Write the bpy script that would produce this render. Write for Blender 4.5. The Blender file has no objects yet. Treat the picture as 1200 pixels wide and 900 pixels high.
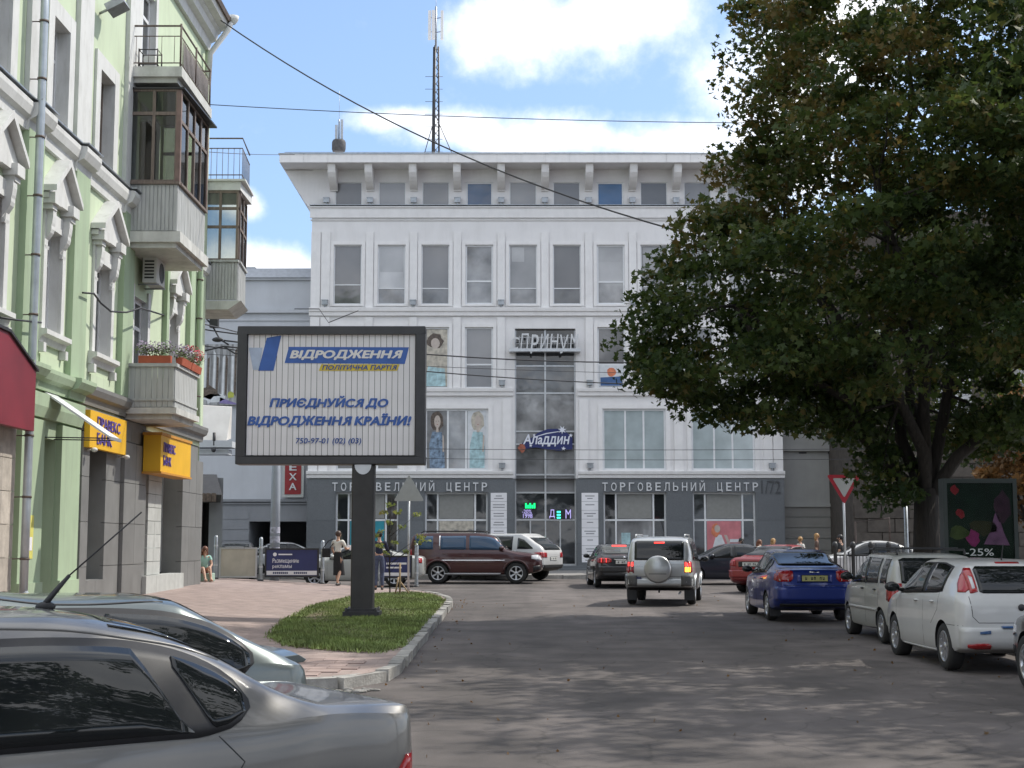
import bpy, bmesh, math, random
import mathutils.geometry
import numpy as np
from mathutils import Vector, Matrix, Euler
from mathutils.bvhtree import BVHTree

S = bpy.context.scene
COL = S.collection
R = math.radians
rnd = random.Random(7)

# ------------------------------------------------------------------ camera
F_PX = 1700.0                      # focal length in photograph pixels (1200 wide)
PITCH = math.atan(0.11)
CAM_H = 1.72
cam_data = bpy.data.cameras.new('camera')
cam = bpy.data.objects.new('camera', cam_data)
COL.objects.link(cam)
cam.location = (0, 0, CAM_H)
cam.rotation_euler = (math.pi / 2 + PITCH, 0, 0)
cam_data.sensor_width = 36.0
cam_data.lens = 36.0 * F_PX / 1200.0
cam_data.clip_start = 0.1
cam_data.clip_end = 3000
S.camera = cam
S.view_settings.view_transform = 'Standard'
S.view_settings.look = 'None'
S.view_settings.exposure = 1.03
S.view_settings.gamma = 1.0
S.cycles.max_bounces = 6
S.cycles.diffuse_bounces = 3
S.cycles.glossy_bounces = 3
S.cycles.transmission_bounces = 4
S.cycles.caustics_reflective = False
S.cycles.caustics_refractive = False

# ------------------------------------------------------------------ sky and sun
SUN_EL, SUN_AZ = R(50), R(62)      # azimuth clockwise from +Y, towards +X
SUN_DIR = Vector((math.sin(SUN_AZ) * math.cos(SUN_EL), math.cos(SUN_AZ) * math.cos(SUN_EL), math.sin(SUN_EL)))
W = bpy.data.worlds.new('World')
S.world = W
W.use_nodes = True
wn, wl = W.node_tree.nodes, W.node_tree.links
wn.clear()
out = wn.new('ShaderNodeOutputWorld')
bg = wn.new('ShaderNodeBackground')
bg.inputs['Strength'].default_value = 0.095
sky = wn.new('ShaderNodeTexSky')
sky.sky_type = 'NISHITA'
sky.sun_disc = False
sky.sun_elevation = SUN_EL
sky.sun_rotation = SUN_AZ
sky.air_density = 1.0
sky.dust_density = 0.6
sky.ozone_density = 1.6
wl.new(bg.outputs[0], out.inputs[0])


def N(t, **kw):
    n = wn.new(t)
    for k, v in kw.items():
        setattr(n, k, v)
    return n


def wmath(op, a, b=None, clamp=False):
    n = N('ShaderNodeMath', operation=op, use_clamp=clamp)
    for i, q in enumerate((a, b)):
        if q is None:
            continue
        if isinstance(q, (int, float)):
            n.inputs[i].default_value = q
        else:
            wl.new(q, n.inputs[i])
    return n.outputs[0]


tc = N('ShaderNodeTexCoord')
sep = N('ShaderNodeSeparateXYZ')
wl.new(tc.outputs['Generated'], sep.inputs[0])
zz_ = wmath('ADD', wmath('MAXIMUM', sep.outputs[2], 0.0), 0.22)
comb = N('ShaderNodeCombineXYZ')
wl.new(wmath('DIVIDE', sep.outputs[0], zz_), comb.inputs[0])
wl.new(wmath('DIVIDE', sep.outputs[1], zz_), comb.inputs[1])
comb.inputs[2].default_value = 3.7
nz = N('ShaderNodeTexNoise')
nz.inputs['Scale'].default_value = 1.5
nz.inputs['Detail'].default_value = 9
nz.inputs['Roughness'].default_value = 0.56
nz.inputs['Distortion'].default_value = 0.25
wl.new(comb.outputs[0], nz.inputs['Vector'])
nz2 = N('ShaderNodeTexNoise')       # ragged cumulus edges
nz2.inputs['Scale'].default_value = 11
nz2.inputs['Detail'].default_value = 8
nz2.inputs['Roughness'].default_value = 0.6
wl.new(tc.outputs['Generated'], nz2.inputs['Vector'])


def cloud(px, py, sx, sy):
    """a cumulus bank as an ellipse of directions (photo pixel centre, half sizes in px)"""
    u = (450 - py) / F_PX
    d = Vector(((px - 600) / F_PX, math.cos(PITCH) - u * math.sin(PITCH), math.sin(PITCH) + u * math.cos(PITCH))).normalized()
    sub = N('ShaderNodeVectorMath', operation='SUBTRACT')
    wl.new(tc.outputs['Generated'], sub.inputs[0])
    sub.inputs[1].default_value = d
    mul = N('ShaderNodeVectorMath', operation='MULTIPLY')
    wl.new(sub.outputs[0], mul.inputs[0])
    mul.inputs[1].default_value = (F_PX / sx, 0.5, F_PX / sy)
    ln = N('ShaderNodeVectorMath', operation='LENGTH')
    wl.new(mul.outputs[0], ln.inputs[0])
    near = wmath('GREATER_THAN', sep.outputs[1], 0.0)
    return wmath('MULTIPLY', wmath('SUBTRACT', 1.0, ln.outputs[1]), near)


dens = None
for c in ((600, 40, 84, 38), (670, 26, 76, 38), (775, 16, 130, 56), (650, 160, 112, 25), (540, 152, 84, 19),
          (780, 162, 112, 28), (455, 140, 60, 15), (285, 240, 26, 16), (300, 312, 110, 26), (940, 60, 150, 120), (60, 60, 60, 40)):
    v = cloud(*c)
    dens = v if dens is None else wmath('MAXIMUM', dens, v)
dens = wmath('MULTIPLY', wmath('MAXIMUM', dens, -0.6), 0.55)
ragged = wmath('MULTIPLY', wmath('SUBTRACT', nz2.outputs[0], 0.5), 2.1)
local = wmath('ADD', dens, ragged)
far_ = wmath('MULTIPLY', wmath('SUBTRACT', nz.outputs[0], 0.43), 3.2)  # heavier cloud added out of view behind the camera, for whiter fill light
infront = wmath('MULTIPLY', wmath('SUBTRACT', sep.outputs[1], 0.55), 4.0, )
far_ = wmath('SUBTRACT', far_, wmath('MAXIMUM', infront, 0.0))
cover = wmath('MAXIMUM', local, far_)
mr = N('ShaderNodeMapRange', interpolation_type='SMOOTHSTEP')
mr.inputs['From Min'].default_value = -0.2
mr.inputs['From Max'].default_value = 0.62
wl.new(cover, mr.inputs['Value'])
shade = N('ShaderNodeMapRange')
shade.inputs['From Min'].default_value = 0.2
shade.inputs['From Max'].default_value = 0.75
wl.new(nz2.outputs[0], shade.inputs['Value'])
ccol = N('ShaderNodeMix', data_type='RGBA')
ccol.inputs['A'].default_value = (6.2, 6.5, 7.0, 1)
ccol.inputs['B'].default_value = (9.5, 9.5, 9.6, 1)
wl.new(shade.outputs[0], ccol.inputs['Factor'])
haze_f = N('ShaderNodeMapRange')    # pale summer haze over the whole horizon
haze_f.inputs['From Min'].default_value = 0.0
haze_f.inputs['From Max'].default_value = 0.55
haze_f.inputs['To Min'].default_value = 0.6
haze_f.inputs['To Max'].default_value = 0.22
wl.new(sep.outputs[2], haze_f.inputs['Value'])
pale = N('ShaderNodeMix', data_type='RGBA')
wl.new(sky.outputs[0], pale.inputs['A'])
pale.inputs['B'].default_value = (2.35, 3.65, 6.1, 1)
wl.new(haze_f.outputs[0], pale.inputs['Factor'])
mx = N('ShaderNodeMix', data_type='RGBA')
wl.new(mr.outputs[0], mx.inputs['Factor'])
wl.new(pale.outputs['Result'], mx.inputs['A'])
wl.new(ccol.outputs['Result'], mx.inputs['B'])
wl.new(mx.outputs['Result'], bg.inputs['Color'])

sun_d = bpy.data.lights.new('sun', 'SUN')
sun_d.energy = 2.0
sun_d.angle = R(0.55)
sun_d.color = (1.0, 0.95, 0.86)
sun = bpy.data.objects.new('sun', sun_d)
COL.objects.link(sun)
sun.rotation_euler = SUN_DIR.to_track_quat('Z', 'Y').to_euler()


# ------------------------------------------------------------------ helpers
def ray(x, y):
    u = (450 - y) / F_PX
    c, s = math.cos(PITCH), math.sin(PITCH)
    return ((x - 600) / F_PX, c - u * s, s + u * c)


def P(x, y, Y):
    """point at depth Y seen at photograph pixel x, y"""
    d = ray(x, y)
    t = Y / d[1]
    return Vector((d[0] * t, Y, CAM_H + d[2] * t))


def gz(Y):
    """the street climbs gently away from the camera"""
    return 0.009 * (min(max(Y, -25), 58) - 18)


def pave(X, Y):
    return gz(Y) + 0.13 + 0.05 * min(5.0, max(0.0, -X - 4.0))


ORIG = {}


def tag(o, label=None, cat=None, group=None, kind=None):
    if label: o['label'] = label
    if cat: o['category'] = cat
    if group: o['group'] = group
    if kind: o['kind'] = kind
    return o


def thing(name, label, cat, loc=(0, 0, 0), rz=0.0, group=None):
    o = bpy.data.objects.new(name, None)
    o.empty_display_size = 0.2
    COL.objects.link(o)
    o.location = loc
    o.rotation_euler = (0, 0, rz)
    ORIG[o] = Vector(loc)
    return tag(o, label, cat, group)


class MB:
    def __init__(s):
        s.v, s.f, s.m, s.sm = [], [], [], []

    def add(s, vs, fs, mi=0, smooth=False):
        b = len(s.v)
        s.v += [tuple(v) for v in vs]
        s.f += [tuple(i + b for i in f) for f in fs]
        s.m += [mi] * len(fs)
        s.sm += [smooth] * len(fs)
        return s

    def hexa(s, c, mi=0):
        return s.add(c, [(0, 3, 2, 1), (4, 5, 6, 7), (0, 1, 5, 4), (1, 2, 6, 5), (2, 3, 7, 6), (3, 0, 4, 7)], mi)

    def box(s, x0, x1, y0, y1, z0, z1, mi=0):
        return s.hexa([(x0, y0, z0), (x1, y0, z0), (x1, y1, z0), (x0, y1, z0), (x0, y0, z1), (x1, y0, z1), (x1, y1, z1), (x0, y1, z1)], mi)

    def obox(s, c, d, rot=None, mi=0):
        hx, hy, hz = d[0] / 2, d[1] / 2, d[2] / 2
        c = Vector(c)
        q = [Vector(t) for t in ((-hx, -hy, -hz), (hx, -hy, -hz), (hx, hy, -hz), (-hx, hy, -hz), (-hx, -hy, hz), (hx, -hy, hz), (hx, hy, hz), (-hx, hy, hz))]
        if rot is not None:
            q = [rot @ t for t in q]
        return s.hexa([c + t for t in q], mi)

    def tube(s, pts, r, n=8, mi=0, cap=True, smooth=True):
        pts = [Vector(p) for p in pts]
        rs = list(r) if isinstance(r, (list, tuple)) else [r] * len(pts)
        vs, fs = [], []
        up = None
        for i, p in enumerate(pts):
            a = pts[max(0, i - 1)]
            b = pts[min(len(pts) - 1, i + 1)]
            t = (b - a).normalized()
            if up is None:
                up = Vector((0, 0, 1)) if abs(t.z) < 0.9 else Vector((1, 0, 0))
            x = t.cross(up)
            if x.length < 1e-5:
                x = t.orthogonal()
            x.normalize()
            y = x.cross(t).normalized()
            up = y
            for k in range(n):
                an = 2 * math.pi * k / n
                vs.append(p + (x * math.cos(an) + y * math.sin(an)) * rs[i])
        for i in range(len(pts) - 1):
            for k in range(n):
                k2 = (k + 1) % n
                fs.append((i * n + k, i * n + k2, (i + 1) * n + k2, (i + 1) * n + k))
        s.add(vs, fs, mi, smooth)
        if cap:
            m = (len(pts) - 1) * n
            s.add(vs[:n], [tuple(range(n))[::-1]], mi)
            s.add(vs[m:m + n], [tuple(range(n))], mi)
        return s

    def lathe(s, prof, n=20, c=(0, 0, 0), axis='z', mi=0, smooth=True, sx=1, sy=1):
        vs, fs = [], []
        c = Vector(c)
        for (r, z) in prof:
            for k in range(n):
                a = 2 * math.pi * k / n
                q = (r * math.cos(a) * sx, r * math.sin(a) * sy, z)
                if axis == 'y': q = (q[0], q[2], q[1])
                if axis == 'x': q = (q[2], q[0], q[1])
                vs.append(c + Vector(q))
        for i in range(len(prof) - 1):
            for k in range(n):
                k2 = (k + 1) % n
                fs.append((i * n + k, i * n + k2, (i + 1) * n + k2, (i + 1) * n + k))
        return s.add(vs, fs, mi, smooth)

    def ball(s, c, r, n=10, m=6, mi=0, rot=None):
        """ellipsoid with radii r"""
        c = Vector(c)
        r = r if isinstance(r, (tuple, list)) else (r, r, r)
        vs, fs = [], []
        for i in range(m + 1):
            th = math.pi * i / m
            for k in range(n):
                a = 2 * math.pi * k / n
                q = Vector((r[0] * math.sin(th) * math.cos(a), r[1] * math.sin(th) * math.sin(a), r[2] * math.cos(th)))
                if rot is not None: q = rot @ q
                vs.append(c + q)
        for i in range(m):
            for k in range(n):
                k2 = (k + 1) % n
                fs.append((i * n + k, i * n + k2, (i + 1) * n + k2, (i + 1) * n + k))
        return s.add(vs, fs, mi, True)

    def prism(s, poly, fn, a, b, mi=0):
        """extrude a 2d polygon from depth a to b; fn(p, q, depth) -> xyz"""
        n = len(poly)
        vs = [fn(p[0], p[1], a) for p in poly] + [fn(p[0], p[1], b) for p in poly]
        fs = [tuple(range(n)), tuple(range(n, 2 * n))[::-1]] + [(i, (i + 1) % n, n + (i + 1) % n, n + i) for i in range(n)]
        return s.add(vs, fs, mi)

    def mesh(s, name, mats, off=(0, 0, 0), recalc=True):
        me = bpy.data.meshes.new(name)
        o = Vector(off)
        me.from_pydata([tuple(Vector(v) - o) for v in s.v], [], s.f)
        me.polygons.foreach_set('material_index', s.m)
        me.polygons.foreach_set('use_smooth', s.sm)
        for m in (mats if isinstance(mats, (list, tuple)) else [mats]):
            me.materials.append(m)
        if recalc:
            bm = bmesh.new()
            bm.from_mesh(me)
            bmesh.ops.remove_doubles(bm, verts=bm.verts, dist=1e-5)
            bmesh.ops.recalc_face_normals(bm, faces=bm.faces)
            bm.to_mesh(me)
            bm.free()
        me.update()
        return me

    def build(s, name, mats, parent=None, world=True, bevel=0.0):
        """link as one object; vertices given in world space unless world is False"""
        off = ORIG.get(parent, Vector((0, 0, 0))) if world else Vector((0, 0, 0))
        o = bpy.data.objects.new(name, s.mesh(name, mats, off))
        COL.objects.link(o)
        if parent is not None:
            o.parent = parent
        ORIG[o] = off
        if bevel:
            m = o.modifiers.new('bevel', 'BEVEL')
            m.width = bevel
            m.segments = 2
            m.limit_method = 'ANGLE'
        return o


def link_mesh(name, me, parent=None, loc=(0, 0, 0), rz=0.0, sc=None):
    o = bpy.data.objects.new(name, me)
    COL.objects.link(o)
    o.location = loc
    o.rotation_euler = (0, 0, rz)
    if sc: o.scale = sc
    if parent is not None: o.parent = parent
    ORIG[o] = ORIG.get(parent, Vector((0, 0, 0)))
    return o


def copy_tree(o, parent=None):
    c = o.copy()
    COL.objects.link(c)
    if parent is not None: c.parent = parent
    for ch in [q for q in list(COL.objects) if q.parent is o]:
        copy_tree(ch, c)
    return c


class Fr:
    """a facade plane: u along it, n outward, z up"""
    def __init__(s, o, u, n):
        s.o, s.u, s.n = Vector(o), Vector(u), Vector(n)

    def pt(s, u, n, z):
        return s.o + s.u * u + s.n * n + Vector((0, 0, z))

    def box(s, mb, u0, u1, n0, n1, z0, z1, mi=0):
        return mb.hexa([s.pt(u0, n0, z0), s.pt(u1, n0, z0), s.pt(u1, n1, z0), s.pt(u0, n1, z0), s.pt(u0, n0, z1), s.pt(u1, n0, z1), s.pt(u1, n1, z1), s.pt(u0, n1, z1)], mi)

    def prism_u(s, mb, prof, u0, u1, mi=0):
        """profile of (n, z) run along u"""
        return mb.prism(prof, lambda a, b, d: s.pt(d, a, b), u0, u1, mi)

    def face_poly(s, mb, poly, n0, n1, mi=0):
        """polygon of (u, z) given thickness n0..n1"""
        return mb.prism(poly, lambda a, b, d: s.pt(a, d, b), n0, n1, mi)

    def wall(s, mb, u0, u1, z0, z1, holes, mi=0, n=0.0, mr=None):
        """front skin with rectangular openings (u0,u1,z0,z1,depth) and their reveals"""
        us = sorted({u0, u1, *[h[0] for h in holes], *[h[1] for h in holes]})
        zs = sorted({z0, z1, *[h[2] for h in holes], *[h[3] for h in holes]})
        us = [u for u in us if u0 <= u <= u1]
        zs = [z for z in zs if z0 <= z <= z1]
        for i in range(len(us) - 1):
            for j in range(len(zs) - 1):
                cu, cz = (us[i] + us[i + 1]) / 2, (zs[j] + zs[j + 1]) / 2
                if any(h[0] < cu < h[1] and h[2] < cz < h[3] for h in holes):
                    continue
                mb.add([s.pt(us[i], n, zs[j]), s.pt(us[i + 1], n, zs[j]), s.pt(us[i + 1], n, zs[j + 1]), s.pt(us[i], n, zs[j + 1])], [(0, 1, 2, 3)], mi)
        for (a, b, c, d, dp) in holes:
            q = [(a, c), (b, c), (b, d), (a, d)]
            for k in range(4):
                p0, p1 = q[k], q[(k + 1) % 4]
                mb.add([s.pt(p0[0], n, p0[1]), s.pt(p1[0], n, p1[1]), s.pt(p1[0], n - dp, p1[1]), s.pt(p0[0], n - dp, p0[1])], [(0, 1, 2, 3)], mi if mr is None else mr)
        return mb


def window(fr, parent, u0, u1, z0, z1, n, fmat, gmat, fw=0.06, us=(), zs=(), name='window', gm=None, ft=0.05, reveal=None):
    """frame with mullions at fractions us and transoms at zs, one pane object per light; the frame's front is at n"""
    mb = MB()
    fr.box(mb, u0, u1, n - ft, n, z0, z0 + fw)
    fr.box(mb, u0, u1, n - ft, n, z1 - fw, z1)
    fr.box(mb, u0, u0 + fw, n - ft, n, z0 + fw, z1 - fw)
    fr.box(mb, u1 - fw, u1, n - ft, n, z0 + fw, z1 - fw)
    ue = [u0 + fw / 2] + [u0 + (u1 - u0) * q for q in us] + [u1 - fw / 2]
    ze = [z0 + fw / 2] + [z0 + (z1 - z0) * q for q in zs] + [z1 - fw / 2]
    for q in ue[1:-1]:
        fr.box(mb, q - fw / 2, q + fw / 2, n - ft, n - 0.004, z0 + fw, z1 - fw)
    for q in ze[1:-1]:
        fr.box(mb, u0 + fw, u1 - fw, n - ft, n - 0.007, q - fw / 2, q + fw / 2)
    w = mb.build(name, fmat, parent)
    k = 0
    for i in range(len(ue) - 1):
        for j in range(len(ze) - 1):
            p = MB()
            fr.box(p, ue[i] + fw / 2, ue[i + 1] - fw / 2, n - ft * 0.75, n - ft * 0.6, ze[j] + fw / 2, ze[j + 1] - fw / 2)
            g = gm[k % len(gm)] if gm else gmat
            p.build('pane', g, w)
            k += 1
    return w


_fonts = {}


def text_mesh(body, bold=0.0, shear=0.0, spacing=1.0, res=3):
    vs, fs = _text_mesh(body, shear, spacing, res)
    if not bold: return vs, fs
    V, Fc = [], []                  # heavier strokes: the outline struck several times
    for k, (dx, dy) in enumerate(((0, 0), (bold, 0), (-bold, 0), (0, bold * .8), (0, -bold * .8), (bold * .7, bold * .55), (-bold * .7, -bold * .55))):
        n = len(V)
        V += [(x + dx, y + dy, z + .014 * k) for x, y, z in vs]
        Fc += [tuple(i + n for i in f) for f in fs]
    return V, Fc


def _text_mesh(body, shear, spacing, res):
    body = body.translate(str.maketrans('АРХОСЕНКМТВІаоесрхіу', 'APXOCEHKMTBIaoecpxiy'))   # same letter shapes, cleaner outlines
    src = body.replace('Я', 'R')
    vs, fs = _raw_text(src, spacing, res)
    for i, c in enumerate(body):        # the turned letter is a mirrored one
        if c != 'Я': continue
        lo = max([p[0] for p in _raw_text(src[:i], spacing, res)[0]] or [-9]) + 1e-4
        hi = max(p[0] for p in _raw_text(src[:i + 1], spacing, res)[0]) + 1e-4
        ids = [k for k, p in enumerate(vs) if lo < p[0] <= hi]
        a, b = min(vs[k][0] for k in ids), max(vs[k][0] for k in ids)
        for k in ids: vs[k] = (a + b - vs[k][0], vs[k][1], vs[k][2])
    return [(x + shear * y, y, z) for x, y, z in vs], fs


def _raw_text(body, spacing, res):
    """outlines of the built-in font filled by the non-zero winding rule"""
    if not body.strip(): return [], []
    cu = bpy.data.curves.new('lettering', 'FONT')
    cu.body = body
    cu.space_character = spacing
    cu.resolution_u = res
    cu.fill_mode = 'NONE'
    ob = bpy.data.objects.new('lettering', cu)
    COL.objects.link(ob)
    bpy.context.view_layer.update()
    oe = ob.evaluated_get(bpy.context.evaluated_depsgraph_get())
    me = oe.to_mesh()
    P2 = [(v.co.x, v.co.y) for v in me.vertices]
    E2 = [tuple(e.vertices) for e in me.edges]
    oe.to_mesh_clear()
    bpy.data.objects.remove(ob)
    bpy.data.curves.remove(cu)
    nxt = {}
    for a, b in E2:
        nxt.setdefault(a, []).append(b)
        nxt.setdefault(b, []).append(a)
    loops, seen = [], set()
    for st in range(len(P2)):           # trace the closed contours in vertex order
        if st in seen or st not in nxt: continue
        lp, cur, prv = [st], st, None
        seen.add(st)
        while True:
            o = [q for q in nxt[cur] if q != prv]
            o = (st + 1 if cur == st and st + 1 in o else o[0]) if o else st
            if o == st or o in seen: break
            lp.append(o)
            seen.add(o)
            prv, cur = cur, o
        loops.append(np.array([P2[i] for i in lp]))
    v, e, f, _, _, _ = mathutils.geometry.delaunay_2d_cdt([Vector(p) for p in P2], E2, [], 1, 1e-5)
    vv = np.array([tuple(p) for p in v])
    fs = []
    for t in f:
        c = vv[list(t)].mean(0)
        wn_ = 0
        for lp in loops:
            if not (lp[:, 0].min() <= c[0] <= lp[:, 0].max()): continue
            p, q = lp, np.roll(lp, -1, 0)
            cr = (q[:, 0] - p[:, 0]) * (c[1] - p[:, 1]) - (c[0] - p[:, 0]) * (q[:, 1] - p[:, 1])
            wn_ += int(((p[:, 1] <= c[1]) & (q[:, 1] > c[1]) & (cr > 0)).sum()) - int(((p[:, 1] > c[1]) & (q[:, 1] <= c[1]) & (cr < 0)).sum())
        if wn_ != 0: fs.append(tuple(t))
    cnt = {}
    for t in fs:
        for a, b in zip(t, t[1:] + t[:1]):
            cnt[(min(a, b), max(a, b))] = cnt.get((min(a, b), max(a, b)), 0) + 1
    n = len(v)
    vs = [(p.x, p.y, .05) for p in v] + [(p.x, p.y, -.05) for p in v]
    fs += [(a, b, b + n, a + n) for (a, b), k in cnt.items() if k == 1]   # side walls of the strokes
    return vs, fs


def fit_text(body, w, h, depth=0.01, **kw):
    """lettering fitted to a w x h box, lower left at 0, z from 0 to depth"""
    vs, fs = text_mesh(body, **kw)
    a = np.array(vs)
    lo, hi = a.min(0), a.max(0)
    sc = np.array([w / max(1e-6, hi[0] - lo[0]), h / max(1e-6, hi[1] - lo[1]), depth / max(1e-6, hi[2] - lo[2])])
    a = (a - lo) * sc
    return a, fs


def sign_text(fr, body, u0, z0, w, h, n, depth, mat, parent, name='lettering', tilt=0.0, **kw):
    a, fs = fit_text(body, w, h, depth, **kw)
    mb = MB()
    mb.add([fr.pt(u0 + p[0], n + p[2], z0 + p[1] + tilt * p[0]) for p in a], fs)
    o = bpy.data.objects.new(name, mb.mesh(name, mat, ORIG.get(parent, Vector((0, 0, 0))), False))
    COL.objects.link(o)
    o.parent = parent
    ORIG[o] = ORIG.get(parent, Vector((0, 0, 0)))
    return o


# ------------------------------------------------------------------ materials
MATS = {}


def mat(name, col, rough=0.7, vary=0.12, scale=6.0, bump=0.0, bscale=40.0, metal=0.0, coat=0.0, spec=0.5, dirt=0.0, dcol=(0.1, 0.09, 0.08), emit=None, estr=0.0, stretch=None, tint=0.0, dmap=(2.2, 2.2, 0.5)):
    if name in MATS: return MATS[name]
    m = bpy.data.materials.new(name)
    m.use_nodes = True
    nt = m.node_tree
    n, l = nt.nodes, nt.links
    b = n['Principled BSDF']
    b.inputs['Roughness'].default_value = rough
    b.inputs['Metallic'].default_value = metal
    b.inputs['Specular IOR Level'].default_value = spec
    b.inputs['Coat Weight'].default_value = coat
    b.inputs['Coat Roughness'].default_value = 0.05
    t = n.new('ShaderNodeTexCoord')
    vec = t.outputs['Object']
    if stretch:
        mp = n.new('ShaderNodeMapping')
        mp.inputs['Scale'].default_value = stretch
        l.new(vec, mp.inputs[0])
        vec = mp.outputs[0]
    no = n.new('ShaderNodeTexNoise')
    no.inputs['Scale'].default_value = scale
    no.inputs['Detail'].default_value = 5
    l.new(vec, no.inputs['Vector'])
    r = n.new('ShaderNodeValToRGB')
    c = Vector(col[:3])
    r.color_ramp.elements[0].position = 0.3
    r.color_ramp.elements[1].position = 0.7
    r.color_ramp.elements[0].color = (*(c * (1 - vary)), 1)
    r.color_ramp.elements[1].color = (*[min(1, q) for q in c * (1 + vary)], 1)
    l.new(no.outputs[0], r.inputs[0])
    colo = r.outputs[0]
    if tint:
        oi = n.new('ShaderNodeObjectInfo')
        hs = n.new('ShaderNodeHueSaturation')
        ma = n.new('ShaderNodeMapRange')
        ma.inputs['To Min'].default_value = 1 - tint
        ma.inputs['To Max'].default_value = 1 + tint
        l.new(oi.outputs['Random'], ma.inputs[0])
        l.new(ma.outputs[0], hs.inputs['Value'])
        l.new(colo, hs.inputs['Color'])
        colo = hs.outputs[0]
    if dirt:
        n2 = n.new('ShaderNodeTexNoise')
        n2.inputs['Scale'].default_value = 1.3
        n2.inputs['Detail'].default_value = 8
        n2.inputs['Roughness'].default_value = 0.7
        mp2 = n.new('ShaderNodeMapping')
        mp2.inputs['Scale'].default_value = dmap
        l.new(t.outputs['Object'], mp2.inputs[0])
        l.new(mp2.outputs[0], n2.inputs['Vector'])
        r2 = n.new('ShaderNodeMapRange')
        r2.inputs['From Min'].default_value = 0.48
        r2.inputs['From Max'].default_value = 0.75
        r2.inputs['To Max'].default_value = dirt
        l.new(n2.outputs[0], r2.inputs[0])
        mi = n.new('ShaderNodeMix')
        mi.data_type = 'RGBA'
        l.new(r2.outputs[0], mi.inputs['Factor'])
        l.new(colo, mi.inputs['A'])
        mi.inputs['B'].default_value = (*dcol, 1)
        colo = mi.outputs['Result']
    l.new(colo, b.inputs['Base Color'])
    if bump:
        n3 = n.new('ShaderNodeTexNoise')
        n3.inputs['Scale'].default_value = bscale
        n3.inputs['Detail'].default_value = 4
        l.new(vec, n3.inputs['Vector'])
        bu = n.new('ShaderNodeBump')
        bu.inputs['Strength'].default_value = bump
        bu.inputs['Distance'].default_value = 0.02
        l.new(n3.outputs[0], bu.inputs['Height'])
        l.new(bu.outputs[0], b.inputs['Normal'])
    if emit:
        b.inputs['Emission Color'].default_value = (*emit, 1)
        b.inputs['Emission Strength'].default_value = estr
    MATS[name] = m
    return m


def paint(name, col, metal=0.0, rough=0.35, flake=0.06):
    """car paint: base coat with a clear coat and a film of dust"""
    m = mat(name, col, rough=rough, vary=0.04, scale=2.0, metal=metal, coat=0.8, dirt=0.18, dcol=tuple(q * 0.75 + 0.02 for q in col))
    return m


def glass(name, col, rough=0.04, wav=0.0, vary=0.25, scale=0.6):
    m = mat(name, col, rough=rough, vary=vary, scale=scale, spec=0.8 if wav else .5, tint=0.42 if wav else .05)  # wide tone spread from pane to pane, painted in for varied reflections
    if wav:
        nt = m.node_tree
        n3 = nt.nodes.new('ShaderNodeTexNoise')
        n3.inputs['Scale'].default_value = 0.9
        t = nt.nodes.new('ShaderNodeTexCoord')
        nt.links.new(t.outputs['Object'], n3.inputs['Vector'])
        bu = nt.nodes.new('ShaderNodeBump')
        bu.inputs['Strength'].default_value = wav
        bu.inputs['Distance'].default_value = 0.05
        nt.links.new(n3.outputs[0], bu.inputs['Height'])
        nt.links.new(bu.outputs[0], nt.nodes['Principled BSDF'].inputs['Normal'])
    return m


M_asph = mat('asphalt', (0.112, 0.097, 0.0905), 0.88, 0.28, 1.1, bump=0.5, bscale=120, dirt=0.3, dcol=(0.085, 0.078, 0.073))
M_kerb = mat('kerb_stone', (0.30, 0.29, 0.27), 0.85, 0.25, 5, bump=0.5, bscale=30, dirt=0.5, tint=0.18)
M_pink = mat('pink_paving', (0.315, 0.235, 0.21), 0.85, 0.25, 3, bump=0.3, bscale=60, dirt=0.35, dcol=(0.17, 0.13, 0.115), tint=0.14)
M_greyp = mat('grey_paving', (0.22, 0.21, 0.20), 0.85, 0.18, 4, bump=0.3, bscale=50, dirt=0.3, tint=0.12)
M_soil = mat('soil', (0.15, 0.115, 0.075), 0.95, 0.4, 8, bump=0.8, bscale=40)
M_white = mat('white_plaster', (0.78, 0.765, 0.76), 0.75, 0.04, 1.2, bump=0.06, bscale=60, dirt=0.45, dcol=(0.60, 0.585, 0.57), dmap=(1.1, 1.1, .2))
M_white2 = mat('white_trim', (0.80, 0.785, 0.775), 0.7, 0.04, 3, dirt=0.3, dcol=(0.58, 0.565, 0.55))
M_granite = mat('grey_granite', (0.135, 0.145, 0.155), 0.4, 0.3, 60, dirt=0.2, dcol=(0.09, 0.095, 0.1), tint=0.10)
M_pvc = mat('white_window_frame', (0.74, 0.75, 0.76), 0.4, 0.04)
M_alu = mat('aluminium', (0.55, 0.56, 0.57), 0.35, 0.06, metal=0.6)
M_steel = mat('galvanised_steel', (0.36, 0.38, 0.40), 0.42, 0.18, 7, metal=0.7)
M_dark = mat('dark_metal', (0.028, 0.028, 0.031), 0.5, 0.2, 8, dirt=0.3, dcol=(0.06, 0.055, 0.05))
M_black = mat('black_plastic', (0.018, 0.018, 0.02), 0.5, 0.15, 12)
M_rubber = mat('tyre_rubber', (0.02, 0.02, 0.02), 0.85, 0.2, 20, dirt=0.5, dcol=(0.06, 0.055, 0.05))
M_rim = mat('alloy', (0.55, 0.56, 0.58), 0.3, 0.08, 10, metal=0.85)
M_chrome = mat('chrome', (0.75, 0.75, 0.76), 0.12, 0.03, metal=1.0)
M_plate = mat('plate_white', (0.62, 0.62, 0.58), 0.5, 0.05)
M_ink = mat('ink', (0.03, 0.03, 0.035), 0.6, 0.1)
M_blueink = mat('blue_ink', (0.035, 0.10, 0.36), 0.55, 0.12)
M_yelink = mat('yellow_ink', (0.72, 0.55, 0.06), 0.6, 0.1)
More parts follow.
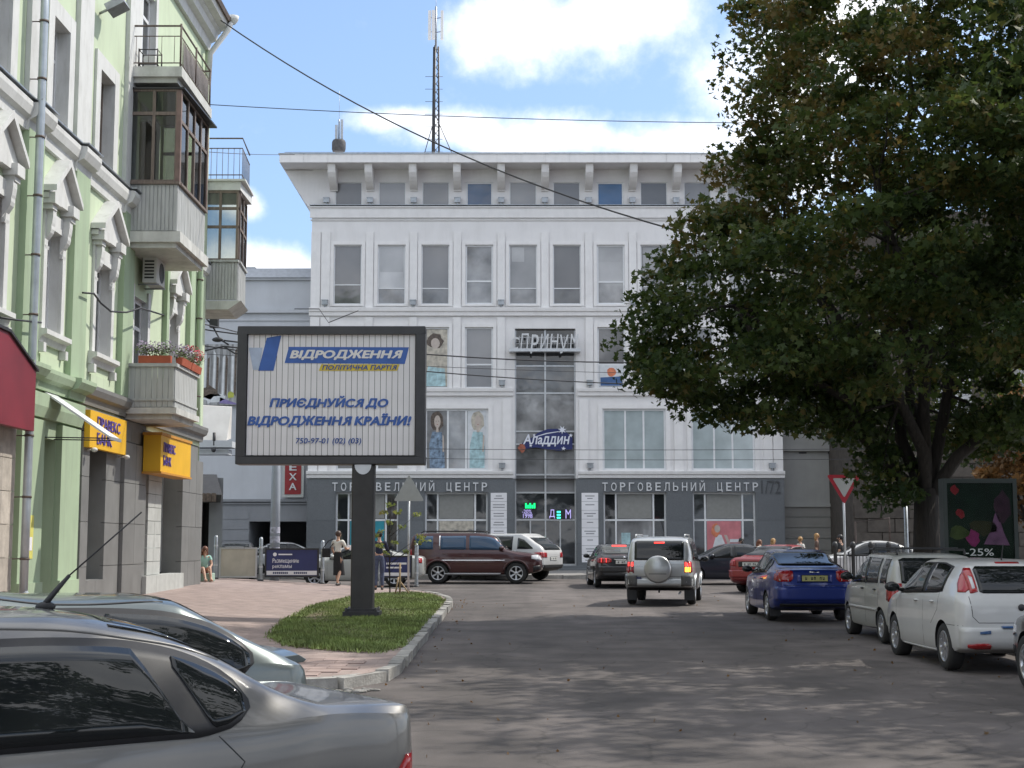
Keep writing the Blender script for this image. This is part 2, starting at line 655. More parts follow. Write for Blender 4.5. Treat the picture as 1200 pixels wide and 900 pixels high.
M_paper = mat('poster_white', (0.80, 0.79, 0.81), 0.6, 0.04, 2, tint=0.04, dirt=0.2, dcol=(0.62, 0.61, 0.62))
M_cglass = glass('car_glass', (0.012, 0.014, 0.015), 0.02, vary=0.2)
M_cglass_b = glass('blue_car_glass', (0.03, 0.07, 0.13), 0.03, vary=0.2)
M_wglass = glass('window_glass', (0.205, 0.205, 0.207), 0.05, wav=0.3, vary=0.62, scale=0.8)  # blotchy tone painted in for uneven sky and roof reflections
M_wglass2 = glass('blind_glass', (0.235, 0.232, 0.235), 0.08, wav=0.15, vary=0.12)
M_wglass3 = glass('dark_glass', (0.03, 0.033, 0.036), 0.05, wav=0.25, vary=0.4)
M_wglassb = glass('blue_glass', (0.05, 0.11, 0.22), 0.05, wav=0.2, vary=0.3)
M_red_l = mat('red_lens', (0.34, 0.012, 0.015), 0.15, 0.1, 20, coat=0.6)
M_red_on = mat('lit_red_lens', (0.5, 0.02, 0.02), 0.2, 0.1, emit=(1.0, 0.05, 0.04), estr=1.3)
M_amb = mat('amber_lens', (0.6, 0.2, 0.02), 0.15, 0.1, coat=0.6)
M_amb_on = mat('lit_amber_lens', (0.7, 0.3, 0.02), 0.2, 0.1, emit=(1.0, 0.42, 0.05), estr=1.6)
M_clear_l = mat('clear_lens', (0.62, 0.62, 0.64), 0.12, 0.1, 20, coat=0.6)
M_cable = mat('cable', (0.03, 0.03, 0.035), 0.6, 0.1)
# ------------------------------------------------------------------ ground, road, pavements


def strip_sheet(name, rows, mats, kind='structure'):
    """rows of points with equal counts"""
    mb = MB()
    n = len(rows[0])
    vs = [p for r in rows for p in r]
    fs = [(i * n + k, i * n + k + 1, (i + 1) * n + k + 1, (i + 1) * n + k) for i in range(len(rows) - 1) for k in range(n - 1)]
    mb.add(vs, fs)
    o = mb.build(name, mats)
    tag(o, kind=kind)
    return o


# worn wheel tracks, old patches and stains in the asphalt
na = M_asph.node_tree
nn_, nl_ = na.nodes, na.links
ta = nn_.new('ShaderNodeTexCoord')
pa = nn_['Principled BSDF']
prev = pa.inputs['Base Color'].links[0].from_socket
for sc_, detail_, mapping_, lo_, hi_, a_, b_ in ((1.0, 3, (.9, .045, 1), .42, .62, .84, 1.16), (1.0, 1, (.22, .16, 1), .56, .58, 1.0, .86), (1.0, 8, (.7, .7, 1), .6, .75, 1.0, .72), (1.0, 6, (.12, .5, 1), .35, .7, .9, 1.12)):
    mp_ = nn_.new('ShaderNodeMapping')
    mp_.inputs['Scale'].default_value = mapping_
    mp_.inputs['Location'].default_value = (sc_ * lo_ * 31, hi_ * 17, 0)
    nl_.new(ta.outputs['Object'], mp_.inputs[0])
    no_ = nn_.new('ShaderNodeTexNoise')
    no_.inputs['Detail'].default_value = detail_
    no_.inputs['Scale'].default_value = 1
    nl_.new(mp_.outputs[0], no_.inputs['Vector'])
    mr_ = nn_.new('ShaderNodeMapRange')
    mr_.inputs['From Min'].default_value = lo_
    mr_.inputs['From Max'].default_value = hi_
    mr_.inputs['To Min'].default_value = a_
    mr_.inputs['To Max'].default_value = b_
    nl_.new(no_.outputs[0], mr_.inputs[0])
    mx_ = nn_.new('ShaderNodeMix')
    mx_.data_type = 'RGBA'
    mx_.blend_type = 'MULTIPLY'
    mx_.inputs['Factor'].default_value = 1
    nl_.new(prev, mx_.inputs['A'])
    nl_.new(mr_.outputs[0], mx_.inputs['B'])
    prev = mx_.outputs['Result']
vo_ = nn_.new('ShaderNodeTexVoronoi')       # a web of fine cracks where the surface is tired
vo_.feature = 'DISTANCE_TO_EDGE'
vo_.inputs['Scale'].default_value = .55
wr_ = nn_.new('ShaderNodeTexNoise')
wr_.inputs['Scale'].default_value = 1.4
wr_.inputs['Detail'].default_value = 6
vm_ = nn_.new('ShaderNodeVectorMath')
vm_.operation = 'MULTIPLY_ADD'
vm_.inputs[1].default_value = (.9, .9, 0)
nl_.new(ta.outputs['Object'], wr_.inputs['Vector'])
nl_.new(wr_.outputs['Color'], vm_.inputs[0])
nl_.new(ta.outputs['Object'], vm_.inputs[2])
nl_.new(vm_.outputs[0], vo_.inputs['Vector'])
cr_ = nn_.new('ShaderNodeMapRange')
cr_.inputs['From Min'].default_value = .003
cr_.inputs['From Max'].default_value = .012
cr_.inputs['To Min'].default_value = .62
nl_.new(vo_.outputs['Distance'], cr_.inputs[0])
mx_ = nn_.new('ShaderNodeMix')
mx_.data_type = 'RGBA'
mx_.blend_type = 'MULTIPLY'
mx_.inputs['Factor'].default_value = .8
nl_.new(prev, mx_.inputs['A'])
nl_.new(cr_.outputs[0], mx_.inputs['B'])
nl_.new(mx_.outputs['Result'], pa.inputs['Base Color'])
ys = [-300, -120, -60, -25, -10, 0, 8, 14, 18, 24, 30, 36, 42, 48, 53, 58, 70, 120, 300, 900]
strip_sheet('road', [[(x, y, gz(y)) for x in (-500, -120, -40, -16, -8, -4, 0, 4, 8, 16, 40, 120, 500)] for y in ys], M_asph)

# pink pavement in front of the green building, with its kerb
kp = [(-14, 17.25), (-8, 17.25), (-3.2, 17.25), (-2.45, 17.35), (-1.95, 17.65), (-1.65, 18.3), (-1.55, 19.2), (-1.55, 36), (-1.62, 38), (-1.9, 40), (-2.4, 42.2), (-3.3, 44.0), (-4.6, 45.2), (-6.5, 46.0), (-9, 46.3), (-16, 46.3)]


def along(path, step):
    """points every step metres along a polyline"""
    pts, acc = [Vector(path[0])], 0.0
    for a, b in zip(path[:-1], path[1:]):
        a, b = Vector(a), Vector(b)
        L = (b - a).length
        t = step - acc
        while t <= L:
            pts.append(a + (b - a) * (t / L))
            t += step
        acc = (acc + L) % step
    return pts


def kerb_x(Y):
    for (a, b) in zip(kp[:-1], kp[1:]):
        if a[1] < b[1] and a[1] <= Y <= b[1]:
            return a[0] + (b[0] - a[0]) * (Y - a[1]) / (b[1] - a[1])
    return -14


M_pave = mat('pink_pavers', (0.315, 0.245, 0.22), 0.85, 0.2, 2.5, bump=0.3, bscale=60, dirt=0.55, dcol=(0.2, 0.17, 0.155))
nt = M_pave.node_tree
bk = nt.nodes.new('ShaderNodeTexBrick')
bk.inputs['Scale'].default_value = 1.0
bk.inputs['Brick Width'].default_value = 0.4
bk.inputs['Row Height'].default_value = 0.2
bk.inputs['Mortar Size'].default_value = 0.008
bk.inputs['Color1'].default_value = (1, 1, 1, 1)
bk.inputs['Color2'].default_value = (0.92, 0.91, 0.91, 1)
bk.inputs['Mortar'].default_value = (0.78, 0.75, 0.73, 1)
tcn = nt.nodes.new('ShaderNodeTexCoord')
nt.links.new(tcn.outputs['Object'], bk.inputs['Vector'])
mm = nt.nodes.new('ShaderNodeMix')
mm.data_type = 'RGBA'
mm.blend_type = 'MULTIPLY'
mm.inputs['Factor'].default_value = 1.0
pb = nt.nodes['Principled BSDF']
src = pb.inputs['Base Color'].links[0].from_socket
nt.links.new(src, mm.inputs['A'])
nt.links.new(bk.outputs['Color'], mm.inputs['B'])
nt.links.new(mm.outputs['Result'], pb.inputs['Base Color'])
rows = []
yy = 17.38
while yy < 46.2:
    xr = kerb_x(max(yy, 17.41)) - 0.08
    xl = -9.3 if yy < 41.6 else -15
    rows.append([(xl + (xr - xl) * k / 14, yy, pave(xl + (xr - xl) * k / 14, yy)) for k in range(15)])
    yy += 0.45 if yy > 19.5 else 0.15
pavement = strip_sheet('pavement', rows, M_pave)
ORIG[pavement] = Vector((0, 0, 0))
kst = []
for i in range(3):
    b = MB()
    j = lambda: rnd.uniform(-0.012, 0.012)
    b.hexa([(-.49 + j(), -.085, -.2), (.49 + j(), -.085, -.2), (.49 + j(), .085, -.2), (-.49 + j(), .085, -.2),
            (-.485 + j(), -.08 + j(), .145 + j()), (.485 + j(), -.08 + j(), .145 + j()), (.485 + j(), .085, .145 + j()), (-.485 + j(), .085, .145 + j())])
    kst.append(b.mesh('kerb_stone', M_kerb))


def lay_kerb(path, parent, skip=0.0, zf=gz):
    pts = along(path, 1.0)
    for a, b in zip(pts[:-1], pts[1:]):
        if rnd.random() < skip: continue
        c = (a + b) / 2
        d = b - a
        o = link_mesh('kerb_stone', rnd.choice(kst), parent, (c.x + rnd.uniform(-.012, .012), c.y, zf(c.y) + rnd.uniform(-.012, .008)), math.atan2(d.y, d.x) + rnd.uniform(-.012, .012), (min(1.0, d.length), 1, 1))


lay_kerb(kp, pavement)
# broken lumps of asphalt by the kerb corner
ORIGZ = gz(17)
mb = MB()
for i in range(34):
    a = rnd.uniform(0, 1)
    mb.ball((-2.35 + a * 0.75 + rnd.uniform(-.1, .1), 16.95 + a * 0.55 + rnd.uniform(-.18, .1), ORIGZ + .015), (rnd.uniform(.02, .075), rnd.uniform(.02, .06), rnd.uniform(.01, .03)), 6, 4)
tag(mb.build('rubble', M_kerb), kind='stuff')
# nearest pavers, laid one by one
pav = []
for i in range(4):
    b = MB()
    b.box(-.195, .195, -.195, .195, -.05, .012)
    pav.append(b.mesh('paver', M_pink))
for i in range(6):
    for k in range(15):
        X, Y = -2.15 - 0.4 * k - (0.2 if i % 2 else 0), 18.0 + 0.4 * i
        if X < -8.5: continue
        if Y < 18.4 and X > -2.3: continue
        link_mesh('paver', rnd.choice(pav), pavement, (X, Y, pave(X, Y) + rnd.uniform(-.003, .004)), rnd.uniform(-.008, .008))
# grass island
gp = [(-4.0, 24.3), (-4.35, 28.5), (-4.5, 33), (-4.2, 38), (-3.6, 40.6), (-2.8, 40.9), (-2.2, 39.4), (-1.72, 36.5), (-1.68, 22.2), (-1.9, 21.0), (-2.7, 21.6), (-3.4, 22.4)]


def inside(poly, x, y):
    c = False
    j = len(poly) - 1
    for i in range(len(poly)):
        a, b = poly[i], poly[j]
        if (a[1] > y) != (b[1] > y) and x < (b[0] - a[0]) * (y - a[1]) / (b[1] - a[1]) + a[0]:
            c = not c
        j = i
    return c


mb = MB()
cx, cy = -3.0, 30.0
fine = along(gp + [gp[0]], 0.8)
vs = [(cx, cy, pave(cx, cy) + .03)] + [(p.x + rnd.uniform(-.09, .09), p.y + rnd.uniform(-.15, .15), pave(p.x, p.y) + .006) for p in fine] + [((p.x * .75 + cx * .25), (p.y * .75 + cy * .25), pave(p.x, p.y * .75 + cy * .25) + .025) for p in fine]
n = len(fine)
fs = []
for i in range(n):
    k = (i + 1) % n
    fs += [(1 + i, 1 + k, 1 + n + k, 1 + n + i), (0, 1 + n + i, 1 + n + k)]
mb.add(vs, fs)
tag(mb.build('soil', M_soil), kind='structure')
M_grass = mat('grass_blade', (0.165, 0.225, 0.06), 0.7, 0.4, 1.2, tint=0.0, dirt=0.55, dcol=(0.20, 0.18, 0.07))
gn = M_grass.node_tree
nb = 85000
rng = np.random.default_rng(3)
px = rng.uniform(-4.7, -1.6, nb * 2)
py = rng.uniform(20.8, 41, nb * 2)
keep = np.array([inside(gp, a + rnd.uniform(-.12, .12), b + rnd.uniform(-.25, .25)) for a, b in zip(px, py)])
patchy = np.sin(px * 2.1 + py * .7) + np.sin(py * 1.3 - px) + rng.normal(0, .8, len(px))
keep &= patchy > -2.1
px, py = px[keep][:nb], py[keep][:nb]
nb = len(px)
hh = rng.uniform(.025, .075, nb) * (1 + .25 * np.sin(px * 3 + py))
an = rng.uniform(0, 2 * np.pi, nb)
wd = rng.uniform(.006, .014, nb)
tl = rng.uniform(0, .06, nb)
pz = np.array([pave(a, b) for a, b in zip(px, py)]) + .012
v = np.zeros((nb, 3, 3))
v[:, 0] = np.c_[px - np.cos(an) * wd, py - np.sin(an) * wd, pz]
v[:, 1] = np.c_[px + np.cos(an) * wd, py + np.sin(an) * wd, pz]
v[:, 2] = np.c_[px + np.sin(an) * tl, py - np.cos(an) * tl, pz + hh]


def np_mesh(name, v, faces_per, mats):
    """v (k, n, 3): k separate polygons of n corners"""
    k, n = v.shape[:2]
    me = bpy.data.meshes.new(name)
    me.vertices.add(k * n)
    me.vertices.foreach_set('co', v.reshape(-1).astype(np.float32))
    me.loops.add(k * n)
    me.loops.foreach_set('vertex_index', np.arange(k * n, dtype=np.int32))
    me.polygons.add(k)
    me.polygons.foreach_set('loop_start', np.arange(0, k * n, n, dtype=np.int32))
    me.materials.append(mats)
    me.update(calc_edges=True)
    return me


tag(link_mesh('grass', np_mesh('grass', v, 1, M_grass)), kind='stuff')

# pavement before the mall
far_p = strip_sheet('mall_pavement', [[(x, y, z) for x in (-60, -20, 0, 20, 60)] for y, z in ((57.2, gz(57) + .15), (61, gz(57) + .18), (67, gz(57) + .225))], M_greyp)
lay_kerb([(-24, 57.1), (24, 57.1)], far_p)
# pavement under the trees on the right
rp = [(7.75, -12), (7.75, 40), (8.0, 42.5), (8.8, 44.6), (10.2, 46), (13, 46.6), (30, 46.8)]
rows = []
for y in np.arange(-12, 46.6, 1.5):
    xk = 7.85 if y < 40 else 7.85 + (max(0, y - 40) / 6.6) ** 2.2 * 4
    rows.append([(xk, y, gz(y) + .14), (14, y, gz(y) + .16), (34, y, gz(y) + .18)])
side_p = strip_sheet('side_pavement', rows, M_greyp)
lay_kerb(rp, side_p)

# ------------------------------------------------------------------ shopping centre
MF = Fr((0, 65, 0), (1, 0, 0), (0, -1, 0))


def mz(y, Y=65):
    return P(600, y, Y).z


CX, BP = 1.501, 1.994            # axis and bay pitch
UL, UR = CX - 10.63, CX + 10.63
Z0, ZTOP = 0.4, mz(186)
mall = thing('shopping_centre', 'five storey white shopping centre with grey granite ground floor across the street', 'building', (CX, 65, 0.5))
zl1, zl2, zl3, zl4 = mz(243), mz(361), mz(455), mz(553)
bays = [CX + BP * (k + .5) for k in range(-5, 5)]
wide = [CX + BP * q for q in (-4, -2, 2, 4)]
# openings
holes = []
PW = 1.37                         # half portal width
wz = {5: (mz(242), mz(213.5)), 4: (mz(356.5), mz(287)), 3: (mz(455), mz(383.5)), 2: (mz(551), mz(479)), 1: (mz(661), mz(577))}
for b in bays:
    holes.append((b - .61, b + .61, *wz[5], .12))
    holes.append((b - .63, b + .63, *wz[4], .14))
    if abs(b - CX) > 1.5: holes.append((b - .63, b + .63, *wz[3], .14))
for b in wide:
    holes.append((b - 1.42, b + 1.42, *wz[2], .14))
PZ = mz(385)
holes.append((CX - PW, CX + PW, Z0 + .3, PZ, .35))
up = [h for h in holes]
mb = MB()
MF.wall(mb, UL, UR, zl4 - .3, ZTOP, [h if h[2] > 1 else (h[0], h[1], zl4 - .3, PZ, .35) for h in holes])
# flanks, back and roof slab close the volume
mb.add([MF.pt(UL, 0, Z0), MF.pt(UL, -22, Z0), MF.pt(UL, -22, ZTOP), MF.pt(UL, 0, ZTOP)], [(0, 1, 2, 3)])
mb.add([MF.pt(UR, 0, Z0), MF.pt(UR, -22, Z0), MF.pt(UR, -22, ZTOP), MF.pt(UR, 0, ZTOP)], [(0, 1, 2, 3)])
mb.add([MF.pt(UL, -22, Z0), MF.pt(UR, -22, Z0), MF.pt(UR, -22, ZTOP), MF.pt(UL, -22, ZTOP)], [(0, 1, 2, 3)])
mb.add([MF.pt(UL, 0, ZTOP), MF.pt(UR, 0, ZTOP), MF.pt(UR, -22, ZTOP), MF.pt(UL, -22, ZTOP)], [(0, 1, 2, 3)])
wall = mb.build('wall', M_white, mall)
# granite base with its panels
gz1 = []
for b in wide:
    gz1.append((b - 1.4, b + 1.4, Z0 + .35, wz[1][1], .28))
gz1.append((CX - PW, CX + PW, Z0, zl4 - .3, .35))
mb = MB()
MF.wall(mb, UL - .03, UR + .03, Z0, zl4 - .3, gz1, n=.06)
for u in (UL - .03, UR + .03):
    mb.add([MF.pt(u, .06, Z0), MF.pt(u, -8, Z0), MF.pt(u, -8, zl4 - .3), MF.pt(u, .06, zl4 - .3)], [(0, 1, 2, 3)])
base = mb.build('granite_base', M_granite, mall)
segs = [UL, wide[0] - 1.45, wide[0] + 1.45, wide[1] - 1.45, wide[1] + 1.45, CX - PW - .05, CX + PW + .05, wide[2] - 1.45, wide[2] + 1.45, wide[3] - 1.45, wide[3] + 1.45, UR]
for i in range(0, len(segs), 2):
    a, b = segs[i], segs[i + 1]
    nseg = max(1, round((b - a) / .95))
    zr = [Z0, Z0 + .5, 1.75, 2.75, wz[1][1] + .02]
    for q in range(nseg):
        for r in range(len(zr) - 1):
            x0, x1 = a + (b - a) * q / nseg, a + (b - a) * (q + 1) / nseg
            m = MB()
            MF.box(m, x0 + .006, x1 - .006, .061, .078 + (.03 if r == 0 else 0), zr[r] + .006, zr[r + 1] - .006)
            m.build('granite_panel', M_granite, base)
# pilaster strips, panels and ledges
def pilaster(*q):
    p = MB()
    MF.box(p, *q)
    p.build('pilaster', M_white2, mall)


for (za, zb, skip) in ((zl2 + .02, mz(272), ()), (zl3 + .02, mz(372), (CX,))):
    for k in range(-5, 6):
        u = CX + BP * k
        if any(abs(u - s) < .2 for s in skip): continue
        hw = .17 if abs(k) < 5 else .2
        pilaster(u - hw, u + hw, 0, .075, za, zb)
    for u0, u1 in ((UL - .003, UL + .42), (UR - .42, UR + .003)):
        pilaster(u0, u1, 0, .09, za, zb)
za, zb = zl4 + .02, mz(468)
for u in (CX - 5 * BP, CX - 3 * BP, CX - PW - .35, CX + PW + .35, CX + 3 * BP, CX + 5 * BP):
    pilaster(u - .2, u + .2, 0, .08, za, zb)
for u0, u1 in ((UL - .003, UL + .42), (UR - .42, UR + .003)):
    pilaster(u0, u1, 0, .09, za, zb)


def surround(b, hw, z0, z1, d=.16, n=.045):
    m = MB()
    MF.box(m, b - hw - d, b - hw - .005, .001, n, z0 - d * .6, z1 + d)
    MF.box(m, b + hw + .005, b + hw + d, .001, n, z0 - d * .6, z1 + d)
    MF.box(m, b - hw - .005, b + hw + .005, .001, n - .003, z1 + .005, z1 + d)
    MF.box(m, b - hw - .05, b + hw + .05, .001, n + .05, z0 - .09, z0 - .02)
    return m.build('window_surround', M_white2, mall)


prof_ledge = lambda z, h, d: [(0, z - h), (d * .55, z - h), (d * .6, z - h * .55), (d * .9, z - h * .45), (d, z - h * .1), (d, z), (0, z + .02)]
for nm, z, h, d, cut in (('ledge', zl2, .36, .2, ()), ('ledge', zl3, .34, .2, (CX,)), ('ledge', zl4 + .03, .3, .24, (CX,)), ('ledge', mz(257.5), .06, .07, ())):
    spans = [(UL - .06, UR + .06)] if not cut else [(UL - .06, CX - PW - .08), (CX + PW + .08, UR + .06)]
    for a, b in spans:
        m = MB()
        MF.prism_u(m, prof_ledge(z, h, d), a, b)
        m.build(nm, M_white2, mall)
m = MB()
MF.prism_u(m, [(0, zl1 - .5), (.1, zl1 - .5), (.1, zl1 - .04), (.17, zl1 - .04), (.17, zl1 + .01), (0, zl1 + .06)], UL - .08, UR + .08)
m.build('attic_ledge', M_white2, mall)
m = MB()
MF.box(m, UL - .1, UR + .1, .001, .19, zl1 + .065, zl1 + .09)
m.build('ledge_flashing', M_steel, mall)
# roof: overhanging eaves with a panelled fascia and curved brackets
OV = 1.32
zf1, zf0 = P(600, 181, 63.7).z, P(600, 190, 63.7).z
m = MB()
m.add([(UL - OV, 65 - OV, zf0), (UR + OV, 65 - OV, zf0), (UR + OV, 65 + 22, zf0), (UL - OV, 65 + 22, zf0),
       (UL - OV, 65 - OV, zf1), (UR + OV, 65 - OV, zf1), (UR + OV, 65 + 22, zf1), (UL - OV, 65 + 22, zf1)],
      [(0, 3, 2, 1), (4, 5, 6, 7), (0, 1, 5, 4), (1, 2, 6, 5), (2, 3, 7, 6), (3, 0, 4, 7)])
roof = m.build('roof', M_white, mall)
npan = 22
for i in range(npan):
    a = UL - OV + (UR - UL + 2 * OV) * i / npan
    b = UL - OV + (UR - UL + 2 * OV) * (i + 1) / npan
    m = MB()
    m.box(a + .008, b - .008, 65 - OV - .025, 65 - OV - .002, zf0 - .02, zf1 + .01)
    m.build('fascia_panel', M_white2, roof)
m = MB()
m.box(UL - OV - .05, UR + OV + .05, 65 - OV - .06, 65 - OV + .25, zf1 + .012, zf1 + .05)
m.build('roof_edge', M_steel, roof)
m = MB()
yr = 65 - OV + .2
m.tube([(UL - OV + .2, yr, zf1 + .15), (UR + OV - .2, yr, zf1 + .15)], .015, 6)
for i in range(14):
    x = UL - OV + .4 + i * (UR - UL + 2 * OV - .8) / 13
    m.tube([(x, yr, zf1), (x, yr, zf1 + .16)], .013, 5)
m.build('roof_rail', M_steel, roof)


def bracket(m, c, along_x):
    pr = [(0, 0), (0, -1.02), (.1, -1.02)]
    for k in range(7):
        t = k / 6
        pr.append((.1 + (OV - .3) * math.sin(t * math.pi / 2) ** 1.6, -.98 + .76 * (1 - math.cos(t * math.pi / 2)) ** .9))
    pr += [(OV - .16, 0)]
    if along_x:
        m.prism(pr, lambda a, b, d: (c + d, 65 - a, zf0 - .002 + b), -.17, .17)
        m.prism([(q[0] * .98 + .01, q[1] * .95) for q in pr], lambda a, b, d: (c + d, 65 - a - .03, zf0 - .01 + b), -.1, .1)
    else:
        m.prism(pr, lambda a, b, d: (UL - a, c + d, zf0 - .002 + b), -.19, .19)


for k in range(-5, 6):
    m = MB()
    bracket(m, CX + BP * k - (0 if k > -5 else -.33) - (.33 if k == 5 else 0), True)
    m.build('eave_bracket', M_white2, mall)
for k in range(6):
    m = MB()
    bracket(m, 65.5 + k * 2.0, False)
    m.build('eave_bracket', M_white2, mall)
m = MB()                       # raking soffit along the left flank
m.prism([(0, -1.9), (.06, -1.9), (OV - .02, -.03), (0, -.03)], lambda a, b, d: (UL - a, d, zf0 + b), 65.02, 65.25)
m.build('eave_end', M_white, mall)

# windows
M_wpale = glass('pale_glass', (0.43, 0.43, 0.435), 0.07, wav=.15, vary=.25, scale=.5)  # pale tone painted in where panes mirror bright sky
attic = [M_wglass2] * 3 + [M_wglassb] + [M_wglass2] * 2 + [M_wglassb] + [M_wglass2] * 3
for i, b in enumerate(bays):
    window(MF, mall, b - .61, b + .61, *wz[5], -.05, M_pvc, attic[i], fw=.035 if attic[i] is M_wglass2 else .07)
    surround(b, .63, *wz[4])
    st = [(.33,), (.27,), (.27,), (.39,), (.27,), (.27,), (.38,), (.3,), (.28,), (.28,)][i]
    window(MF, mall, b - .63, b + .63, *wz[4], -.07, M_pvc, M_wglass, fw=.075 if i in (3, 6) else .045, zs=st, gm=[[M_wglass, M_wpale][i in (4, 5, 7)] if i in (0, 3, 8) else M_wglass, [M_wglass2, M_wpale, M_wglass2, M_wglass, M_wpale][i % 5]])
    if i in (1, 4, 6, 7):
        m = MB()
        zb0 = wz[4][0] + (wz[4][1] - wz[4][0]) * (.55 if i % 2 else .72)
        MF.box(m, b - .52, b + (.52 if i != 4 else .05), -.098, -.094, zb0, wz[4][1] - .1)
        m.build('reflection_blind', M_wpale, mall)  # pale blind strip before the pane, its tone painted in for reflections
    if abs(b - CX) > 1.5:
        surround(b, .63, *wz[3])
        window(MF, mall, b - .63, b + .63, *wz[3], -.07, M_pvc, M_wglass2, fw=.07, zs=(.39,), gm=[M_wglass2, M_wglass2])
M_pgrey = mat('poster_grey', (0.20, 0.20, 0.205), 0.35, 0.3, 2.5)
M_skin_p = mat('poster_skin', (0.50, 0.43, 0.38), 0.4, 0.12, 5)
M_blue_p = mat('poster_denim', (0.18, 0.25, 0.34), 0.4, 0.7, 6)
M_aqua_p = mat('poster_aqua', (0.36, 0.52, 0.55), 0.4, 0.35, 5)
M_hair_p = mat('poster_hair', (0.10, 0.075, 0.06), 0.4, 0.5, 9)
M_beige_p = mat('poster_beige', (0.47, 0.43, 0.36), 0.4, 0.35, 5)
M_white_p = mat('poster_pale', (0.62, 0.64, 0.66), 0.4, 0.12, 4)
M_lipp = mat('poster_lip', (.3, .1, .09), .4)
M_pink_p = mat('poster_pink', (0.56, 0.19, 0.21), 0.4, 0.22, 2)
M_teal_p = mat('poster_teal', (0.03, 0.26, 0.33), 0.35, 0.15, 2)
M_navy_p = mat('poster_navy', (0.045, 0.11, 0.26), 0.4, 0.3, 3)
M_orange_p = mat('poster_orange', (0.62, 0.2, 0.1), 0.4, 0.3, 5)


def blob(cx, cz, rx, rz, k=14, wob=.12, seed=0):
    r = random.Random(seed)
    return [(cx + rx * math.cos(2 * math.pi * i / k) * (1 + r.uniform(-wob, wob)), cz + rz * math.sin(2 * math.pi * i / k) * (1 + r.uniform(-wob, wob))) for i in range(k)]


def poster(fr, name, label, u0, u1, z0, z1, n, bgm, shapes, group=None):
    """a flat printed sheet: background plus printed shapes, each a hair above the last"""
    t = thing(name, label, 'poster', fr.pt((u0 + u1) / 2, n, z0), 0, group)
    m = MB()
    fr.box(m, u0, u1, n - .004, n, z0, z1)
    m.build('sheet', bgm, t)
    for k, (nm, mt_, poly) in enumerate(shapes):
        m = MB()
        pl = [(min(u1 - .01, max(u0 + .01, a)), min(z1 - .01, max(z0 + .01, b))) for a, b in poly]
        fr.face_poly(m, pl, n + .0005, n + .004 + .003 * k)
        m.build(nm, mt_, t)
    return t


def woman_print(u, z0, z1, dress, hair=M_hair_p, lean=0.0):
    h = z1 - z0
    return [('printed_dress', dress, [(u - .30 * h / 2.6, z0 + .02), (u + .33 * h / 2.6, z0 + .02), (u + .30 * h / 2.6 + lean, z0 + .38 * h), (u + .2 * h / 2.6 + lean, z0 + .62 * h), (u - .2 * h / 2.6 + lean, z0 + .63 * h), (u - .33 * h / 2.6 + lean, z0 + .42 * h)]),
            ('printed_hair', hair, blob(u + lean, z0 + .8 * h, .27 * h / 2.6, .17 * h, 14, .14, 3)),
            ('printed_face', M_skin_p, blob(u + lean * 1.1 + .01, z0 + .79 * h, .135 * h / 2.6, .105 * h, 12, .03, 5)),
            ('printed_eye', hair, blob(u + lean - .045, z0 + .80 * h, .025, .014, 8, .05)), ('printed_eye', hair, blob(u + lean + .06, z0 + .80 * h, .025, .014, 8, .05)),
            ('printed_mouth', M_lipp, blob(u + lean + .01, z0 + .745 * h, .035, .015, 8, .05)), ('printed_neck', M_skin_p, [(u + lean - .05, z0 + .62 * h), (u + lean + .07, z0 + .62 * h), (u + lean + .05, z0 + .71 * h), (u + lean - .03, z0 + .71 * h)]),
            ('printed_arm', M_skin_p, [(u + lean + .24, z0 + .58 * h), (u + lean + .3, z0 + .56 * h), (u + .32, z0 + .3 * h), (u + .25, z0 + .3 * h)])]


for i, b in enumerate(wide):
    surround(b, 1.42, *wz[2], d=.2)
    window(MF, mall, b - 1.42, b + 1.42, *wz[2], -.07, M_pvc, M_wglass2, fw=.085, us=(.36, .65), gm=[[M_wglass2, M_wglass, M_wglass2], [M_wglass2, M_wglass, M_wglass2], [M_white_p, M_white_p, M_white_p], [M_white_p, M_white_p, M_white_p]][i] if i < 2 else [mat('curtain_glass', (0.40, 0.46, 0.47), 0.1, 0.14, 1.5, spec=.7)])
u = wide[1]
poster(MF, 'window_poster', 'tall fashion poster of a woman in denim in the window right of the billboard', u - 1.34, u - .46, wz[2][0] + .09, wz[2][1] - .09, -.078, M_pgrey, woman_print(u - .88, wz[2][0], wz[2][1], M_blue_p))
poster(MF, 'window_poster', 'tall fashion poster of a woman in a pale aqua dress beside the glass entrance', u + .49, u + 1.34, wz[2][0] + .09, wz[2][1] - .09, -.078, M_white_p, woman_print(u + .9, wz[2][0], wz[2][1], M_aqua_p, M_beige_p, .05))
b = bays[3]
poster(MF, 'window_poster', 'beige poster of a curly haired woman in a third floor window', b - 1.994 - .0 - .57 + 0.0, b - 1.994 + .57, wz[3][0] + .09, wz[3][1] - .09, -.074, M_beige_p, [('printed_hair', M_hair_p, blob(b - 1.994, wz[3][1] - .62, .36, .36, 14, .15, 2)), ('printed_face', M_skin_p, blob(b - 1.98, wz[3][1] - .72, .2, .24, 12, .04)), ('printed_dress', M_aqua_p, [(b - 2.5, wz[3][0] + .1), (b - 1.5, wz[3][0] + .1), (b - 1.55, wz[3][0] + .9), (b - 2.3, wz[3][0] + 1.0)])])
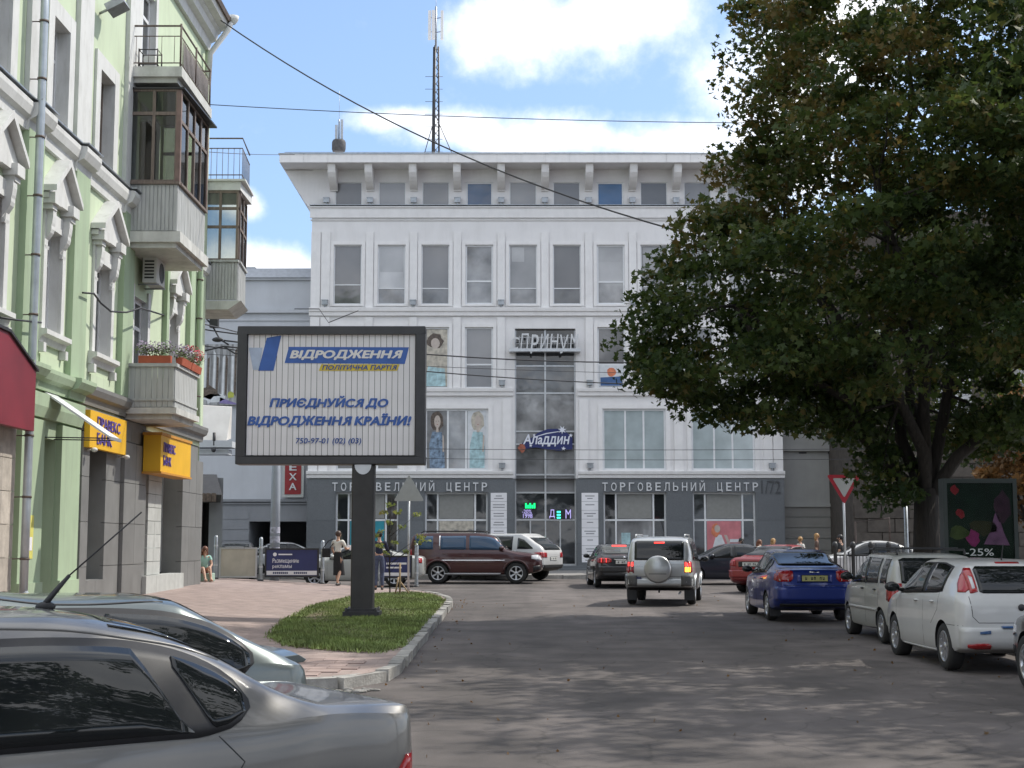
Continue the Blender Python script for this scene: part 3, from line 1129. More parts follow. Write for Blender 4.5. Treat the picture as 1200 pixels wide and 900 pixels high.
for b, lab in ((bays[6], 'blue and orange poster in the lower pane right of the entrance letters'), (bays[7], 'blue poster in the third floor window beside the maple branches')):
    poster(MF, 'window_poster', lab, b - .55, b + .55, wz[3][0] + .09, wz[3][0] + 1.05, -.074, M_white_p if b < 5 else M_wglass2, [('printed_band', M_navy_p, [(b - .5, wz[3][0] + .12), (b + .5, wz[3][0] + .12), (b + .5, wz[3][0] + .55), (b - .5, wz[3][0] + .5)]), ('printed_face', M_orange_p, blob(b, wz[3][0] + .75, .2, .2, 12, .1))])

# entrance glazing
pz = [Z0 + .3, mz(609), mz(577), mz(556), mz(520), mz(505), mz(460), mz(428), PZ]
m = MB()
nF = -.3
for z in pz[1:-1]:
    MF.box(m, CX - PW, CX + PW, nF - .03, nF + .035, z - .035, z + .035)
MF.box(m, CX - .04, CX + .04, nF - .03, nF + .05, pz[1] + .04, PZ)
for u in (CX - PW, CX + PW - .06):
    MF.box(m, u, u + .06, nF - .03, nF + .04, pz[0], PZ)
for u in (CX - .68, CX, CX + .66):
    MF.box(m, u - .03, u + .03, nF - .03, nF + .04, pz[0], pz[1] - .036)
MF.box(m, CX - PW, CX + PW, nF - .03, nF + .06, pz[0] - .02, pz[0] + .12)
ent = m.build('entrance_frame', M_alu, mall)
gl = [M_wglass3, M_wglass3, M_wglass2, M_wglass, M_wglass, M_wglass, M_wglass, M_wglass3]
for i in range(len(pz) - 1):
    cols = [CX - PW + .06, CX - .04, CX + .04, CX + PW - .06] if i else [CX - PW + .06, CX - .71, CX - .65, CX - .03, CX + .03, CX + .63, CX + .69, CX + PW - .06]
    for k in range(0, len(cols), 2):
        p = MB()
        MF.box(p, cols[k], cols[k + 1], nF - .02, nF - .01, pz[i] + .036, pz[i + 1] - .036)
        p.build('pane', gl[i], ent)
for u in (CX - .1, CX + .1):
    m = MB()
    m.tube([MF.pt(u, nF + .09, 1.3), MF.pt(u, nF + .09, 2.0)], .018, 6)
    m.build('door_handle', M_alu, ent)

# shop windows of the ground floor
for i, b in enumerate(wide):
    w = window(MF, mall, b - 1.4, b + 1.4, Z0 + .36, wz[1][1], -.16, M_pvc, M_wglass3, fw=.075, us=(.2, .8), zs=(.62,), name='shop_window', gm=[M_wglass3, M_wglass3, M_wglass, M_wglass, M_wglass3, M_wglass3])
zt = Z0 + .36 + (wz[1][1] - Z0 - .36) * .62
M_blind = mat('roller_blind', (0.25, 0.25, 0.235), 0.7, 0.08)
for i, b in enumerate(wide):
    m = MB()
    MF.box(m, b - .76, b + .76, -.185, -.175, zt + .08, wz[1][1] - .1)
    t = m.build('roller_blind', M_blind, mall)
b = wide[0]
poster(MF, 'window_poster', 'plain teal poster in the shop window behind the billboard pole', b - .76, b + .76, Z0 + .6, zt - .05, -.17, M_teal_p, [('printed_band', M_navy_p, [(b - .5, 1.1), (b + .4, 1.1), (b + .4, 1.4), (b - .5, 1.4)])])
b = wide[3]
poster(MF, 'window_poster', 'pink poster of a woman in white in the right hand shop window', b - .76, b + .76, Z0 + .5, zt - .05, -.17, M_pink_p, [
    ('printed_dress', M_white_p, [(b - .55, Z0 + .52), (b + .15, Z0 + .52), (b + .12, 1.5), (b - .12, 2.1), (b - .34, 2.15), (b - .5, 1.6)]),
    ('printed_arm', M_skin_p, [(b + .0, 2.1), (b + .12, 2.1), (b + .42, 1.35), (b + .3, 1.3)]),
    ('printed_hair', M_orange_p, blob(b - .38, 2.32, .2, .3, 14, .15, 4)),
    ('printed_face', M_skin_p, blob(b - .3, 2.38, .13, .17, 12, .03)),
    ('printed_word', M_white_p, [(b + .25, 1.78), (b + .7, 1.78), (b + .7, 1.92), (b + .25, 1.92)])])
b = wide[1]
poster(MF, 'window_poster', 'pale cream flower print in the shop window above the dark red car', b - .76, b + .76, Z0 + .6, zt - .05, -.17, M_beige_p, [('printed_leaf', M_pgrey, blob(b + .2 * q - .4, 2.05 + .12 * (q % 3), .12, .05, 8, .4, q)) for q in range(6)])
b = wide[2]
poster(MF, 'window_display', 'grey green shop window display left of the silver four wheel drive', b - .76, b + .76, Z0 + .6, zt - .05, -.17, M_wglass, [('display_panel', M_aqua_p, [(b - .6, 1.3), (b - .2, 1.3), (b - .2, 2.2), (b - .6, 2.2)]), ('display_panel', M_white_p, [(b + .1, 1.2), (b + .6, 1.2), (b + .6, 2.1), (b + .1, 2.1)])])

# small floodlights on the ledges, part of the building
for z, us in ((zl1 + .09, [CX + BP * k for k in range(-5, 6)]), (zl2 + .02, [CX + BP * k for k in (-5, -3, -1, 2, 4)]), (zl3 + .02, [CX - 1.95, CX + 2.0, CX - 3 * BP]), (zl4 + .06, [CX - 1.95, CX + 2.0, UR - .5])):
    for u in us:
        m = MB()
        MF.box(m, u - .13, u + .13, .1, .24, z + .1, z + .3)
        MF.box(m, u - .15, u + .15, .09, .26, z + .3, z + .33)
        MF.box(m, u - .03, u + .03, .12, .18, z, z + .1)
        m.build('floodlight', M_steel, mall)


# lettering
def letter_sign(fr, body, u0, u1, z0, h, n, mt_, label, group=None, cat='sign'):
    """raised letters fixed one by one"""
    t = thing('letter_sign', label, cat, fr.pt((u0 + u1) / 2, n, z0), 0, group)
    adv = (u1 - u0) / len(body)
    for i, c in enumerate(body):
        if c == ' ': continue
        wv = adv * (.62 if c not in 'ЦЬ' else .6)
        hh, zz = h, z0
        if c == 'Й': hh = h * 1.24
        if c == 'Ц': hh, zz = h * 1.16, z0 - h * .16
        sign_text(fr, c, u0 + adv * i + adv * .12, zz, wv, hh, n, .05, mt_, t, name='letter', bold=.012)
    return t


zt_ = mz(575.5)
lh = mz(565.5) - zt_
M_letter = mat('letter_white', (0.62, 0.63, 0.64), 0.5, 0.06)
letter_sign(MF, 'ТОРГОВЕЛЬНИЙ ЦЕНТР', P(391, 570, 65).x - .1, P(571, 570, 65).x + .1, zt_, lh, .085, M_letter, 'white raised letters of the shopping centre name left of the entrance')
letter_sign(MF, 'ТОРГОВЕЛЬНИЙ ЦЕНТР', P(707, 572, 65).x - .1, P(888, 572, 65).x + .1, zt_, lh, .085, M_letter, 'white raised letters of the shopping centre name right of the entrance')
t = thing('house_number', 'dark metal house number 1/72 at the right end of the granite wall', 'sign', MF.pt(P(902, 573, 65).x, .08, zt_))
sign_text(MF, '1/72', P(892, 573, 65).x, zt_ - .12, .85, .6, .085, .03, mat('number_grey', (0.07, 0.075, 0.08), 0.5), t, name='numeral')
# entrance name: bulky white letters on a dark box
t = thing('entrance_sign', 'bulky white letters on a bracket above the glass entrance', 'sign', MF.pt(CX, .1, mz(413)))
m = MB()
MF.box(m, CX - PW - .25, CX + PW + .2, -.05, .5, mz(413.5), mz(410))
m.build('shelf', M_alu, t)
m = MB()
for k in range(18):
    u = CX - PW + .05 + k * (2 * PW - .1) / 17
    m.tube([MF.pt(u, .1, mz(410)), MF.pt(u, .1, mz(394))], .012, 5)
for z in (mz(396), mz(403)):
    m.tube([MF.pt(CX - PW, .1, z), MF.pt(CX + PW, .1, z)], .014, 5)
m.build('support_grid', M_alu, t)
lx = CX - PW - .2
for i, (c, h, dz) in enumerate((('С', .55, -.02), ('П', .7, 0), ('Р', .85, -.2), ('И', .68, 0), ('Н', .68, 0), ('У', .84, -.2), ('М', .68, 0))):
    sign_text(MF, c, lx + i * .445, mz(411) + dz + .02, .385, h, .42, .07, M_letter, t, name='letter', shear=.15)
# shop sign with a script name and a shooting star
M_nvy = mat('sign_navy', (0.02, 0.028, 0.13), 0.35, 0.1)
M_whs = mat('sign_white', (0.72, 0.74, 0.82), 0.4, 0.04)
t = thing('shop_sign', 'navy shooting star sign with a white script name on the entrance glazing', 'sign', MF.pt(CX, nF + .1, mz(530)))
px = lambda x: P(x, 520, 65).x
arc = [(px(624), mz(512)), (px(632), mz(506)), (px(642), mz(502.5)), (px(652), mz(502)), (px(660), mz(503))]
arc2 = [(px(671), mz(512)), (px(671), mz(526)), (px(655), mz(528)), (px(640), mz(526)), (px(628), mz(524)), (px(606), mz(527)), (px(612), mz(519))]
m = MB()
MF.face_poly(m, arc + arc2, nF + .06, nF + .14)
m.build('board', M_nvy, t)
sign_text(MF, 'Аладдин', px(613), mz(523), px(668) - px(613), mz(508.5) - mz(523), nF + .141, .03, M_whs, t, bold=.02, shear=.2)


def star(u, z, r, k=8):
    return [(u + (r if i % 2 == 0 else r * .42) * math.cos(math.pi * i / k + .2), z + (r if i % 2 == 0 else r * .42) * math.sin(math.pi * i / k + .2)) for i in range(2 * k)]


for (x, y, r, k) in ((659, 503.5, .2, 7), (669, 510, .1, 5), (626, 509.5, .07, 5), (622, 522, .08, 5), (660.5, 525.5, .11, 5)):
    m = MB()
    MF.face_poly(m, star(px(x), mz(y), r, k), nF + .142, nF + .17)
    m.build('star', M_whs, t)
m = MB()
MF.face_poly(m, [(px(628), mz(511)), (px(640), mz(507.2)), (px(655), mz(505)), (px(655), mz(505.8)), (px(641), mz(508.2)), (px(629), mz(511.6))], nF + .141, nF + .15)
m.build('comet_tail', M_whs, t)
m = MB()
MF.face_poly(m, blob(px(611.5), mz(524.5), .17, .2, 12, .2, 9), nF + .142, nF + .16)
m.build('lamp_emblem', mat('emblem_rust', (0.32, 0.10, 0.06), 0.5, 0.3, 12), t)
# directory boards
for (xa, xb, lab, seed) in ((575, 594, 'white directory board with few grey lines left of the entrance doors', 3), (681.5, 701, 'white directory board with many grey lines right of the entrance doors', 5)):
    u0, u1 = P(xa, 610, 65).x, P(xb, 610, 65).x
    t = thing('directory_board', lab, 'sign', MF.pt((u0 + u1) / 2, .1, 1.2))
    z0, z1 = Z0 + .45, mz(577.5)
    nr = 8
    for k in range(nr):
        m = MB()
        za, zb = z0 + (z1 - z0) * k / nr, z0 + (z1 - z0) * (k + 1) / nr
        MF.box(m, u0, u1, .08, .105, za + .006, zb - .006)
        m.build('panel', M_paper, t)
        rr = random.Random(seed * 10 + k)
        for q in range(2 if rr.random() < .7 else 1):
            w_ = rr.uniform(.12, .27)
            m = MB()
            zc = (za + zb) / 2 - q * .11 + .05
            uc = (u0 + u1) / 2
            MF.box(m, uc - w_, uc + w_, .1055, .108, zc - .02, zc + .02)
            m.build('printed_line', mat('faded_ink', (0.24, 0.24, 0.25), 0.7), t)
# LED signs behind the entrance glass
M_green_led = mat('green_led', (0.02, 0.3, 0.08), 0.4, 0.05, emit=(0.0, 1.0, 0.2), estr=1.1)
M_viol = mat('violet_led', (0.3, 0.26, 0.5), 0.4, 0.4, 30, emit=(0.45, 0.4, 0.8), estr=0.5)
pxx = lambda x: P(x, 600, 65).x
t = thing('led_sign', 'green lit rectangle sign over violet lettering in the left entrance pane', 'lit sign', MF.pt(pxx(621), nF + .04, mz(605)))
for i in range(5):
    m = MB()
    MF.box(m, pxx(615.5) + i * .095, pxx(615.5) + i * .095 + .07, nF + .05, nF + .08, mz(595.5), mz(589.5) - (.08 if i in (1, 3) else 0))
    m.build('lit_bar', M_green_led, t)
m = MB()
MF.box(m, pxx(614.5), pxx(628.5), nF + .03, nF + .05, mz(596.5), mz(588.5))
m.build('case', M_black, t)
sign_text(MF, '-20%', pxx(612), mz(601.5), .42, .17, nF + .05, .02, M_viol, t)
sign_text(MF, '1998', pxx(613), mz(607), .42, .2, nF + .05, .02, M_viol, t)
t = thing('led_sign', 'small green lit bars between violet figures in the right entrance pane', 'lit sign', MF.pt(pxx(655), nF + .04, mz(608)))
for q in range(3):
    m = MB()
    MF.box(m, pxx(652.8), pxx(657.2), nF + .05, nF + .08, mz(607.5 - q * 3.4), mz(605.6 - q * 3.4))
    m.build('lit_bar', mat('teal_led', (0.02, 0.3, 0.2), 0.4, 0.05, emit=(0.05, 1.0, 0.6), estr=1.2), t)
for c, x in (('Д', 644), ('М', 663)):
    sign_text(MF, c, pxx(x), mz(607.5), .24, .4, nF + .05, .02, M_viol, t)
m = MB()
MF.box(m, pxx(643), pxx(670), nF + .03, nF + .049, mz(608.5), mz(597))
m.build('case', M_black, t)
# entrance steps
m = MB()
for i in range(2):
    m.box(CX - 2.2 - i * .3, CX + 2.2 + i * .3, 64.3 - i * .3, 65.2, .45, .74 - i * .12)
tag(m.build('steps', M_granite), kind='structure')

# roof masts
mast = thing('antenna_mast', 'tall lattice mobile phone mast with panel antennas on the mall roof', 'antenna', (P(510, 178, 68).x, 68, zf1))
mxx = P(510, 178, 68).x
mtop = P(511, 10, 68).z
m = MB()
for k in range(3):
    a = 2 * math.pi * k / 3 + .3
    m.tube([(mxx + .2 * math.cos(a), 68 + .2 * math.sin(a), zf1), (mxx + .13 * math.cos(a), 68 + .13 * math.sin(a), mtop - 1.9)], .05, 6)
nz_ = 16
for i in range(nz_):
    za, zb = zf1 + (mtop - 1.9 - zf1) * i / nz_, zf1 + (mtop - 1.9 - zf1) * (i + 1) / nz_
    for k in range(3):
        a, b_ = 2 * math.pi * k / 3 + .3, 2 * math.pi * (k + 1) / 3 + .3
        ra, rb = .2 - .07 * i / nz_, .2 - .07 * (i + 1) / nz_
        m.tube([(mxx + ra * math.cos(a), 68 + ra * math.sin(a), za), (mxx + rb * math.cos(b_), 68 + rb * math.sin(b_), zb)], .016, 4)
m.build('lattice', M_dark, mast)
m = MB()
m.tube([(mxx, 68, mtop - 2.2), (mxx, 68, mtop + .1)], .05, 8)
m.tube([(mxx, 68, mtop), (mxx, 68, mtop + .5)], .012, 5)
m.build('head_pole', M_steel, mast)
for i in range(7):
    m = MB()
    z = zf1 + 1.3 + i * .62
    m.tube([(mxx - .5, 68, z), (mxx + .35, 68, z)], .012, 4)
    m.build('step_bolt', M_dark, mast)
for a in (-.3, .3, -.12):
    m = MB()
    m.box(mxx + a - .07, mxx + a + .07, 67.75 + abs(a) * .3, 67.87 + abs(a) * .3, mtop - 1.6, mtop - .15)
    m.build('panel_antenna', M_white2, mast)
    m = MB()
    m.tube([(mxx, 68, mtop - .5), (mxx + a, 67.87, mtop - .5)], .02, 5)
    m.tube([(mxx, 68, mtop - 1.2), (mxx + a, 67.87, mtop - 1.2)], .02, 5)
    m.build('antenna_bracket', M_dark, mast)
m = MB()
zj = P(511, 135, 68).z
m.tube([(mxx, 68, zj), (P(492, 178, 68).x, 67.2, zf1)], .022, 5)
m.tube([(mxx, 68, zj), (P(541, 178, 68).x, 67.2, zf1)], .022, 5)
m.build('stay', M_dark, mast)
M_rust2 = mat('drum_brown', (.06, .058, .06), .7, .3, 9)
sm_ = thing('antenna_mast', 'small stubby antenna on a round drum at the left end of the mall roof', 'antenna', (P(397, 176, 67).x, 67, zf1))
x = P(397, 176, 67).x
zq_ = P(397, 177, 67).z - .08
m = MB()
m.lathe([(0, 0), (.29, 0), (.33, .12), (.33, .45), (.28, .55), (0, .55)], 14, (x, 67, zq_ + .05))
m.build('drum', M_rust2, sm_)
m = MB()
m.tube([(x, 67, zq_ + .5), (x, 67, zq_ + 1.6)], .04, 6)
m.tube([(x, 67, zq_ + 1.5), (x, 67, zq_ + 3.0)], .008, 4)
m.build('pole', M_steel, sm_)
for a in (-.12, .14):
    m = MB()
    m.box(x + a - .06, x + a + .06, 66.9, 67.0, zq_ + .65, zq_ + 1.45 + a)
    m.build('panel_antenna', M_steel, sm_)

# ---- lower wing left of the mall
LW = Fr((0, 66, 0), (1, 0, 0), (0, -1, 0))
lz = lambda y: P(600, y, 66).z
xa, xb = -19.5, UL - .02
wing = thing('annexe_building', 'pale grey two part annexe with a dark passage left of the mall', 'building', (-13, 66, .5))
M_lgrey = mat('light_grey_render', (0.50, 0.52, 0.55), 0.8, 0.06, 1.0, dirt=0.25, dcol=(0.36, 0.37, 0.38))
M_mgrey = mat('mid_grey_render', (0.24, 0.25, 0.265), 0.8, 0.08, 1.5, dirt=0.3, dcol=(0.16, 0.165, 0.17))
m = MB()
ph0, ph1 = P(292, 620, 66).x, UL - .1
LW.wall(m, xa, xb, Z0, lz(585), [(ph0, ph1, Z0, lz(611), 6.0)])
m.add([LW.pt(ph0, -6, Z0), LW.pt(ph1, -6, Z0), LW.pt(ph1, -6, lz(611)), LW.pt(ph0, -6, lz(611))], [(0, 1, 2, 3)])
m.build('rendered_base', M_mgrey, wing)
m = MB()
LW.box(m, xa, xb, -12, 0, lz(585) + .002, lz(326))
m.build('wall', M_lgrey, wing)
m = MB()
m.hexa([(xa - .1, 65.8, lz(326) + .002), (xb, 65.8, lz(326) + .002), (xb, 78, lz(326) + .002), (xa - .1, 78, lz(326) + .002), (xa - .1, 66.3, lz(313)), (xb, 66.3, lz(313)), (xb, 78, lz(313)), (xa - .1, 78, lz(313))])
m.build('roof', mat('grey_roofing', (0.36, 0.38, 0.41), 0.6, 0.1), wing)
m = MB()
m.box(P(288, 312, 67).x, P(299, 312, 67).x, 67, 67.5, lz(313), lz(308))
m.build('roof_vent', M_steel, wing)
for y0, y1, d in ((326, 328.5, .12), (363, 367, .16), (374, 376, .05), (585, 588, .12), (589.5, 591, .07)):
    m = MB()
    LW.box(m, xa, xb - .003, .001, d, lz(y1), lz(y0))
    m.build('string_course', M_lgrey if y0 < 500 else M_mgrey, wing)
for y in (600, 612, 625):
    m = MB()
    LW.box(m, P(258, y, 66).x, ph0 - .02, .001, .02, lz(y) - .015 - .3, lz(y) - .015)
    m.build('render_course', M_mgrey, wing)
t = thing('shop_sign', 'narrow red vertical sign with white letters left of the granite wall', 'sign', LW.pt(P(343, 565, 65.8).x, .2, lz(580)))
u0, u1 = P(334, 560, 65.8).x, P(353, 560, 65.8).x
m = MB()
LW.box(m, u0 - .12, u1 + .12, .1, .22, lz(583), lz(518))
m.build('sign_frame', M_alu, t)
m = MB()
LW.box(m, u0, u1, .221, .26, lz(579.5), lz(520))
m.build('red_board', mat('sign_red', (0.27, 0.025, 0.03), 0.4, 0.12), t)
for i, c in enumerate('АХЕМ'):
    sign_text(LW, c, (u0 + u1) / 2 - .17, lz(574.5) + i * .44, .34, .32, .261, .03, M_letter, t, name='letter', bold=.02)
# ------------------------------------------------------------------ green corner building on the left
GX = -9.0
GF = Fr((GX, 0, 0), (0, 1, 0), (1, 0, 0))


def gq(x, y, n=0.0):
    """u, z on the green facade seen at photo pixel x, y"""
    d = ray(x, y)
    t = (GX + n) / d[0]
    return d[1] * t, CAM_H + d[2] * t


M_lg = mat('pale_green_plaster', (0.53, 0.615, 0.44), 0.85, 0.05, 1.0, bump=0.12, bscale=50, dirt=0.55, dcol=(0.40, 0.45, 0.34), dmap=(3, 3, .35))
M_mg = mat('green_plaster', (0.355, 0.45, 0.305), 0.85, 0.06, 1.2, bump=0.12, bscale=50, dirt=0.55, dcol=(0.25, 0.29, 0.22), dmap=(3, 3, .35))
M_gw = mat('white_stucco', (0.63, 0.635, 0.62), 0.8, 0.05, 2, bump=0.15, bscale=40, dirt=0.6, dcol=(0.42, 0.42, 0.39), dmap=(4, 4, 1.2))
M_clad = mat('grey_cladding', (0.19, 0.19, 0.185), 0.55, 0.1, 2, dirt=0.25, dcol=(0.14, 0.14, 0.135), tint=0.06)
M_lstone = mat('light_stone', (0.43, 0.44, 0.42), 0.75, 0.1, 4, tint=0.06)
M_beige = mat('beige_stone', (0.42, 0.38, 0.33), 0.85, 0.18, 5, bump=0.3, bscale=25, tint=0.1)
M_wood = mat('brown_wood', (0.185, 0.145, 0.12), 0.65, 0.3, 3, stretch=(8, 8, 1))
M_rust = mat('rusty_iron', (0.12, 0.09, 0.075), 0.7, 0.35, 14)
M_slat = mat('weathered_sheet', (0.44, 0.45, 0.44), 0.7, 0.12, 3, dirt=0.4, dcol=(0.29, 0.28, 0.26), stretch=(3, 3, .6))
M_conc = mat('balcony_concrete', (0.55, 0.55, 0.52), 0.85, 0.14, 3, bump=0.2, dirt=0.5, dcol=(0.24, 0.23, 0.2))
M_gclear = bpy.data.materials.new('clear_glass')
M_gclear.use_nodes = True
q = M_gclear.node_tree
for n_ in list(q.nodes):
    if n_.type == 'BSDF_PRINCIPLED': q.nodes.remove(n_)
tr = q.nodes.new('ShaderNodeBsdfTransparent')
tr.inputs[0].default_value = (0.62, 0.64, 0.62, 1)
gs = q.nodes.new('ShaderNodeBsdfGlossy')
gs.inputs['Roughness'].default_value = 0.04
fz = q.nodes.new('ShaderNodeFresnel')
fz.inputs[0].default_value = 1.6
mi_ = q.nodes.new('ShaderNodeMixShader')
q.links.new(fz.outputs[0], mi_.inputs[0])
q.links.new(tr.outputs[0], mi_.inputs[1])
q.links.new(gs.outputs[0], mi_.inputs[2])
q.links.new(mi_.outputs[0], q.nodes['Material Output'].inputs['Surface'])

YA, YB = 14.0, 41.7
GT = 16.42                              # wall head under the cornice
gb = thing('corner_building', 'pale green four storey building with white window surrounds and grey bank front at left', 'building', (GX, 32, 0.4))
low = [(24.15, 25.15), (27.48, 28.44), (30.82, 32.02), (37.5, 38.5)]
upp = [(24.1, 25.1), (27.45, 28.45), (30.68, 31.78)]
ZL, ZU = 5.02, 9.78
hs = [(a, b, 5.8, 7.8, .42) for a, b in low] + [(a, b, 10.02, 12.0, .44) for a, b in upp]
hs += [(34.0, 35.3, 4.86, 7.6, .3), (34.0, 35.3, 8.96, 11.4, .3), (34.0, 35.3, 12.88, 15.3, .3)]
hs += [(20.8, 21.8, 5.8, 7.8, .3), (20.8, 21.8, 10.02, 12.0, .3)]
m = MB()
GF.wall(m, YA, YB, 4.5, GT + .6, hs, mr=1)
m.add([(GX, YB, .3), (GX - 14, YB, .3), (GX - 14, YB, GT + .6), (GX, YB, GT + .6)], [(0, 1, 2, 3)])
m.add([(GX, YA, .3), (GX - 14, YA, .3), (GX - 14, YA, GT + .6), (GX, YA, GT + .6)], [(0, 1, 2, 3)])
m.add([(GX - 14, YA, .3), (GX - 14, YB, .3), (GX - 14, YB, GT + .6), (GX - 14, YA, GT + .6)], [(0, 1, 2, 3)])
m.add([(GX, YA, GT + .6), (GX, YB, GT + .6), (GX - 14, YB, GT + .6), (GX - 14, YA, GT + .6)], [(0, 1, 2, 3)])
m.build('wall', [M_lg, M_gw], gb)
# pilasters of the first floor, and white lesenes above
for a, b in ((26.0, 26.9), (28.95, 29.9), (32.72, 33.6), (36.9, 37.15), (39.6, 41.2)):
    m = MB()
    GF.box(m, a, b, .001, .13, ZL + .05, ZU - .45)
    m.build('pilaster', M_mg, gb)
    if b > 34: continue
    m = MB()
    GF.box(m, a, b, .001, .1, ZU + .06, GT - .3)
    m.build('white_pilaster', M_gw, gb)
m = MB()
GF.box(m, YB - .42, YB + .02, .001, .08, ZL, GT - .3)
m.build('corner_quoin', M_lg, gb)
# string courses
prof = lambda z, h, d: [(.001, z - h), (d * .35, z - h), (d * .42, z - h * .62), (d * .8, z - h * .5), (d, z - h * .2), (d, z), (.001, z + .05)]
for a, b, d in ((YA, 25.95, .22), (25.95, 26.95, .34), (26.95, 28.9, .22), (28.9, 29.95, .34), (29.95, 32.67, .22), (32.67, 33.65, .34), (33.65, YB + .1, .2)):
    m = MB()
    GF.prism_u(m, prof(ZU, .5, d), a + .003, b - .003)
    m.build('string_course', M_gw, gb)
    m = MB()
    GF.box(m, a + .003, b - .003, .02, d + .03, ZU + .055, ZU + .08)
    m.build('zinc_flashing', M_steel, gb)
for a, b, d in ((YA, 25.95, .16), (25.95, 26.95, .28), (26.95, 28.9, .16), (28.9, 29.95, .28), (29.95, YB + .06, .14)):
    m = MB()
    GF.prism_u(m, prof(ZL, .4, d + .1), a + .003, b - .003)
    m.build('string_course', M_mg if a < 29.9 else M_clad, gb)
m = MB()
GF.prism_u(m, [(.001, 4.1), (.1, 4.1), (.16, 4.3), (.16, 4.55), (.001, 4.6)], 26.2, 29.94)
m.build('frieze_band', M_mg, gb)


def scroll(m, u, z0, z1, d):
    pr = [(.002, z1), (d, z1), (d, z1 - .12), (d * .92, z1 - .25)]
    for k in range(6):
        t = k / 5
        pr.append((d * (.85 - .62 * t + .16 * math.sin(t * math.pi * 1.5)), z1 - .3 - (z1 - z0 - .4) * t))
    pr += [(d * .38, z0 + .06), (.06, z0), (.002, z0)]
    GF.prism_u(m, pr, u - .1, u + .1)


def grand_window(a, b, z0, z1):
    """window with consoles, gabled pediment and a moulded sill"""
    m = MB()
    GF.box(m, a - .2, a - .002, .002, .06, z0, z1 + .32)
    GF.box(m, b + .002, b + .2, .002, .06, z0, z1 + .32)
    GF.box(m, a - .002, b + .002, .002, .057, z1 + .003, z1 + .32)
    m.build('window_surround', M_gw, gb)
    c = (a + b) / 2
    hw = (b - a) / 2 + .34
    zb = z1 + .5
    m = MB()
    GF.face_poly(m, [(c - hw, zb), (c + hw, zb), (c + hw, zb + .1), (c, zb + .74), (c - hw, zb + .1)], .002, .16)
    for s_ in (-1, 1):             # raking mouldings and returns
        GF.face_poly(m, [(c + s_ * hw * 1.05, zb + .12), (c, zb + .8), (c, zb + .94), (c + s_ * (hw * 1.05), zb + .24)], .002, .32)
        GF.box(m, c + s_ * (hw * .72) - .2, c + s_ * (hw * .72) + .2, .002, .27, zb - .1, zb + .11)
        GF.box(m, c + s_ * (hw * .72) - .14, c + s_ * (hw * .72) + .14, .002, .21, zb - .2, zb - .102)
    m.build('pediment', M_gw, gb)
    for s_ in (-1, 1):
        m = MB()
        scroll(m, c + s_ * (hw - .3), z1 - .45, zb - .202, .19)
        m.build('console', M_gw, gb)
    m = MB()
    GF.prism_u(m, [(.002, z0 - .28), (.06, z0 - .28), (.1, z0 - .16), (.2, z0 - .12), (.2, z0 - .03), (.002, z0 - .003)], a - .3, b + .3)
    for u in (a - .2, b + .2):
        GF.box(m, u - .08, u + .08, .002, .14, z0 - .46, z0 - .284)
    m.build('sill', M_gw, gb)
    m = MB()
    GF.box(m, a - .12, b + .12, .002, .03, z0 - .82, z0 - .48)
    m.build('apron_panel', M_lg, gb)


for a, b in low + [(20.8, 21.8)]:
    grand_window(a, b, 5.8, 7.8)
    window(GF, gb, a + .004, b - .004, 5.8, 7.796, -.20, M_wood if a == 24.15 else M_pvc, M_wglass3, fw=.07, us=(.5,), zs=(.7,))
for a, b in upp + [(20.8, 21.8)]:
    m = MB()
    for u0, u1 in ((a - .34, a - .002), (b + .002, b + .34)):
        GF.box(m, u0, u1, .002, .06, ZU + .1, 12.35)
    GF.box(m, a - .002, b + .002, .002, .057, 12.004, 12.35)
    m.build('window_surround', M_gw, gb)
    window(GF, gb, a + .004, b - .004, 10.02, 11.996, -.21, M_wood if a > 30 else M_pvc, M_wglass3, fw=.07, us=(.5,), zs=(.68,))
# plaster reveals read as pale; balcony doors
for a, b, z0, z1 in ((34.0, 35.3, 4.86, 7.6), (34.0, 35.3, 8.96, 11.4), (34.0, 35.3, 12.88, 15.3)):
    window(GF, gb, a + .004, b - .004, z0, z1 - .004, -.12, M_pvc, M_wglass3, fw=.09, us=(.5,), zs=(.75,), name='balcony_door')
    m = MB()
    GF.box(m, a - .22, a - .003, .002, .05, z0, z1 + .25)
    GF.box(m, b + .003, b + .22, .002, .05, z0, z1 + .25)
    m.build('door_surround', M_gw, gb)
# eaves cornice and gutter
m = MB()
GF.prism_u(m, [(.001, GT - .3), (.1, GT - .3), (.14, GT - .05), (.3, GT + .02), (.34, GT + .2), (.42, GT + .26), (.42, GT + .3), (.62, GT + .36), (.66, GT + .52), (.001, GT + 1.0)], YA, YB - .3)
m.build('cornice', M_gw, gb)
m = MB()
GF.prism_u(m, [(.6, GT + .54), (.72, GT + .5), (.76, GT + .62), (.64, GT + .66)], YA, YB - .25)
m.build('gutter', M_rust, gb)
# down pipes
def downpipe(u, n, z0, z1, me, off=()):
    m = MB()
    m.tube([GF.pt(u, n, z) for z in np.linspace(z1, z0, 9)], .075, 10)
    if z0 < 1.5:
        m.tube([GF.pt(u, n, z0 + .01), GF.pt(u + .02, n + .08, z0 - .14), GF.pt(u + .05, n + .26, z0 - .26)], [.078, .085, .1], 10)
    o = m.build('downpipe', me, gb)
    for k in range(int((z1 - z0) / 1.1)):
        z = z0 + .6 + 1.1 * k
        b = MB()
        b.lathe([(.082, -.02), (.09, -.02), (.09, .02), (.082, .02)], 10, GF.pt(u, n, z))
        b.tube([GF.pt(u, n - .08, z), GF.pt(u, .0, z)], .012, 5)
        b.build('pipe_clip', M_rust, o)


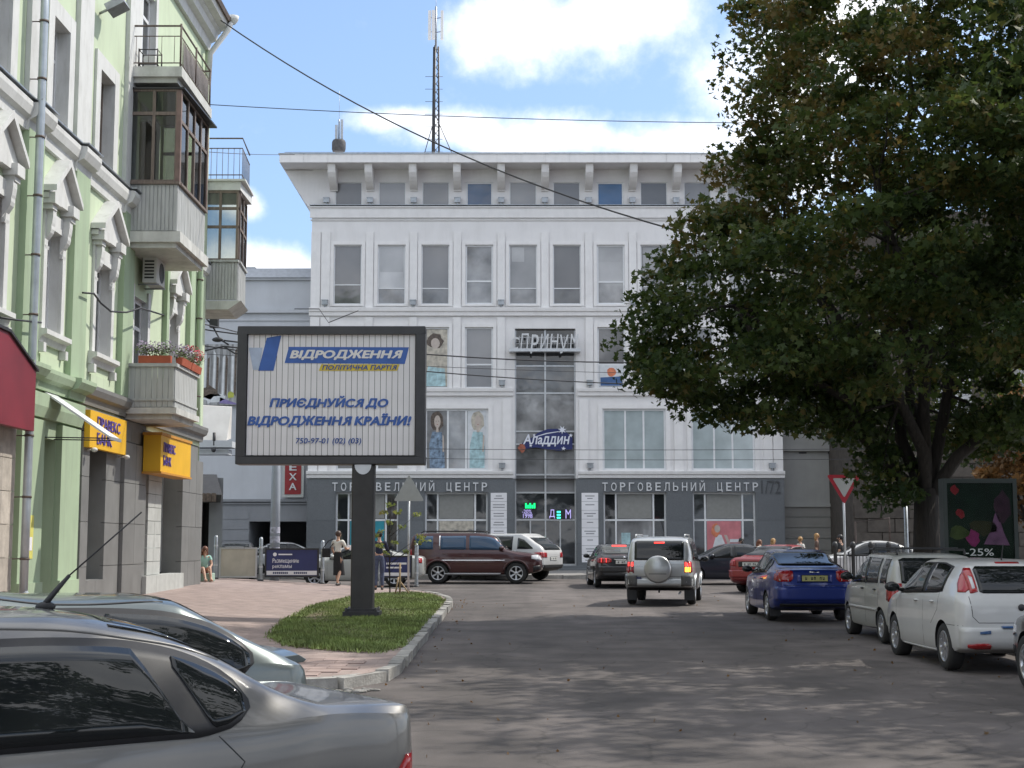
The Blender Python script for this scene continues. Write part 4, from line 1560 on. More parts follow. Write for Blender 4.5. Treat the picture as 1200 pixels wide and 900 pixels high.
M_zinc = mat('zinc_pipe', (0.46, 0.50, 0.53), 0.4, 0.12, 4, metal=0.55)
downpipe(26.02, .32, .85, 13.0, M_zinc)
downpipe(40.3, .22, 5.2, 15.0, M_mg)
m = MB()
m.tube([GF.pt(41.2, .74, GT + .5), GF.pt(41.15, .68, GT + .28), GF.pt(41.0, .2, GT - .5), GF.pt(41.0, .16, GT - 1.4)], .08, 10)
m.lathe([(.06, -.1), (.15, .02), (.17, .14), (.1, .15)], 10, GF.pt(41.25, .8, GT + .58))
m.build('gutter_outlet', M_gw, gb)

# ground floor -------------------------------------------------------------
def slab_face(a, b, z0, z1, n, mt_, du, dz, name='stone_panel', parent=None, th=.05):
    nu_, nz2_ = max(1, round((b - a) / du)), max(1, round((z1 - z0) / dz))
    for i in range(nu_):
        for k in range(nz2_):
            m = MB()
            GF.box(m, a + (b - a) * i / nu_ + .006, a + (b - a) * (i + 1) / nu_ - .006, n - th, n + rnd.uniform(-.002, .002), z0 + (z1 - z0) * k / nz2_ + .006, z0 + (z1 - z0) * (k + 1) / nz2_ - .006)
            m.build(name, mt_, parent or gb)


GZ = .3
m = MB()
GF.wall(m, YA, 26.2, GZ, 4.49, [(20.5, 23.5, GZ + .1, 3.6, .3)], n=-.02)
gfl = m.build('ground_floor_wall', M_beige, gb)
slab_face(24, 26.0, GZ, 4.4, .1, M_beige, .7, .55, 'stone_block', gfl, .1)
m = MB()
GF.wall(m, 26.2, 29.95, GZ, 4.49, [(27.62, 28.62, GZ, 3.75, .4)], n=-.02)
m.build('green_ground_wall', M_mg, gb)
for a, b in ((26.3, 27.58), (28.66, 29.9)):
    m = MB()
    GF.box(m, a, b, -.02, .1, GZ, 4.05)
    GF.box(m, a - .02, b + .02, -.02, .15, GZ, 1.0)
    m.build('green_pier', M_mg, gb)
m = MB()
GF.box(m, 27.63, 28.61, -.4, -.34, GZ, 3.74)
GF.box(m, 27.75, 28.5, -.339, -.32, 1.5, 3.4)
GF.box(m, 27.75, 28.5, -.339, -.32, .6, 1.35)
dr = m.build('door', mat('grey_door', (0.26, 0.25, 0.25), 0.6, 0.12, 4), gb)
m = MB()
m.tube([GF.pt(27.8, -.3, 1.5), GF.pt(27.8, -.26, 1.5), GF.pt(27.8, -.26, 1.7), GF.pt(27.8, -.3, 1.7)], .015, 6)
m.build('handle', M_steel, dr)
# bank front in grey cladding
m = MB()
GF.wall(m, 29.95, YB, GZ, 4.6, [(30.5, 32.0, .95, 4.0, .5), (35.2, 39.2, .55, 4.4, .7)], n=-.03)
m.add([GF.pt(YB, -.03, GZ), GF.pt(YB, -1.5, GZ), GF.pt(YB, -1.5, 4.6), GF.pt(YB, -.03, 4.6)], [(0, 1, 2, 3)])
bank = m.build('bank_front', M_clad, gb)
for a, b, n, du in ((29.97, 30.5, .12, .6), (32.0, 33.2, .05, 1.2), (33.2, 35.2, .14, 1.0), (39.2, 41.72, .12, .85)):
    slab_face(a, b, GZ, 4.05, n, M_clad, du, .95, 'stone_panel', bank, .15)
slab_face(30.5, 32.0, GZ, .95, .1, M_clad, .75, .65, 'stone_panel', bank, .13)
slab_face(29.97, 35.2, 4.06, 4.56, .1, M_clad, 1.3, .5, 'stone_panel', bank, .13)
slab_face(35.6, 36.95, .95, 3.6, .1, M_lstone, .68, .33, 'stone_tile', bank, .5)
slab_face(35.0, 39.0, GZ, .95, .25, M_lstone, .9, .65, 'stone_tile', bank, .4)
M_bglass = glass('bank_glass', (0.17, 0.20, 0.19), 0.08, wav=.1, vary=.2)
window(GF, bank, 30.504, 31.996, .954, 3.996, -.36, M_alu, M_bglass, fw=.06, us=(.55,), zs=())
window(GF, bank, 36.98, 39.196, .96, 4.39, -.4, M_alu, M_bglass, fw=.06, us=(.6,), zs=())
for u0, u1 in ((30.6, 31.3), (37.1, 38.3)):
    for k in range(4):
        m = MB()
        GF.box(m, u0, u1, -.355, -.35, 1.05 + k * .26, 1.05 + k * .26 + .14)
        m.build('frosted_stripe', mat('frosting', (0.42, 0.47, 0.45), 0.5, .05), bank)
t = thing('notice', 'pale oval notice above a yellow leaflet behind the first bank window', 'notice', GF.pt(30.9, -.34, 2.0))
m = MB()
GF.box(m, 30.62, 31.05, -.352, -.34, 2.45, 3.3)
m.build('frame', M_alu, t)
m = MB()
GF.face_poly(m, blob(30.83, 2.88, .12, .32, 16, .0), -.339, -.33)
m.build('printed_oval', M_paper, t)
m = MB()
GF.box(m, 30.62, 31.0, -.352, -.34, 1.65, 2.38)
m.build('leaflet', mat('leaflet_yellow', (0.52, 0.36, 0.09), .6, .1), t)
t = thing('notice', 'yellow and white paper notice on the green pier beside the grey door', 'notice', GF.pt(27.1, .1, 1.4))
u0, za = gq(27, 655, .11)
u1, zb_ = gq(40, 604, .11)
m = MB()
GF.box(m, u0, u1, .101, .108, za, zb_)
m.build('sheet', mat('notice_yellow', (0.62, 0.58, 0.14), .7, .1), t)
m = MB()
GF.box(m, u0 + .1, u1 - .06, .1085, .112, za + .15, zb_ - .4)
m.build('printed_panel', M_paper, t)

# signs and canopy on the front
M_bank = mat('bank_yellow', (0.78, 0.44, 0.02), 0.45, 0.06, 2, dirt=.15, dcol=(.6, .34, .03))
M_bankt = mat('bank_blue', (0.10, 0.07, 0.33), 0.5, 0.1)
u0, zA = gq(104, 480, .2)
u1, zB = gq(145.5, 534, .2)
_, zC = gq(104, 524, .2)
t = thing('bank_sign', 'yellow bank sign board with dark blue letters above the first bank window', 'sign', GF.pt((u0 + u1) / 2, .1, zC))
m = MB()
GF.box(m, u0, u1, .12, .24, zC, zA)
m.build('board', M_bank, t)
sign_text(GF, 'ПРАВЕКС', u0 + .5, zC + .43, (u1 - u0) * .62, .25, .241, .02, M_bankt, t, bold=.006)
sign_text(GF, 'БАНК', u0 + .5, zC + .1, (u1 - u0) * .4, .24, .241, .02, M_bankt, t, bold=.006)
for u in (u0 + .15, u1 - .15):
    m = MB()
    m.ball(GF.pt(u, .3, zC - .05), (.07, .07, .05))
    m.tube([GF.pt(u, .1, zC - .05), GF.pt(u, .3, zC - .05)], .015, 5)
    m.build('spot_lamp', M_gw, t)
t = thing('bank_sign', 'yellow bank sign box under the lower balcony with smaller blue letters', 'sign', GF.pt(36.2, .5, 3.4))
u0, u1 = 34.75, 38.0
_, zC = gq(185, 552, .55)
_, zA = gq(185, 509, .55)
m = MB()
GF.box(m, u0, u1, .16, .58, zC, zA)
m.build('box', M_bank, t)
m = MB()
GF.box(m, u0 - .03, u1 + .03, .14, .61, zA + .002, zA + .07)
GF.box(m, u0 - .03, u1 + .03, .14, .61, zC - .05, zC - .002)
m.build('edge_trim', mat('trim_orange', (.55, .26, .04), .5), t)
sign_text(GF, 'ПРАВЕКС', u0 + .25, zC + .48, 1.2, .24, .581, .02, M_bankt, t, bold=.006)
sign_text(GF, 'БАНК', u0 + .25, zC + .16, .8, .24, .581, .02, M_bankt, t, bold=.006)
t = thing('shop_sign', 'plain dark red shop board at the left edge above the stone blocks', 'sign', GF.pt(25.5, .4, 3.8))
ue, ze = gq(41, 436, .4)
_, zbm = gq(41, 506, .4)
m = MB()
GF.face_poly(m, [(21, zbm), (ue, zbm), (ue, ze), (24.5, ze + .5), (21, ze + .55)], .28, .42)
m.build('board', mat('board_red', (0.20, 0.022, 0.035), 0.45, 0.18, 1.2), t)
m = MB()
GF.face_poly(m, [(20.9, ze + .56), (24.5, ze + .51), (ue + .05, ze + .01), (ue + .05, ze + .05), (24.5, ze + .56), (20.9, ze + .61)], .25, .46)
m.build('top_rail', M_dark, t)
t = thing('awning', 'narrow white sloping awning on thin stays over the grey door', 'awning', GF.pt(28, .1, 4.3))
_, z1_ = gq(49, 460, .05)
n1 = 1.32
z2_ = 3.72
m = MB()
m.hexa([GF.pt(27.62, .05, z1_), GF.pt(28.35, .05, z1_), GF.pt(28.3, n1, z2_), GF.pt(27.62, n1, z2_), GF.pt(27.62, .05, z1_ + .04), GF.pt(28.35, .05, z1_ + .04), GF.pt(28.3, n1, z2_ + .04), GF.pt(27.62, n1, z2_ + .04)])
m.build('sheet', mat('awning_sheet', (.62, .63, .64), .6, .08, 3, dirt=.3, dcol=(.42, .42, .42)), t)
m = MB()
GF.face_poly(m, [(27.6, z2_ - .03), (28.36, z2_ - .03), (28.36, z2_ + .03), (27.6, z2_ + .03)], n1 + .001, n1 + .03)
m.build('front_bar', M_alu, t)
for u in (27.66, 28.28):
    m = MB()
    m.tube([GF.pt(u, .05, z2_ + .02), GF.pt(u, n1, z2_)], .012, 5)
    m.build('stay', M_dark, t)
t = thing('floodlight', 'grey box lamp on the upper wall beside the white pilaster', 'lamp', GF.pt(33.0, .1, 13.2))
uu, zz = gq(133, 8, .3)
m = MB()
m.obox(GF.pt(uu, .38, zz), (.42, .5, .16), Euler((0, R(-28), 0)).to_matrix())
m.build('housing', M_steel, t)
m = MB()
m.tube([GF.pt(uu, .0, zz - .15), GF.pt(uu, .3, zz)], .03, 6)
m.build('arm', M_steel, t)
# grey tin canopy over the upper window at the far left
m = MB()
m.hexa([GF.pt(22.4, .06, 11.05 + .5), GF.pt(25.4, .06, 11.05 + .5), GF.pt(25.4, .62, 11.05), GF.pt(22.4, .62, 11.05), GF.pt(22.4, .06, 11.6), GF.pt(25.4, .06, 11.6), GF.pt(25.4, .62, 11.1), GF.pt(22.4, .62, 11.1)])


# balconies, each a part of the building -------------------------------------
def corr(m, p0, p1, z0, z1, step=.09, d=.018):
    """upright ribs on a sheet between two plan points"""
    p0, p1 = Vector((*p0, 0)), Vector((*p1, 0))
    L = (p1 - p0).length
    t = (p1 - p0) / L
    nrm = Vector((t.y, -t.x, 0))
    n = int(L / step)
    m.hexa([*(p + Vector((0, 0, z)) for z in (z0, z1) for p in (p0 - nrm * .02, p1 - nrm * .02, p1, p0))])
    for i in range(n):
        a, b = p0 + t * (L * i / n + .012), p0 + t * (L * (i + 1) / n - .012)
        dd = d * (1 + .25 * math.sin(i * 2.4))
        m.hexa([*(p + Vector((0, 0, z)) for z in (z0 + .005, z1 - .005) for p in (a + nrm * .001, b + nrm * .001, b + nrm * dd, a + nrm * dd))])


def rim(m, p0, p1, z, w=.07, h=.06):
    p0, p1 = Vector((*p0, 0)), Vector((*p1, 0))
    t = (p1 - p0).normalized()
    nrm = Vector((t.y, -t.x, 0)) * w
    m.hexa([*(p + Vector((0, 0, q)) for q in (z, z + h) for p in (p0 - nrm, p1 - nrm, p1 + nrm, p0 + nrm))])


def slab(m, xa, xb, ya, yb, z0, z1):
    m.box(xa, xb, ya, yb, z0 + .12, z1)
    m.box(xa, xb - .12, ya + .1, yb - .1, z0, z0 + .12)


def glazing(parent, p0, p1, z0, z1, nu_, zs, mt_=M_wood, open_=()):
    """timber sashes between two plan points with clear panes"""
    p0, p1 = Vector((*p0, 0)), Vector((*p1, 0))
    L = (p1 - p0).length
    fr = Fr(p0, (p1 - p0) / L, Vector(((p1 - p0).y, -(p1 - p0).x, 0)) / L)
    m = MB()
    zz = [z0, *zs, z1]
    for z in zz:
        fr.box(m, 0, L, -.03, .03, z - .04, z + .04)
    for i in range(nu_ + 1):
        u = .035 + (L - .07) * i / nu_
        fr.box(m, u - .035, u + .035, -.034, .036, z0, z1)
    o = m.build('glazing_frame', mt_, parent)
    for i in range(nu_):
        for k in range(len(zz) - 1):
            if (i, k) in open_: continue
            p = MB()
            fr.box(p, .07 + (L - .07) * i / nu_, (L - .07) * (i + 1) / nu_, -.004, .004, zz[k] + .04, zz[k + 1] - .04)
            p.build('pane', M_gclear, o)
    return o


XF = GX + 1.2
# lower balcony with flower boxes
ya, yb = 33.35, 35.75
zs0, zs1 = 4.58, 4.84
m = MB()
slab(m, GX, XF + .06, ya - .03, yb + .03, zs0, zs1)
b1 = m.build('balcony', M_conc, gb)
m = MB()
for k in range(9):                # planks on the camera side and the street side
    x0 = GX + .02 + k * (1.16 / 9)
    m.box(x0 + .006, x0 + 1.16 / 9 - .006, ya, ya + .03, zs1 + .02, 5.79)
sd = m.build('balcony_boarding', M_slat, b1)
tag(sd, kind='stuff')
m = MB()
for k in range(14):
    y0 = ya + .04 + k * ((yb - ya - .05) / 14)
    m.box(XF - .03, XF, y0 + .007, y0 + (yb - ya - .05) / 14 - .007, zs1 + .02, 5.79)
m.box(GX, XF - .04, yb - .03, yb, zs1 + .02, 5.79)
tag(m.build('balcony_boarding', M_slat, b1), kind='stuff')
m = MB()
m.box(GX, XF + .05, ya - .05, ya + .06, 5.792, 5.87)
m.box(XF - .07, XF + .05, ya + .062, yb + .03, 5.792, 5.87)
m.box(GX, XF + .025, ya - .025, ya - .002, 5.0, 5.05)
m.box(XF + .002, XF + .025, ya, yb, 5.0, 5.05)
m.build('handrail', M_slat, b1)
# glazed balcony
ya, yb = 33.15, 36.15
m = MB()
slab(m, GX, XF + .1, ya - .06, yb + .06, 8.56, 8.93)
b2 = m.build('balcony', M_conc, gb)
m = MB()
corr(m, (GX + .01, ya), (XF, ya), 8.95, 10.05)
corr(m, (XF, ya + .02), (XF, yb), 8.95, 10.05, .12, .006)
m.box(GX, XF - .03, yb - .03, yb, 8.95, 10.05)
tag(m.build('sheet_cladding', M_slat, b2), kind='stuff')
m = MB()
rim(m, (GX, ya), (XF + .05, ya), 10.052)
rim(m, (XF, ya + .08), (XF, yb), 10.052)
m.build('timber_sill', M_wood, b2)
glazing(b2, (GX + .03, ya), (XF - .02, ya), 10.12, 12.32, 2, (11.75, ))
glazing(b2, (XF, ya + .05), (XF, yb), 10.12, 12.32, 4, (11.6, ), open_=((1, 0),))
glazing(b2, (XF - .02, yb), (GX + .03, yb), 10.12, 12.32, 2, (11.6, ))
for yy_ in (ya, yb):              # corner posts
    m = MB()
    m.box(XF - .06, XF + .045, yy_ - .045, yy_ + .045, 10.12, 12.32)
    m.build('corner_post', mat('reddish_wood', (.21, .14, .12), .65, .25, 4), b2)
m = MB()
m.hexa([(GX, ya - .08, 12.33), (XF + .12, ya - .08, 12.33), (XF + .22, yb + .2, 12.33), (GX, yb + .2, 12.33), (GX, ya - .08, 12.37), (XF + .12, ya - .08, 12.37), (XF + .22, yb + .2, 12.37), (GX, yb + .2, 12.37)])
m.build('roof_sheet', M_dark, b2)
m = MB()                         # stored boards seen through the glass
m.box(GX + .25, GX + .55, ya + .1, ya + .16, 10.1, 11.6)
m.box(GX + .5, GX + .62, ya + .14, ya + .2, 10.1, 11.4)
m.build('stored_board', M_wood, b2)
# open balcony on top
ya, yb = 33.1, 36.4
m = MB()
slab(m, GX, XF + .05, ya - .05, yb + .05, 12.5, 12.86)
b3 = m.build('balcony', M_conc, gb)
m = MB()
for z, r in ((13.86, .025), (13.61, .014), (12.96, .016)):
    m.tube([(GX, ya, z), (XF, ya, z), (XF, yb, z), (GX, yb, z)], r, 6, smooth=False)
for (x, y) in ((XF, ya), (XF, (ya + yb) / 2), (XF, yb)):
    m.tube([(x, y, 12.86), (x, y, 13.91)], .025, 6)
m.build('railing', M_rust, b3)
m = MB()
for k in range(24):
    y = ya + (yb - ya) * (k + .5) / 24
    m.tube([(XF, y, 12.96), (XF, y, 13.61)], .009, 4)
for k in range(4):
    x = GX + 1.2 * (k + .5) / 4
    m.tube([(x, ya, 12.96), (x, ya, 13.61)], .007, 4)
tag(m.build('baluster', M_rust, b3), kind='stuff')
m = MB()
m.box(XF - .02, XF - .012, ya + .35, yb - .1, 12.98, 13.56)
m.build('board_screen', mat('faded_boarding', (.42, .40, .40), .8, .12, 4, stretch=(1, 9, 1)), b3)
t = thing('wire_stand', 'dark wire framed stand on the top open balcony', 'stand', (GX + .35, ya + .3, 12.86))
m = MB()
for x in (GX + .18, GX + .62):
    for y in (ya + .15, ya + .55):
        m.tube([(x, y, 12.86), (x, y, 13.36)], .018, 4)
for z in (12.98, 13.34):
    m.tube([(GX + .18, ya + .15, z), (GX + .62, ya + .15, z), (GX + .62, ya + .55, z), (GX + .18, ya + .55, z), (GX + .18, ya + .15, z)], .015, 4)
m.build('frame', M_dark, t)
m = MB()
m.box(GX + .28, GX + .54, ya + .22, ya + .48, 12.865, 13.21)
m.build('box', M_gw, t)
# second, farther glazed balcony round the corner
ya, yb = 41.75, 43.6
x0, x1 = GX - 1.2, GX + .98
m = MB()
m.hexa([(x0, ya, 8.5), (x1 - .25, ya, 8.5), (x1 - .35, yb, 8.5), (x0, yb, 8.5), (x0, ya, 8.76), (x1 + .12, ya, 8.76), (x1, yb, 8.76), (x0, yb, 8.76)])
b4 = m.build('balcony', M_conc, gb)
m = MB()
corr(m, (x0, ya + .03), (x1, ya + .03), 8.78, 9.9)
corr(m, (x1, ya + .05), (x1 - .12, yb), 8.78, 9.9)
tag(m.build('sheet_cladding', M_slat, b4), kind='stuff')
m = MB()
rim(m, (x0, ya + .03), (x1 + .03, ya + .03), 9.902)
rim(m, (x1, ya + .12), (x1 - .12, yb), 9.902)
m.build('timber_sill', M_slat, b4)
glazing(b4, (x0 + .6, ya + .03), (x1, ya + .03), 9.97, 12.0, 3, (10.95, 11.5))
glazing(b4, (x1, ya + .1), (x1 - .12, yb), 9.97, 12.0, 2, (10.95, 11.5))
m = MB()
m.box(x0, x1 + .05, ya - .03, yb, 12.04, 12.3)
m.hexa([(x0, ya - .1, 12.302), (x1 + .2, ya - .1, 12.302), (x1 + .1, yb, 12.302), (x0, yb, 12.302), (x0, ya - .1, 12.36), (x1 + .2, ya - .1, 12.36), (x1 + .1, yb, 12.36), (x0, yb, 12.36)])
m.build('upper_slab', M_gw, b4)
m = MB()
for z in (12.5, 13.3, 13.6):
    m.tube([(x0, ya, z), (x1 + .08, ya, z), (x1 - .05, yb, z)], .018 if z < 13.5 else .025, 5, smooth=False)
for k in range(14):
    f = k / 13
    m.tube([(x0 + (x1 - x0) * f, ya, 12.36), (x0 + (x1 - x0) * f, ya, 13.3)], .008, 4)
for k in range(10):
    f = k / 9
    m.tube([(x1 + .08 - .13 * f, ya + (yb - ya) * f, 12.36), (x1 + .08 - .13 * f, ya + (yb - ya) * f, 13.3)], .008, 4)
m.build('railing', M_rust, b4)
# air conditioner under the glazed balcony
t = thing('air_conditioner', 'white air conditioner box on brackets under the glazed balcony', 'air conditioner', GF.pt(36.0, .1, 7.6))
ua, za = gq(168, 331, .15)
ub = ua + .85
m = MB()
GF.box(m, ua, ub, .12, .46, za, za + .62)
m.build('casing', M_gw, t, bevel=.015)
m = MB()
m.lathe([(.0, .462), (.22, .462), (.235, .47), (.25, .462)], 20, GF.pt((ua + ub) / 2 + .08, 0, za + .31), 'x')
m.build('fan_grille', M_dark, t)
for k in range(6):
    m = MB()
    GF.box(m, ua - .006, ua - .001, .17, .4, za + .1 + k * .08, za + .14 + k * .08)
    m.build('louvre', M_dark, t)
m = MB()
for u in (ua + .1, ub - .1):
    m.tube([GF.pt(u, .0, za - .03), GF.pt(u, .5, za - .03)], .02, 5)
m.build('bracket', M_steel, t)

# flower boxes: planter, foliage, blossoms
M_terra = mat('terracotta_plastic', (0.42, 0.10, 0.05), 0.6, 0.12)
M_lf = mat('bedding_foliage', (0.10, 0.14, 0.05), 0.7, 0.4, 8)
M_pet1 = mat('lilac_petal', (0.34, 0.26, 0.38), 0.7, 0.35, 14)
M_pet2 = mat('red_petal', (0.55, 0.05, 0.09), 0.6, 0.3, 14)


def leaflets(m, cs, r, n, sz, rr, mi=0):
    for i in range(n):
        c = rr.choice(cs)
        d = Vector((rr.gauss(0, 1), rr.gauss(0, 1), rr.gauss(0, 1))).normalized() * (r * rr.random() ** .4)
        p = Vector(c) + Vector((d.x, d.y, d.z * .8))
        a = Vector((rr.gauss(0, 1), rr.gauss(0, 1), rr.gauss(0, .6))).normalized()
        b = a.orthogonal().normalized()
        s = sz * rr.uniform(.6, 1.3)
        m.add([p - a * s, p + b * s * .5, p + a * s, p - b * s * .5], [(0, 1, 2, 3)], mi)


for k, (p0, p1, lab, pet, hgt) in enumerate((((GX + .35, 33.38), (XF - .1, 33.38), 'terracotta flower box of lilac flowers on the balcony end nearest the camera', M_pet1, .22),
                                             ((XF + .03, 33.6), (XF + .03, 34.6), 'terracotta flower box with pale and red flowers at the balcony corner', M_pet1, .2),
                                             ((XF + .03, 34.65), (XF + .03, 35.7), 'terracotta flower box overflowing with red flowers at the far balcony end', M_pet2, .3))):
    t = thing('flower_box', lab, 'flower box', (*p0, 5.87), 0, 'flower boxes on the lower balcony')
    d = Vector((p1[0] - p0[0], p1[1] - p0[1], 0))
    L = d.length
    d.normalize()
    nn = Vector((d.y, -d.x, 0))
    m = MB()
    P0 = Vector((*p0, 5.875))
    m.hexa([P0 - nn * .06, P0 + d * L - nn * .06, P0 + d * L + nn * .06, P0 + nn * .06] + [q + Vector((0, 0, .17)) for q in (P0 - nn * .09, P0 + d * L - nn * .09, P0 + d * L + nn * .09, P0 + nn * .09)])
    m.build('planter', M_terra, t)
    rr = random.Random(k)
    cs = [P0 + d * (L * (i + .5) / 7) + Vector((0, 0, .17 + hgt * (.3 + .5 * rr.random()))) for i in range(7)]
    m = MB()
    leaflets(m, cs, .17, 420, .035, rr)
    tag(m.build('foliage', M_lf, t), kind='stuff')
    m = MB()
    leaflets(m, [c + Vector((0, 0, .08)) for c in cs], .2, 260 if pet is M_pet1 else 420, .03, rr)
    tag(m.build('blossom', pet, t), kind='stuff')
    m = MB()
    leaflets(m, [c + Vector((0, 0, .05)) for c in cs], .18, 70, .03, rr)
    tag(m.build('pale_blossom', M_gw, t), kind='stuff')
# ------------------------------------------------------------------ billboard on the grass island
BY = 29.2
c0, c1 = P(277, 382, BY), P(498, 382, BY)
z0b, z1b = P(277, 544, BY).z, P(277, 382, BY).z
xl, xr = (P(277, 544, BY).x + c0.x) / 2, (P(498, 544, BY).x + c1.x) / 2
BF = Fr((0, BY, 0), (1, 0, 0), (0, -1, 0))
bx = P(424, 640, BY).x
zg = pave(bx, BY)
bb = thing('billboard', 'large white slatted billboard with blue party lettering on a thick dark pole', 'billboard', (bx, BY + .25, zg))
fw = .195
fh = .155
m = MB()
BF.box(m, xl, xr, -.5, 0, z0b, z0b + fh)
BF.box(m, xl, xr, -.5, 0, z1b - fh, z1b)
BF.box(m, xl, xl + fw, -.5, 0, z0b + fh, z1b - fh)
BF.box(m, xr - fw, xr, -.5, 0, z0b + fh, z1b - fh)
BF.box(m, xl + .05, xr - .05, -.48, -.3, z0b + .05, z1b - .05)
m.build('frame', mat('billboard_grey', (0.045, 0.045, 0.05), 0.45, 0.12, 5, dirt=.3, dcol=(.08, .078, .075)), bb, bevel=.012)
ns = 29
px_ = lambda x, y: P(x, y, BY)
xa_, xb_ = xl + fw + .01, xr - fw - .01
slm = MB()
sw = (xb_ - xa_) / ns
slm.hexa([*((x_, y_, z_) for z_ in (z0b + fh + .03, z1b - fh - .012) for x_, y_ in ((-sw / 2 + .0045, -.012), (sw / 2 - .0045, -.012), (.02, .07), (-.02, .07)))])
sme = slm.mesh('slat', M_paper)
for i in range(ns):
    x = xa_ + sw * (i + .5)
    o = link_mesh('slat', sme, bb, (x - bx, BY + .08 - BY - .25, -zg), R(rnd.uniform(-.9, .9)))
nT = -.062


def bt(body, x0, x1, ya_, yb_, mt_, **kw):
    a, b = px_(x0, yb_), px_(x1, ya_)
    return sign_text(BF, body, a.x, a.z, b.x - a.x, b.z - a.z, nT + .003, .009, mt_, bb, name='lettering', **kw)


def bpoly(pts, mt_, nm, dn=0.0):
    m = MB()
    BF.face_poly(m, [(px_(*p).x, px_(*p).z) for p in pts], nT - .002 + dn, nT + .0015 + dn)
    m.build(nm, mt_, bb)


M_blu2 = mat('print_blue', (0.05, 0.13, 0.42), 0.55, 0.12, 4)
bpoly([(329, 392.5), (320, 434), (302, 434), (312, 395.5)], M_blu2, 'printed_tick')
bpoly([(291, 407), (307, 407), (303, 433), (296, 433)], mat('print_pale_blue', (.45, .53, .68), .6, .1), 'printed_tick')
bpoly([(338, 406), (479, 406.5), (474, 426), (333, 425)], M_blu2, 'printed_banner')
bpoly([(376, 426.5), (468, 426.5), (465, 434), (373, 434)], M_yelink, 'printed_banner')
bt('ВІДРОДЖЕННЯ', 339, 472, 409.5, 421.5, M_white2, bold=.045, shear=.22)
bt('ПОЛІТИЧНА ПАРТІЯ', 377, 465, 427.3, 433, M_blueink, bold=.02, shear=.22)
bt('ПРИЄДНУЙСЯ ДО', 315, 455, 463.5, 479, M_blu2, bold=.045, shear=.22)
bt('ВІДРОДЖЕННЯ КРАЇНИ!', 289, 482, 484, 500.5, M_blu2, bold=.045, shear=.22)
bt('750-97-01 (02) (03)', 346, 423, 513, 521.5, M_blueink, bold=.01, shear=.15)
m = MB()
pw = .225
m.box(bx - pw, bx + pw, BY + .06, BY + .46, zg + .15, z0b - .002)
m.build('pole', mat('pole_dark', (0.035, 0.034, 0.034), 0.5, 0.2, 3, dirt=.4, dcol=(.06, .055, .05)), bb, bevel=.03)
m = MB()
m.box(bx - .36, bx + .36, BY - .1, BY + .62, zg + .03, zg + .14)
m.box(bx - .30, bx + .30, BY - .0, BY + .55, zg + .14, zg + .2)
for sx in (-.3, .3):
    for sy in (-.04, .56):
        m.lathe([(0, .22), (.025, .22), (.025, .14)], 6, (bx + sx, BY + sy, zg))
m.build('base_plate', M_dark, bb)
m = MB()
BF.prism_u
pts = [(bx + .17 * math.cos(a), z0b - .003 + .2 * math.sin(a)) for a in np.linspace(math.pi, 2 * math.pi, 12)]
BF.face_poly(m, pts, -.058, -.045)
m.build('round_plate', M_alu, bb)

# ------------------------------------------------------------------ barrier signs, posts, road signs
def post(x, y, lab):
    Y = 45.5
    X = P(x, y, Y).x
    z = pave(X, Y)
    t = thing('barrier_post', lab, 'post', (X, Y, z), 0, 'posts of the pavement barrier')
    m = MB()
    m.lathe([(.06, 0), (.06, 1.28), (.045, 1.33), (.0, 1.36)], 12, (X, Y, z))
    m.build('tube', M_steel, t)
    m = MB()
    m.lathe([(.1, 0), (.1, .03), (.062, .05)], 12, (X, Y, z))
    m.build('collar', M_dark, t)
    m = MB()
    m.lathe([(.066, 1.0), (.066, 1.06)], 12, (X, Y, z))
    m.lathe([(.066, .4), (.066, .46)], 12, (X, Y, z))
    m.build('clamp', M_alu, t)


for x, lab in ((252, 'steel barrier post left of the beige panel'), (305, 'steel barrier post between the beige and the blue panel'), (377.5, 'steel barrier post right of the advertising panel, beside the woman'), (446, 'steel barrier post behind the billboard pole'), (488, 'steel barrier post behind the sapling')):
    post(x, 690, lab)
M_nsign = mat('sign_blue', (0.030, 0.038, 0.13), 0.45, 0.15, 2)


def barrier_panel(x0, x1, y0, y1, face, lab, name='barrier_sign', text=True):
    Y = 45.45
    a, b = P(x0, y1, Y), P(x1, y0, Y)
    f = Fr((0, Y, 0), (1, 0, 0), (0, -1, 0))
    t = thing(name, lab, 'sign', ((a.x + b.x) / 2, Y, a.z))
    m = MB()
    w = .05
    f.box(m, a.x, b.x, -.05, .02, a.z, a.z + w)
    f.box(m, a.x, b.x, -.05, .02, b.z - w, b.z)
    f.box(m, a.x, a.x + w, -.05, .02, a.z + w, b.z - w)
    f.box(m, b.x - w, b.x, -.05, .02, a.z + w, b.z - w)
    m.build('frame', M_dark if text else M_alu, t)
    m = MB()
    f.box(m, a.x + w, b.x - w, -.03, .005, a.z + w, b.z - w)
    m.build('panel', face, t)
    return t, f, a, b, w


t, f, a, b, w = barrier_panel(310, 374, 642.5, 676.5, M_nsign, 'framed navy advertising panel with white lettering and a white strip on the pavement barrier')
m = MB()
f.box(m, a.x + w + .01, b.x - w - .01, .0055, .009, a.z + .07, a.z + .2)
m.build('white_strip', M_paper, t)
m = MB()
for k in range(2):
    for q in range(8 if k == 0 else 7):
        u = a.x + .26 + k * .65 + q * .06
        f.box(m, u, u + .045, .0095, .012, a.z + .105, a.z + .165)
m.build('printed_line', M_nsign, t)
sign_text(f, 'Размещение', a.x + .24, a.z + .42, .82, .16, .0055, .004, M_paper, t, bold=.01)
sign_text(f, 'рекламы', a.x + .24, a.z + .25, .6, .13, .0055, .004, M_paper, t, bold=.01)
m = MB()
f.face_poly(m, blob(a.x + .31, b.z - .19, .06, .06, 12, 0), .0055, .009)
f.box(m, a.x + .42, a.x + .85, .0055, .009, b.z - .21, b.z - .17)
